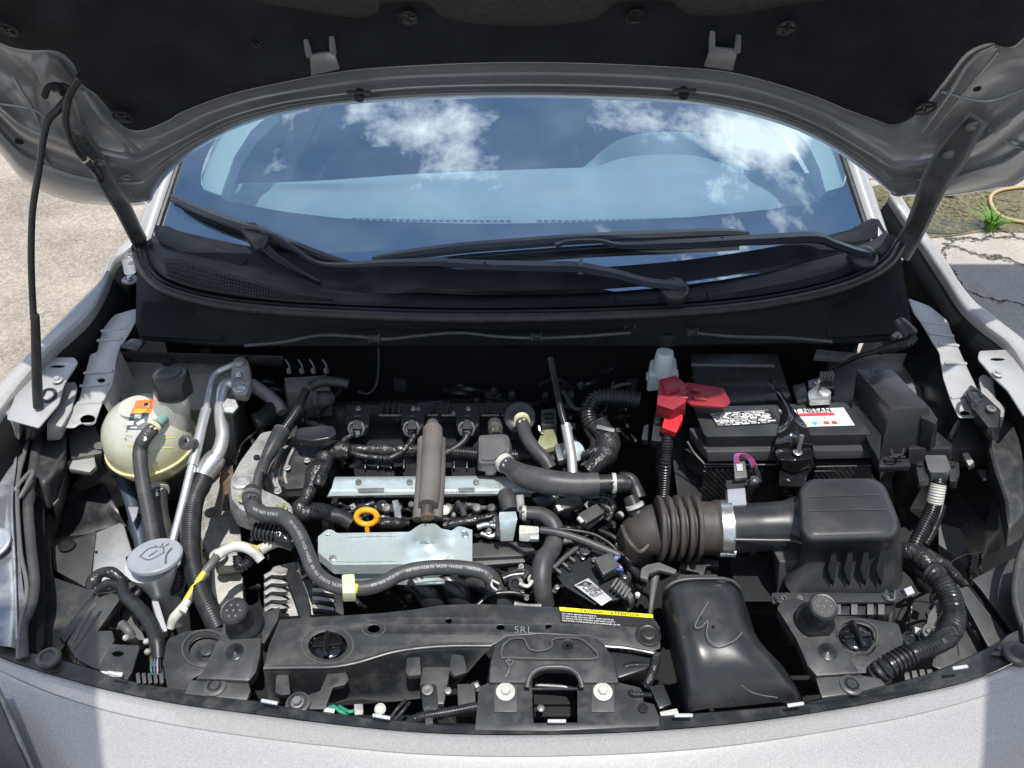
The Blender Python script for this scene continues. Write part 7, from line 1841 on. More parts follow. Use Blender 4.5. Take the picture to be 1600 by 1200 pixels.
hose([(382, 540, 1.013), (440, 535, 1.013), (500, 524, 1.018), (560, 526, 1.018), (600, 530, 1.018), (660, 524, 1.018), (720, 520, 1.018), (780, 526, 1.018), (840, 528, 1.018), (900, 526, 1.018), (985, 520, 1.018)], 2.6, 'grey_rubber', 'washer_line', par=cowl)
hose([(1080, 520, 1.018), (1150, 526, 1.013), (1230, 528, 1.013), (1300, 534, 1.013)], 2.6, 'grey_rubber', 'washer_line', par=cowl)
for x, y in ((585, 529), (838, 526), (1082, 519), (984, 508)):
    m = M(); m.box((x, y, 1.02), (.022, .010, .010), (0, 0, 0), .002); m.box((x - 7, y, 1.022), (.004, .018, .010)); m.box((x + 7, y, 1.022), (.004, .018, .010)); part(m, 'line_clip', 'black_plastic', cowl)
for z_, y_ in ((.93, 570), (.90, 590)):
    m = M(); m.sweep([P(1080, y_, z_), P(1210, y_ + 2, z_)], .003, 8); pt(m, 'tray_rib', 'dusty_plastic', par=tub)
m = M(); m.frust([(1078, 552), (1215, 552), (1230, 600), (1085, 602)], .915, [(1078, 570), (1215, 570), (1230, 620), (1085, 620)], .86, .004); pt(m, 'relay_box', 'satin_black', par=tub)
for i in range(30):
    x = random.uniform(400, 1000); y = random.uniform(600, 660)
    m = M(); k = i % 3
    if k == 0: m.box((x, y, random.uniform(.80, .86)), (random.uniform(.01, .04), random.uniform(.01, .02), .03), (random.uniform(-.4, .4), 0, random.uniform(-.5, .5)), .002)
    elif k == 1: m.lathe(P(x, y, random.uniform(.82, .86)), [(6, -12), (6, 0), (4, 3)], (0, -.4, 1), 12)
    else: m.tube([(x - 25, y, .82), (x, y + random.uniform(-10, 10), .86), (x + 25, y + 5, .82)], random.uniform(2, 5), seg=8)
    pt(m, 'small_fitting', random.choice(('black_plastic', 'satin_black', 'rubber')), par=tub)
# ================================================================= left cluster
ct = empty('coolant_tank', P(238, 690, .80), car, 'yellowish translucent coolant bottle with a black cap')
c = P(238, 694, .868)
m = M(); k = dep(c) / FP
prof = [(5, -52), (30, -48), (50, -36), (60, -20), (65.5, -4), (66, 0), (69, 1), (69, 5), (66, 6), (66, 18), (64, 36), (59, 50), (50, 63), (38, 72), (27, 77), (22, 79), (22, 86)]
m.lathe(c, prof, (0, -.08, 1), 48, sx=1.0); pt(m, 'bottle', 'coolant_bottle', par=ct, ang=60)
m = M(); cc = P(268, 596, 1.012); m.lathe(cc, [(26, -24), (30, -20), (28.5, 10), (26, 14), (19, 15), (18, 17), (4, 17)], (0, .16, 1), 9); cap = pt(m, 'cap', 'clip_black', par=ct)
m = M(); m.text('!', cc + Vector((-.006, -.002, .0196)), Vector((1, 0, 0)), Vector((0, 1, -.16)).normalized(), .013, .05); m.box(cc + Vector((.0, -.004, .0196)), (.022, .008, .0006), (-.16, 0, .1), 0); pt(m, 'cap_symbol', 'red_print', par=ct, kind='stuff')
for a in range(9):
    m = M(); an = 2 * pi * a / 9; m.box(cc + Vector((cos(an) * .0305, sin(an) * .0305, -.002)), (.004, .004, .022), (0, 0, an), .001); pt(m, 'cap_rib', 'clip_black', par=ct)
m = M(); m.lathe(cc, [(31, -84), (29, -60), (27, -42), (26, -24)], (.25, .10, 1), 30); pt(m, 'bottle_neck', 'coolant_bottle', par=ct, ang=60)
def on_tank(px, py, off=.0006):
    """point on the bottle's shoulder seen at this pixel"""
    d = ray(px, py); q = Vector((0, 0, 1)).rotation_difference(Vector((0, -.08, 1)).normalized())
    best = None
    def inside(p):
        l = q.inverted() @ (p - c); r = math.hypot(l.x, l.y) / k; h = l.z / k
        for (r0, h0), (r1, h1) in zip(prof, prof[1:]):
            if h0 <= h <= h1 and h1 > h0:
                return r <= r0 + (r1 - r0) * (h - h0) / (h1 - h0)
        return False
    t = dep(c) * .7
    for i in range(400):
        t += .002
        if inside(CAMP + d * t):
            a, b_ = t - .002, t
            for _ in range(14):
                mm = (a + b_) / 2
                if inside(CAMP + d * mm): b_ = mm
                else: a = mm
            return CAMP + d * (a - off)
    return P(px, py, .90)
def sticker(poly, name, mt, par, off=.0006, n=7):
    a, b_, c_, d_ = poly; rows = []
    for i in range(n + 1):
        r = []
        for j in range(n + 1):
            u, v = j / n, i / n
            x = (a[0] * (1 - u) + b_[0] * u) * (1 - v) + (d_[0] * (1 - u) + c_[0] * u) * v
            y = (a[1] * (1 - u) + b_[1] * u) * (1 - v) + (d_[1] * (1 - u) + c_[1] * u) * v
            r.append(on_tank(x, y, off))
        rows.append(r)
    m = M(); m.grid(rows); return pt(m, name, mt, par=par)
s1 = sticker([(213, 626), (243, 623), (235, 646), (204, 646)], 'warning_sticker', 'orange_print', ct, .0012)
sticker([(211, 639), (237, 639), (234, 645), (208, 646)], 'sticker_band', 'pale_orange_print', ct, .0018)
sticker([(204, 646), (233, 645), (227, 671), (197, 671)], 'sticker_panel', 'navy_print', ct, .0016)
for q in ([(211, 648), (222, 648), (220, 654), (209, 654)], [(200, 658), (209, 658), (208, 664), (199, 664)], [(213, 661), (224, 655), (226, 659), (215, 665)], [(204, 667), (214, 667), (214, 669), (204, 669)]):
    sticker(q, 'sticker_mark', 'white_print', ct, .0026, 3)
sticker([(226, 629), (233, 629), (230, 634), (224, 634)], 'sticker_mark', 'black_print', ct, .0014, 3)
for y in (684, 700):
    m = M(); m.sweep([on_tank(x, y, .0) for x in (255, 262, 270)], .0009, 6); pt(m, 'level_line', 'yellow_print', par=ct)
m = M(); m.text('MAX', on_tank(196, 682, .001), Vector((1, -.2, 0)).normalized(), Vector((0, .3, 1)).normalized(), .006); pt(m, 'level_mark', 'grey_print', par=ct)
m = M(); m.text('MIN', on_tank(200, 698, .001), Vector((1, 0, 0)), Vector((0, .3, 1)).normalized(), .006); pt(m, 'level_mark', 'yellow_print', par=ct)
hose([on_tank(258, 650, -.01), on_tank(254, 655, .008), on_tank(245, 664, .014), on_tank(240, 669, .016)], [10, 8, 7, 7], 'teal_plastic', 'hose_nipple', par=ct)
hose([on_tank(244, 664, .014), on_tank(236, 673, .018), on_tank(226, 685, .016), on_tank(219, 702, .010), (220, 730, .92), (226, 770, .90), (234, 810, .88), (240, 850, .86)], [11, 11, 11, 11, 11, 11, 11.5, 12], 'grey_rubber', 'overflow_hose', par=ct, rib=(3.6, .05), seg=18)
ringtie(on_tank(242, 666, .015), on_tank(238, 670, .017), 12.5, 'cream_plastic', par=ct)
m = M(); m.text('B', on_tank(224, 688, .034), Vector((1, -.15, 0)), Vector((.1, .5, .5)).normalized(), .010, .03); pt(m, 'hose_print', 'white_print', par=ct)
hose([(248, 738, .82), (248, 752, .815), (249, 764, .81)], 12, 'teal_plastic', 'bottle_outlet', par=ct)
hose([(249, 760, .815), (248, 780, .815), (250, 805, .81), (256, 835, .80), (262, 870, .78), (268, 910, .76)], [13, 13, 13, 14, 14, 14], 'grey_rubber', 'lower_hose', par=ct, seg=18)
ringtie((249, 762, .818), (249, 768, .818), 15, 'cream_metal', par=ct)
m = M(); m.text('B', P(243, 775, .838), Vector((1, 0, 0)), Vector((0, .5, .5)).normalized(), .010, .03); pt(m, 'hose_print', 'white_print', par=ct)
hose([(181, 655, .90), (172, 625, .91), (168, 605, .92), (176, 598, .925), (184, 610, .92), (188, 640, .90)], 2.5, 'satin_black', 'loop_hose', par=tub)
hose([(148, 680, .85), (160, 700, .84), (178, 728, .82), (188, 742, .80)], [7, 8, 10, 9], 'dusty_plastic', 'curved_bracket', par=tub)
hose([(186, 738, .80), (196, 760, .79), (206, 790, .78), (216, 830, .76), (222, 860, .74)], [10, 9.5, 9.5, 10, 10], 'navy_print', 'filler_pipe', par=tub)
m = M(); m.tube([(184, 736, .805), (190, 742, .80)], 11.5, seg=16); pt(m, 'pipe_collar', 'deep_black', par=tub)
m = M(); m.frust([(200, 792), (216, 792), (214, 804), (208, 815)], .80, [(200, 796), (216, 796), (214, 808), (208, 819)], .797, .0006); pt(m, 'pipe_tag', 'cap_grey', par=tub)
# air-conditioning pipes
ac = empty('air_conditioning_pipes', P(330, 700, .85), car, 'bare aluminium air conditioning pipes')
hose([(372, 567, .955), (356, 574, .955), (340, 582, .95), (333, 592, .948), (328, 610, .945), (322, 640, .94)], 5.2, 'aluminium', 'thin_pipe', par=ac)
hose([(322, 640, .94), (316, 664, .935), (308, 700, .925), (300, 728, .915)], 8, 'aluminium', 'thin_pipe', par=ac)
hose([(300, 728, .915), (292, 760, .90), (282, 800, .88), (270, 846, .86)], 6.5, 'aluminium', 'thin_pipe', par=ac)
m = M(); m.lathe(P(294, 692, .948), [(8, -14), (8, -2), (12, -2), (12, 9), (10, 11), (4, 11)], (-.45, -.55, .7), 8); pt(m, 'service_cap', 'dusty_plastic', par=ac)
m = M(); m.lathe(P(290, 688, .963), [(3, 0), (2.5, 1)], (-.45, -.55, .7), 10); pt(m, 'cap_hole', 'deep_black', par=ac)
hose([(374, 604, .94), (360, 600, .942), (350, 606, .94), (346, 622, .935), (345, 650, .93), (348, 680, .92), (342, 705, .91), (330, 722, .90)], [8, 9.5, 10, 10, 10, 10.5, 11, 12], 'aluminium', 'thick_pipe', par=ac, seg=20)
m = M(); m.tube([(340, 712, .91), (334, 720, .906), (322, 736, .898), (318, 744, .894)], [15, 17, 17, 16], seg=20, n=3); pt(m, 'crimp_collar', 'bright_metal', par=ac)
hose([(322, 738, .897), (314, 756, .888), (304, 780, .878), (299, 810, .872), (298, 850, .865), (303, 890, .86), (314, 925, .855), (328, 955, .85), (342, 985, .84)], [14, 15, 15, 15.5, 15.5, 15.5, 15.5, 16, 16], 'rubber', 'rubber_hose', par=ac, rib=(3.8, .03), seg=22, label='fat black air conditioning hose')
m = M(); m.path_text('- - - - - - - - - - - - - - - - - - - - - - - -', [(300, 850, .865), (304, 890, .86), (314, 925, .855), (328, 955, .85)], 16, 4, .05, True, side=.9); pt(m, 'yellow_line', 'yellow_print', par=ac)
m = M(); m.frust(fillet([(364, 560), (378, 556), (388, 564), (392, 600), (384, 618), (370, 616), (362, 606), (362, 576)], 6), .958, fillet([(364, 568), (378, 564), (392, 572), (396, 608), (388, 628), (370, 626), (362, 616), (360, 584)], 6), .935, .004); pt(m, 'pipe_flange', 'cast_aluminium', par=ac)
m = M(); m.lathe(P(373, 567, .962), [(8, -2), (8, 1), (5, 2)], (0, 0, 1), 18); pt(m, 'pipe_seat', 'aluminium', par=ac)
bolt_part((373, 586, .962), 4.5, 'bright_metal', ac, w=1.3)
m = M(); m.lathe(P(374, 606, .96), [(10, -2), (10, 0), (8, 1.5), (3, 1.5)], (0, 0, 1), 20); pt(m, 'pipe_seat', 'aluminium', par=ac)
m = M(); m.lathe(P(360, 636, .955), [(9, -14), (9, -3), (13, -3), (13.5, 8), (12, 10), (4, 10)], (.25, -.55, .75), 6); pt(m, 'service_cap', 'shade_metal', par=ac)
m = M(); m.text('HIGH', P(352, 640, .973), Vector((1, 0, 0)), Vector((0, .7, .7)), .006, .02); pt(m, 'cap_lettering', 'white_print', par=ac)
hose([(392, 600, .93), (410, 612, .92), (430, 628, .91), (440, 645, .90)], 10, 'shade_metal', 'branch_pipe', par=ac)
hose([(430, 636, .90), (415, 652, .90), (398, 660, .90)], 14, 'deep_black', 'rubber_elbow', par=ac)
# washer filler
wf = empty('washer_filler', P(242, 880, .85), car, 'grey washer bottle lid with a windscreen symbol')
wc = P(242, 868, .905)
m = M(); m.lathe(wc, [(37, -10), (41, -5), (41, 0), (38.5, 2.5), (10, 3.5)], (0, .20, 1), 40, sx=1.0); pt(m, 'lid', 'cap_grey', par=wf)
m = M(); m.frust([(274, 872), (284, 868), (282, 880), (276, 884)], .90, [(274, 876), (284, 872), (282, 884), (276, 888)], .892, .002); pt(m, 'lid_tab', 'cap_grey', par=wf)
m = M(); m.frust([(196, 870), (206, 866), (206, 872), (198, 876)], .90, [(196, 873), (206, 869), (206, 875), (198, 879)], .895, .001); pt(m, 'lid_hinge', 'deep_black', par=wf)
zl_ = .9135
def lp(pts, r=1.0, name='symbol_line'):
    m = M(); m.tube([wc + Vector((px2m(x - 242, wc), px2m(868 - y, wc) * 1.35, px2m(868 - y, wc) * -.27 + .0042)) for x, y in pts], r, seg=6, n=4); pt(m, name, 'shade_metal', par=wf)
lp([(222, 872), (240, 878), (256, 866)]); lp([(222, 872), (230, 858), (252, 856)]); lp([(256, 866), (250, 856)]); lp([(236, 872), (244, 862)]); lp([(236, 853), (240, 856)]); lp([(246, 850), (246, 854)]); lp([(256, 850), (252, 854)])
lp([(264, 858), (262, 870), (268, 884)], 1.4)
m = M(); m.lathe(P(248, 905, .84), [(14, -110), (17, -70), (24, -10), (34, 24), (38, 40)], (0, .02, 1), 28); pt(m, 'neck', 'label_silver', par=wf)
hose([(278, 888, .85), (280, 905, .84), (276, 930, .82)], 10, 'conduit', 'corrugated_conduit', rib=(4, .14), par=wf)
m = M(); m.frust([(236, 936), (246, 934), (262, 985), (252, 990)], .82, [(236, 944), (246, 942), (262, 995), (252, 998)], .78, .002); pt(m, 'neck_rib', 'label_silver', par=wf)
# white sheathed cable
wc_ = empty('battery_cable', P(330, 880, .86), car, 'cable with white and yellow sheath')
hose([(408, 876, .86), (398, 864, .87), (384, 856, .875), (368, 854, .875), (352, 860, .875), (338, 870, .875)], [7, 8, 8, 8, 8, 8], 'white_plastic', 'white_sheath', par=wc_)
hose([(410, 858, .862), (394, 853, .87), (376, 848, .878), (360, 850, .88), (346, 860, .88)], 2.5, 'yellow_wire', 'yellow_wire', par=wc_)
hose([(406, 860, .86), (420, 852, .86), (436, 848, .86), (448, 852, .858)], [9, 8, 7, 6], 'cream_metal', 'cable_end', par=wc_)
hose([(372, 868, .85), (374, 884, .84), (384, 882, .84), (392, 872, .845)], 9, 'satin_black', 'cable_boot', par=wc_, rib=(4, .14))
hose([(340, 868, .876), (330, 882, .875), (320, 894, .872)], 7, 'grey_plastic', 'cable_sleeve', par=wc_)
hose([(322, 892, .872), (310, 908, .868), (300, 924, .862), (288, 944, .855)], 5.5, 'yellow_wire', 'yellow_sheath', par=wc_, label='bright yellow cable sheath')
hose([(324, 894, .87), (312, 910, .865), (302, 926, .86), (291, 946, .852)], 6, 'grey_plastic', 'cable_sleeve', par=wc_)
hose([(294, 938, .858), (284, 952, .855), (272, 966, .85), (266, 982, .84)], [6, 8, 8, 6], 'white_plastic', 'cable_socket', par=wc_)
m = M(); m.frust([(283, 944), (294, 950), (290, 958), (280, 952)], .87, [(283, 948), (294, 954), (290, 962), (280, 956)], .86, .001); pt(m, 'socket_lug', 'white_plastic', par=wc_)
# lamp wiring at the lower left
lw = empty('lamp_wiring', P(220, 960, .85), car, 'taped wires leading to the left headlight plug')
hose([(142, 920, .86), (150, 902, .87), (162, 894, .875), (178, 896, .875), (190, 906, .87), (192, 922, .865)], [10, 9, 9, 8, 8, 9], 'tape', 'taped_wires', par=lw, jitter=.3)
hose([(188, 912, .865), (196, 930, .87), (214, 948, .872), (228, 964, .872), (238, 980, .87), (246, 1004, .868), (248, 1030, .86)], [8, 10, 11, 11, 11, 11, 9], 'rubber', 'taped_wires', par=lw, jitter=.1)
hose([(150, 922, .86), (170, 912, .865), (188, 915, .865)], 7, 'tape', 'taped_wires', par=lw, jitter=.4)
hose([(196, 906, .86), (214, 902, .86), (218, 920, .855), (210, 932, .85)], 5, 'tape', 'taped_wires', par=lw, jitter=.3)
hose([(190, 975, .84), (200, 985, .84), (206, 996, .83)], 7, 'grey_plastic', 'plug_boot', par=lw)
for i in range(5):
    x = 212 + i * 9; m = M(); m.frust([(x, 1052), (x + 6, 1050), (x + 8, 1066), (x + 2, 1068)], .885, [(x, 1058), (x + 6, 1056), (x + 8, 1074), (x + 2, 1076)], .865, .0015); pt(m, 'plug_rib', 'dusty_plastic', par=lw)
for i, mt in enumerate(('green_wire', 'purple_wire', 'grey_print', 'rubber')):
    hose([(238 + i * 4, 1030, .87), (236 + i * 5, 1044, .885), (238 + i * 4, 1054, .88)], 1.3, mt, 'thin_wire', par=lw, seg=6)
m = M(); m.frust([(232, 994), (250, 992), (252, 1040), (234, 1042)], .83, [(232, 1004), (250, 1002), (252, 1050), (234, 1052)], .80, .003); pt(m, 'plug_body', 'dusty_plastic', par=lw)
m = M(); m.frust([(156, 1048), (192, 1050), (190, 1058), (166, 1056)], .87, [(156, 1052), (192, 1054), (190, 1062), (166, 1060)], .86, .001); pt(m, 'pale_tab', 'cream_metal', par=lw)
for q in ((196, 996), (228, 1002), (230, 1018), (200, 986)):
    m = M(); m.lathe(P(q[0], q[1], .84), [(5, -6), (5, 0), (3, 2), (2, 2)], (0, -.3, 1), 14); pt(m, 'lamp_socket', 'cast_aluminium', par=lw)
m = M(); m.frust([(154, 975), (175, 935), (188, 950), (186, 985)], .80, [(154, 985), (175, 950), (190, 965), (188, 1000)], .70, .004); pt(m, 'lamp_bracket', 'satin_black', par=lw)
m = M(); m.frust([(196, 925), (228, 1000), (216, 1000), (186, 980)], .78, [(196, 940), (228, 1015), (216, 1015), (186, 995)], .72, .004); pt(m, 'lamp_bracket', 'grey_plastic', par=lw)

# ================================================================= front: radiator support
rs = empty('radiator_support', P(720, 1000, .85), car, 'long black radiator support panel')
def rsz(y): return .885
top_poly = [(412, 1044), (420, 1008), (437, 968), (480, 964), (540, 961), (600, 957), (645, 952), (690, 945), (740, 943), (800, 945), (870, 948), (950, 956), (1022, 966), (1031, 980), (1032, 1012), (1018, 1019), (944, 1009), (926, 995), (845, 990), (792, 994), (770, 1008), (690, 1009), (620, 1017), (560, 1034), (520, 1041), (470, 1042)]
m = M(); m.plate([(x, y, .885) for x, y in top_poly], holes=[circ(512, 1008, 30, 21.5, 30), circ(584, 982, 9.5, 6, 16), circ(701, 970, 5, 3.6, 12), circ(782, 980, 6.5, 4, 14), circ(857, 979, 5, 3.6, 12)], thick=.004, bevel=.0015); pt(m, 'top_panel', 'dusty_plastic', par=rs)
m = M(); m.lathe(P(512, 1008, .887), [(40, -1), (39, 0), (37, .6), (32.5, .3), (31, -1.5)], (0, 0, 1), 36); 
bpy.data.meshes
pt(m, 'hole_rim', 'dusty_plastic', par=rs) if False else m.bm.free()
m = M(); m.sweep([P(x, y, .8855) for x, y in circ(512, 1008, 40, 29, 36)] + [P(552, 1008, .8855)], .0016, 6, False); pt(m, 'pressed_ring', 'dusty_plastic', par=rs)
m = M(); m.sweep([P(x, y, .8855) for x, y in circ(584, 982, 18, 12, 30)] + [P(602, 982, .8855)], .0012, 6, False); pt(m, 'pressed_ring', 'dusty_plastic', par=rs)
# front face under the crease
cr = [(412, 1043), (470, 1042), (520, 1041), (560, 1034), (620, 1017), (690, 1009), (768, 1008)]
bt = [(420, 1098), (470, 1101), (520, 1098), (560, 1093), (610, 1096), (650, 1092), (700, 1086)]
Cw = [P(x, y, .886) for x, y in cr]; Bw = [P(x, y, .815) for x, y in bt]
m = M(); m.loft([[p + Vector((0, .006, -.001)) for p in Cw], [p + Vector((0, -.002, .000)) for p in Cw], [a.lerp(b_, .25) for a, b_ in zip(Cw, Bw)], [a.lerp(b_, .6) + Vector((0, .002, -.004)) for a, b_ in zip(Cw, Bw)], Bw], nu=5, nv=3, thick=.003); pt(m, 'front_face', 'dusty_plastic', par=rs)
m = M(); m.tube([P(x, y + 1, .888) for x, y in cr], 2.2, seg=8); pt(m, 'pressed_crease', 'dusty_plastic', par=rs)
m = M(); m.text('5RL', P(803, 989, .8862), Vector((1, 0, 0)), Vector((0, 1, 0)), .0165, .0); pt(m, 'stamped_letters', 'shade_metal', par=rs)
# radiator caps in their wells (left and right)
def rad_cap(x, y, par):
    m = M(); cc = P(x, y, .872); m.lathe(cc, [(30, -30), (30, -4), (28, -3), (27, -6), (4, -6)], (0, 0, 1), 32); pt(m, 'cap_well', 'gloss_black', par=par)
    m = M(); m.lathe(cc, [(24, -8), (24, 0), (21, 2.5), (8, 3)], (0, 0, 1), 28); pt(m, 'radiator_cap', 'gloss_black', par=par)
    m = M(); m.box(cc + Vector((0, 0, .007)), (.009, .048, .012), (0, 0, .1), .003); m.box(cc + Vector((0, 0, .004)), (.044, .007, .006), (0, 0, .1), .002); pt(m, 'cap_handle', 'gloss_black', par=par)
rad_cap(512, 1010, rs)
# side panels with their own wells
m = M(); m.plate([(x, y, .862) for x, y in fillet([(262, 998), (290, 986), (366, 978), (352, 1010), (316, 1052), (300, 1060), (298, 1084), (262, 1078), (252, 1050), (256, 1020)], 5)], holes=[circ(322, 1014, 29, 22, 28)], thick=.004); pt(m, 'side_panel', 'dusty_plastic', par=rs)
m = M(); m.lathe(P(322, 1014, .858), [(28, -20), (28, -8), (10, -9), (9, -4), (6, -3)], (0, 0, 1), 28); pt(m, 'side_well', 'dusty_plastic', par=rs)
m = M(); m.sweep([P(x, y, .863) for x, y in circ(322, 1014, 37, 29, 36)] + [P(359, 1014, .863)], .0016, 6, False); pt(m, 'pressed_ring', 'dusty_plastic', par=rs)
m = M(); m.plate([(x, y, .868) for x, y in fillet([(1296, 962), (1330, 962), (1404, 974), (1412, 1000), (1408, 1030), (1380, 1050), (1340, 1052), (1318, 1040), (1306, 1000)], 5)], holes=[circ(1338, 994, 27, 20, 28)], thick=.004); pt(m, 'side_panel', 'dusty_plastic', par=rs)
rad_cap(1338, 996, rs)
m = M(); m.sweep([P(x, y, .869) for x, y in circ(1338, 994, 33, 26, 36)] + [P(1371, 994, .869)], .0015, 6, False); pt(m, 'pressed_ring', 'dusty_plastic', par=rs)
# caution sticker
zc2 = .8868
def stk(poly, name, mt, dz=0.0):
    m = M(); m.slab(poly, zc2 + dz, .0008, 0); return pt(m, name, mt, par=rs)
cs = stk([(875, 954), (1021, 968), (1020, 980), (875, 971)], 'caution_sticker', 'black_print')
stk([(874, 948.5), (1020, 960), (1020.5, 965.5), (875, 954.5)], 'yellow_band', 'yellow_print', .0006)
A = P(904, 955.5, zc2 + .0012); B = P(990, 962.3, zc2 + .0012); uu = (B - A).normalized()
m = M(); m.text('!CAUTION  /  ATTENTION', A, uu, Vector((-uu.y, uu.x, 0)), .0066, .03, 1.4); pt(m, 'caution_lettering', 'black_print', par=rs)
for i, (s_, x0) in enumerate((('HOT PARTS. BEWARE OF ENGINE FAN', 0), ('TO HELP AVOID PERSONAL INJURY WEAR GLOVES AND KEEP', 0), ('TO REDUCE THE RISK OF BURNS, KEEP HANDS AWAY FROM IT', 0), ('POUR EVITER TOUTE BLESSURE, NE PAS APPROCHER LES MAINS', 0))):
    A = P(878, 959.5 + i * 3.6, zc2 + .0009); m = M(); m.text(s_[:[30, 44, 46, 52][i]], A, uu, Vector((-uu.y, uu.x, 0)), .0031, .01, .4); pt(m, 'caution_small_print', 'white_print', par=rs)
# end bushing
m = M(); m.lathe(P(1013, 992, .887), [(20, -2), (20, .5), (17, 2.5), (15, 1), (13, 1), (12, 4), (10, 5.5), (6, 5.5), (5.5, 4), (2, 4)], (0, 0, 1), 30); pt(m, 'mount_bushing', 'rubber', par=rs)
m = M(); m.tube([(944, 1010, .888), (980, 1013, .888), (1018, 1020, .888), (1031, 1022, .886)], 3, seg=8); pt(m, 'pressed_crease', 'satin_black', par=rs)
m = M(); m.frust([(945, 1012), (1018, 1022), (1030, 1024), (1010, 1045), (965, 1060)], .875, [(948, 1020), (1018, 1040), (1030, 1044), (1012, 1070), (968, 1070)], .84, .004); pt(m, 'end_gusset', 'satin_black', par=rs)
# centre latch bracket
lbk = empty('latch_bracket', P(850, 1060, .88), car, 'black stepped bracket around the hood latch opening')
m = M(); m.frust(fillet([(775, 1004), (792, 994), (845, 990), (926, 994), (942, 1004), (958, 1030), (966, 1066), (904, 1066), (900, 1050), (884, 1042), (850, 1042), (834, 1050), (828, 1066), (764, 1066), (768, 1030)], 4), .905, fillet([(772, 1010), (792, 1000), (845, 996), (926, 1000), (946, 1012), (962, 1040), (970, 1076), (908, 1076), (902, 1060), (884, 1052), (850, 1052), (834, 1060), (824, 1076), (760, 1076), (764, 1040)], 4), .885, .003); pt(m, 'upper_step', 'dusty_plastic', par=lbk)
for q in ([(786, 1008), (800, 998), (818, 998), (824, 1010), (832, 1016), (850, 1016), (862, 1010), (866, 998), (900, 997), (916, 1004), (934, 1026), (900, 1030), (800, 1028), (784, 1026)],):
    m = M(); m.tube([P(x, y, .908) for x, y in q + [q[0]]], 1.8, seg=6, n=4); pt(m, 'pressed_outline', 'dusty_plastic', par=lbk)
m = M(); m.lathe(P(887, 1008, .907), [(11, -1), (11, .2), (8, -.4), (2, -1)], (0, 0, 1), 20); pt(m, 'dimple', 'satin_black', par=lbk)
m = M(); m.tube([(824, 1074, .908), (826, 1062, .912), (834, 1050, .914), (850, 1043, .915), (884, 1043, .915), (900, 1051, .914), (907, 1062, .912), (910, 1074, .908)], 4.5, seg=10); pt(m, 'arch_rim', 'dusty_plastic', par=lbk)
m = M(); m.plate([(x, y, .897) for x, y in [(748, 1074), (764, 1066), (828, 1066), (830, 1074), (904, 1074), (908, 1066), (966, 1066), (1000, 1074), (1004, 1080), (1006, 1096), (1022, 1100), (1030, 1120), (1030, 1134), (860, 1142), (742, 1140), (746, 1100)]], holes=[[(831, 1077), (902, 1077), (902, 1128), (834, 1129)]], thick=.005); pt(m, 'lower_step', 'dusty_plastic', par=lbk)
for x in (790, 942):
    m = M(); m.slab([(x - 18, 1069), (x + 18, 1069), (x + 18, 1112), (x - 18, 1112)], .9, .004, .001); pt(m, 'raised_pad', 'dusty_plastic', par=lbk)
    m = M(); m.lathe(P(x, 1081, .901), [(15, 0), (15, 1.2), (13, 2)], (0, 0, 1), 30); pt(m, 'white_washer', 'white_plastic', par=lbk)
    m = M(); m.lathe(P(x, 1080, .903), [(8, 0), (8, 6), (6.5, 7.5), (2, 7.5)], (0, 0, 1), 6); pt(m, 'hex_bolt', 'cream_metal', par=lbk)
m = M(); m.lathe(P(1005, 1106, .9), [(8, -1), (8, .5), (5, 1), (4, 0)], (0, 0, 1), 18); pt(m, 'screw', 'deep_black', par=lbk)
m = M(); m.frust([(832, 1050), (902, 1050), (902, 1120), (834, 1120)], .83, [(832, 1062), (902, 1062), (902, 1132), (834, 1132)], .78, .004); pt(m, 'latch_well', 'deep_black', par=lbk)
m = M(); m.lathe(P(845, 1108, .85), [(5, 0), (6, 3), (3, 5)], (0, 0, 1), 14); m.tube([(836, 1070, .86), (880, 1073, .86), (900, 1076, .86)], 3, seg=8); pt(m, 'latch_pin', 'shade_metal', par=lbk)
m = M(); m.tube([(795, 1030, .908), (796, 1046, .908), (790, 1058, .905)], 2.2, seg=6); pt(m, 'triangle_mark', 'dusty_plastic', par=lbk)
m = M(); m.tube([P(x, y, .909) for x, y in ((790, 1032), (802, 1032), (796, 1040), (790, 1032))], .8, seg=5, n=2); pt(m, 'triangle_mark', 'grey_plastic', par=lbk)
# side tower brackets with rubber hood stops
def tower(x, y, side, plate_t, plate_b, flange, label):
    tw = empty('hood_stop_bracket', P(x, y, .85), car, label)
    m = M(); m.frust(flange[0], .885, flange[1], .86, .005, r=4); pt(m, 'base', 'dusty_plastic', par=tw)
    m = M(); m.frust(plate_t, .895, plate_b, .865, .003); pt(m, 'leg_plate', 'dusty_plastic', par=tw)
    m = M(); m.lathe(P(x - 1, y + 24, .90), [(30, -6), (27, 0), (22, 5), (20.5, 9), (19.5, 16), (20, 38), (21.5, 41), (21.5, 46), (19.5, 48.5), (17, 48), (16.5, 47), (3, 47)], (-.05, -.22, 1), 34); pt(m, 'rubber_stop', 'rubber', par=tw)
    base = P(x - 1, y + 24, .90); ax = Vector((-.05, -.22, 1)).normalized(); k_ = px2m(1, base); q = Vector((0, 0, 1)).rotation_difference(ax)
    for a in range(7):
        rr = 0 if a == 6 else 10
        m = M(); m.lathe(base + q @ Vector((rr * k_ * cos(a * pi / 3), rr * k_ * sin(a * pi / 3), 47.3 * k_)), [(2.2, -.5), (1.8, 1), (.6, 1.8)], ax, 10); pt(m, 'rubber_nub', 'grey_plastic', par=tw)
    return tw
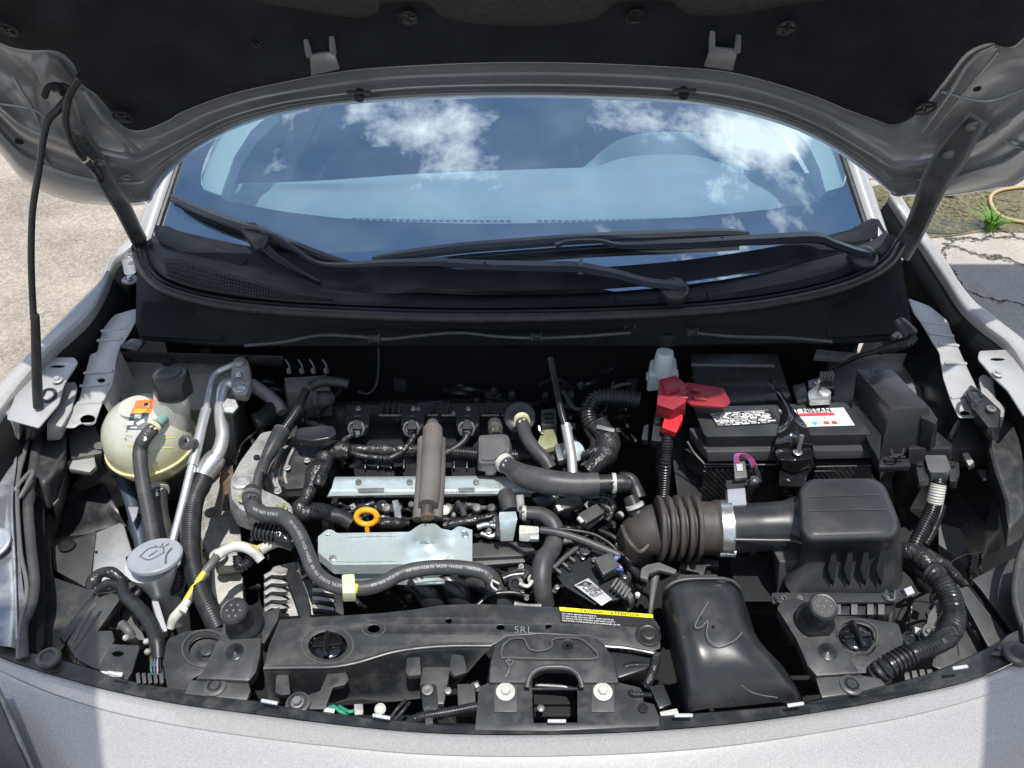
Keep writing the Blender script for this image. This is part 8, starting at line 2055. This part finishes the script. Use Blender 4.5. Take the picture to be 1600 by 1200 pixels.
t1 = tower(381, 948, -1, [(340, 1000), (408, 996), (406, 1024), (400, 1050), (392, 1060), (388, 1064), (306, 1060), (318, 1048)], [(338, 1010), (412, 1006), (410, 1034), (404, 1060), (396, 1070), (390, 1074), (302, 1070), (316, 1058)],
           ([(352, 962), (410, 958), (438, 948), (434, 968), (412, 1006), (400, 998), (344, 1000)], [(350, 975), (410, 972), (440, 960), (438, 980), (414, 1018), (400, 1012), (342, 1014)]), 'black bracket with a round rubber stop at the left')
m = M(); m.frust([(300, 1062), (388, 1064), (392, 1078), (386, 1094), (288, 1084), (294, 1070)], .885, [(300, 1068), (388, 1070), (394, 1086), (388, 1100), (284, 1090), (292, 1076)], .87, .003); pt(m, 'foot', 'dusty_plastic', par=t1)
m = M(); m.lathe(P(336, 1072, .887), [(17, -1), (17, .5), (14, 2.5), (11, 2.5), (10, 1), (8, 1), (7, 4), (3, 4)], (0, 0, 1), 28); pt(m, 'push_clip', 'dusty_plastic', par=t1)
m = M(); m.lathe(P(366, 1018, .8965), [(15, 0), (14, .5), (4, .5), (3, 1.2)], (0, 0, 1), 24); pt(m, 'stamped_disc', 'satin_black', par=t1)
m = M(); m.lathe(P(402, 994, .888), [(7, -1), (6, .4), (5, .4)], (0, 0, 1), 14); pt(m, 'hole', 'deep_black', par=t1)
t2 = tower(1276, 942, 1, [(1243, 996), (1306, 992), (1318, 1012), (1340, 1046), (1342, 1052), (1276, 1056), (1262, 1040), (1252, 1016)], [(1241, 1006), (1308, 1002), (1322, 1022), (1344, 1056), (1344, 1062), (1272, 1066), (1258, 1050), (1248, 1026)],
           ([(1222, 938), (1246, 934), (1300, 958), (1308, 992), (1244, 998), (1230, 975), (1214, 950)], [(1222, 950), (1246, 946), (1302, 970), (1312, 1004), (1242, 1010), (1226, 988), (1212, 962)]), 'black bracket with a round rubber stop at the right')
m = M(); m.frust([(1274, 1058), (1344, 1054), (1376, 1060), (1384, 1070), (1330, 1084), (1284, 1090)], .89, [(1274, 1064), (1344, 1060), (1378, 1066), (1388, 1076), (1332, 1092), (1284, 1098)], .875, .003); pt(m, 'foot', 'dusty_plastic', par=t2)
m = M(); m.lathe(P(1330, 1070, .892), [(17, -1), (17, .5), (14, 2.5), (11, 2.5), (10, 1), (8, 1), (7, 4), (3, 4)], (0, 0, 1), 28); pt(m, 'push_clip', 'dusty_plastic', par=t2)
m = M(); m.lathe(P(1294, 1018, .8965), [(15, 0), (14, .5), (4, .5), (3, 1.2)], (0, 0, 1), 24); pt(m, 'stamped_disc', 'satin_black', par=t2)
# small brackets on the front face
bk = empty('grille_bracket', P(470, 1080, .85), car)
m = M(); m.frust(fillet([(432, 1053), (450, 1051), (454, 1084), (440, 1086), (430, 1082)], 3), .872, fillet([(432, 1058), (450, 1056), (454, 1090), (440, 1092), (430, 1088)], 3), .86, .003); pt(m, 'tab', 'dusty_plastic', par=bk)
m = M(); m.frust(fillet([(512, 1052), (540, 1049), (545, 1062), (538, 1070), (520, 1074), (508, 1108), (476, 1108), (482, 1085), (500, 1080)], 3), .872, fillet([(512, 1058), (540, 1055), (545, 1068), (538, 1076), (520, 1080), (508, 1112), (476, 1112), (482, 1092), (500, 1086)], 3), .86, .003); pt(m, 'arm', 'dusty_plastic', par=bk)
m = M(); m.lathe(P(465, 1098, .88), [(19, -5), (19, -1), (16, 1), (13, 1), (12, 2), (10, 2)], (0, 0, 1), 26); pt(m, 'washer', 'dusty_plastic', par=bk)
bolt_part((465, 1098, .882), 8, 'shade_metal', bk, w=1.3)
bk2 = empty('horn_bracket', P(670, 1070, .85), car)
m = M(); m.frust(fillet([(636, 1028), (656, 1026), (658, 1054), (638, 1056), (634, 1050)], 3), .882, fillet([(636, 1032), (656, 1030), (658, 1060), (638, 1062), (634, 1056)], 3), .872, .003); pt(m, 'tab', 'dusty_plastic', par=bk2)
m = M(); m.frust(fillet([(706, 1022), (724, 1024), (730, 1050), (710, 1056), (702, 1046)], 3), .884, fillet([(706, 1028), (724, 1030), (730, 1056), (710, 1062), (702, 1052)], 3), .872, .003); pt(m, 'tab', 'dusty_plastic', par=bk2)
m = M(); m.frust([(660, 1042), (704, 1042), (700, 1066), (694, 1100), (664, 1100), (656, 1068)], .862, [(660, 1050), (704, 1050), (700, 1076), (694, 1110), (664, 1110), (656, 1078)], .84, .003); pt(m, 'plate', 'dusty_plastic', par=bk2)
m = M(); m.frust([(658, 1068), (682, 1068), (686, 1110), (660, 1108)], .868, [(658, 1078), (682, 1078), (686, 1120), (660, 1118)], .84, .003); pt(m, 'plate', 'satin_black', par=bk2)
m = M(); m.frust([(714, 1068), (742, 1068), (744, 1110), (716, 1114)], .868, [(714, 1078), (742, 1078), (744, 1120), (716, 1122)], .84, .003); pt(m, 'plate', 'dusty_plastic', par=bk2)
m = M(); m.lathe(P(668, 1078, .872), [(9, -3), (9, 1), (6, 2), (3, 1)], (0, 0, 1), 18); pt(m, 'bolt', 'shade_metal', par=bk2)
m = M(); m.lathe(P(700, 1080, .87), [(6, -3), (6, 2), (3, 3)], (0, 0, 1), 6); pt(m, 'bolt', 'shade_metal', par=bk2)
hose([(640, 1130, .885), (652, 1122, .89), (675, 1117, .892), (705, 1112, .892), (745, 1104, .89)], 8, 'conduit', 'corrugated_conduit', rib=(5, .16), par=bk2)
m = M(); m.tube([(668, 1106, .89), (671, 1132, .895)], 6, seg=8, flat=.5); pt(m, 'cable_tie', 'dusty_plastic', par=bk2)
# bits below the support
fb_ = empty('condenser', P(800, 1100, .75), car)
m = M(); m.hull2([Vector(q) for q in ((-.36, .56, .80), (.26, .56, .80), (.26, .60, .80), (-.36, .60, .80))], [Vector(q) for q in ((-.36, .56, .5), (.26, .56, .5), (.26, .60, .5), (-.36, .60, .5))], .003); pt(m, 'core', 'deep_black', par=fb_)
fw = empty('ambient_wiring', P(570, 1110, .85), car)
hose([(505, 1112, .86), (520, 1104, .865), (532, 1112, .865), (545, 1116, .86)], 3, 'green_wire', 'thin_wire', par=fw)
hose([(530, 1104, .86), (545, 1112, .868), (556, 1110, .865)], 3, 'green_wire', 'thin_wire', par=fw)
m = M(); m.frust([(553, 1100), (567, 1099), (568, 1116), (554, 1117)], .875, [(553, 1104), (567, 1103), (568, 1120), (554, 1121)], .865, .0015); pt(m, 'sensor_plug', 'cast_aluminium', par=fw)
m = M(); m.lathe(P(594, 1108, .872), [(9, -4), (9, 1), (6, 3), (3, 2)], (0, -.3, 1), 16); pt(m, 'lamp_socket', 'cream_metal', par=fw)
m = M(); m.frust([(506, 1105), (524, 1107), (522, 1114), (506, 1112)], .87, [(506, 1108), (524, 1110), (522, 1117), (506, 1115)], .86, .001); pt(m, 'pale_tab', 'cream_metal', par=fw)
hose([(612, 1120, .87), (622, 1106, .875), (634, 1094, .87)], 3, 'rubber', 'thin_cable', par=fw)
hose([(618, 1124, .87), (630, 1110, .875), (640, 1098, .87)], 3, 'rubber', 'thin_cable', par=fw)
m = M(); m.frust([(1030, 1112), (1058, 1106), (1062, 1118), (1034, 1122)], .865, [(1030, 1116), (1058, 1110), (1062, 1122), (1034, 1126)], .855, .002); pt(m, 'pale_tab', 'cream_metal', par=fw)
hose([(960, 1050, .865), (975, 1043, .87), (990, 1040, .872), (1012, 1040, .87)], 6.5, 'conduit', 'corrugated_conduit', rib=(5, .16), par=fw)
hose([(1026, 1024, .885), (1022, 1044, .885), (1014, 1064, .88), (1008, 1072, .875)], 7, 'tape', 'taped_wires', par=fw)
hose([(985, 1080, .90), (988, 1084, .902), (1000, 1085, .902), (1016, 1086, .895)], 4, 'conduit', 'corrugated_conduit', rib=(4, .2), par=fw)
m = M(); m.frust([(1014, 1072), (1036, 1068), (1050, 1100), (1030, 1108)], .85, [(1014, 1080), (1036, 1076), (1050, 1108), (1030, 1116)], .82, .003); pt(m, 'corner_bracket', 'satin_black', par=fw)
# ================================================================= small cables, plugs and clips between the big parts
random.seed(23)
def loose(x0, y0, x1, y1, z0, z1, n, mts, rr=(1.5, 4), L=(30, 80)):
    for i in range(n):
        x, y = random.uniform(x0, x1), random.uniform(y0, y1); a = random.uniform(0, 2 * pi); l = random.uniform(*L); pts = []
        for k in range(5):
            pts.append((x, y, random.uniform(z0, z1))); a += random.uniform(-.7, .7); x += l / 4 * cos(a); y += l / 4 * sin(a) * .8
        r = random.uniform(*rr); mt = random.choice(mts)
        hose(pts, r, mt, 'thin_cable', seg=8, par=tub, n=6, rib=(4, .14) if (r > 3 and mt == 'conduit') else None)
        if random.random() < .6:
            m = M(); m.box(pts[0], (.016, .012, .010), (random.uniform(-.4, .4), random.uniform(-.3, .3), a), .0015); pt(m, 'cable_plug', random.choice(('grey_plastic', 'black_plastic', 'dusty_plastic')), par=tub)
            m = M(); m.box(V(pts[0]) + Vector((.001, 0, .006)), (.007, .006, .003), (0, 0, a), .0006); pt(m, 'plug_latch', random.choice(('grey_plastic', 'satin_black', 'label_silver')), par=tub)
dk = ('rubber', 'tape', 'conduit', 'satin_black', 'grey_rubber')
loose(740, 770, 960, 900, .80, .862, 26, dk)
loose(500, 785, 780, 815, .83, .856, 12, dk, (1.5, 3), (25, 50))
loose(380, 640, 520, 690, .84, .90, 8, dk)
loose(530, 900, 800, 940, .76, .80, 10, dk, (2, 5))
loose(960, 870, 1040, 960, .74, .82, 10, dk)
loose(1420, 860, 1540, 990, .68, .78, 12, dk, (1.5, 4))
loose(90, 880, 250, 990, .72, .79, 10, dk, (1.5, 4))
loose(420, 1060, 760, 1110, .78, .82, 12, dk, (1.5, 4))
loose(280, 800, 420, 960, .60, .72, 8, dk, (2, 5))
loose(870, 600, 1000, 700, .82, .90, 9, dk, (2, 5))
loose(1150, 860, 1240, 950, .70, .80, 6, dk, (2, 5))
for i in range(26):      # bolts and clips scattered on castings and covers
    x, y, z = random.choice(((random.uniform(760, 860), random.uniform(880, 940), .86), (random.uniform(420, 500), random.uniform(690, 770), .888), (random.uniform(540, 800), random.uniform(628, 650), .878), (random.uniform(870, 980), random.uniform(860, 930), .868)))
    bolt_part((x, y, z), random.uniform(2.2, 4.2), random.choice(('bright_metal', 'shade_metal', 'cast_aluminium', 'rusty_iron')), tub, w=1.4)
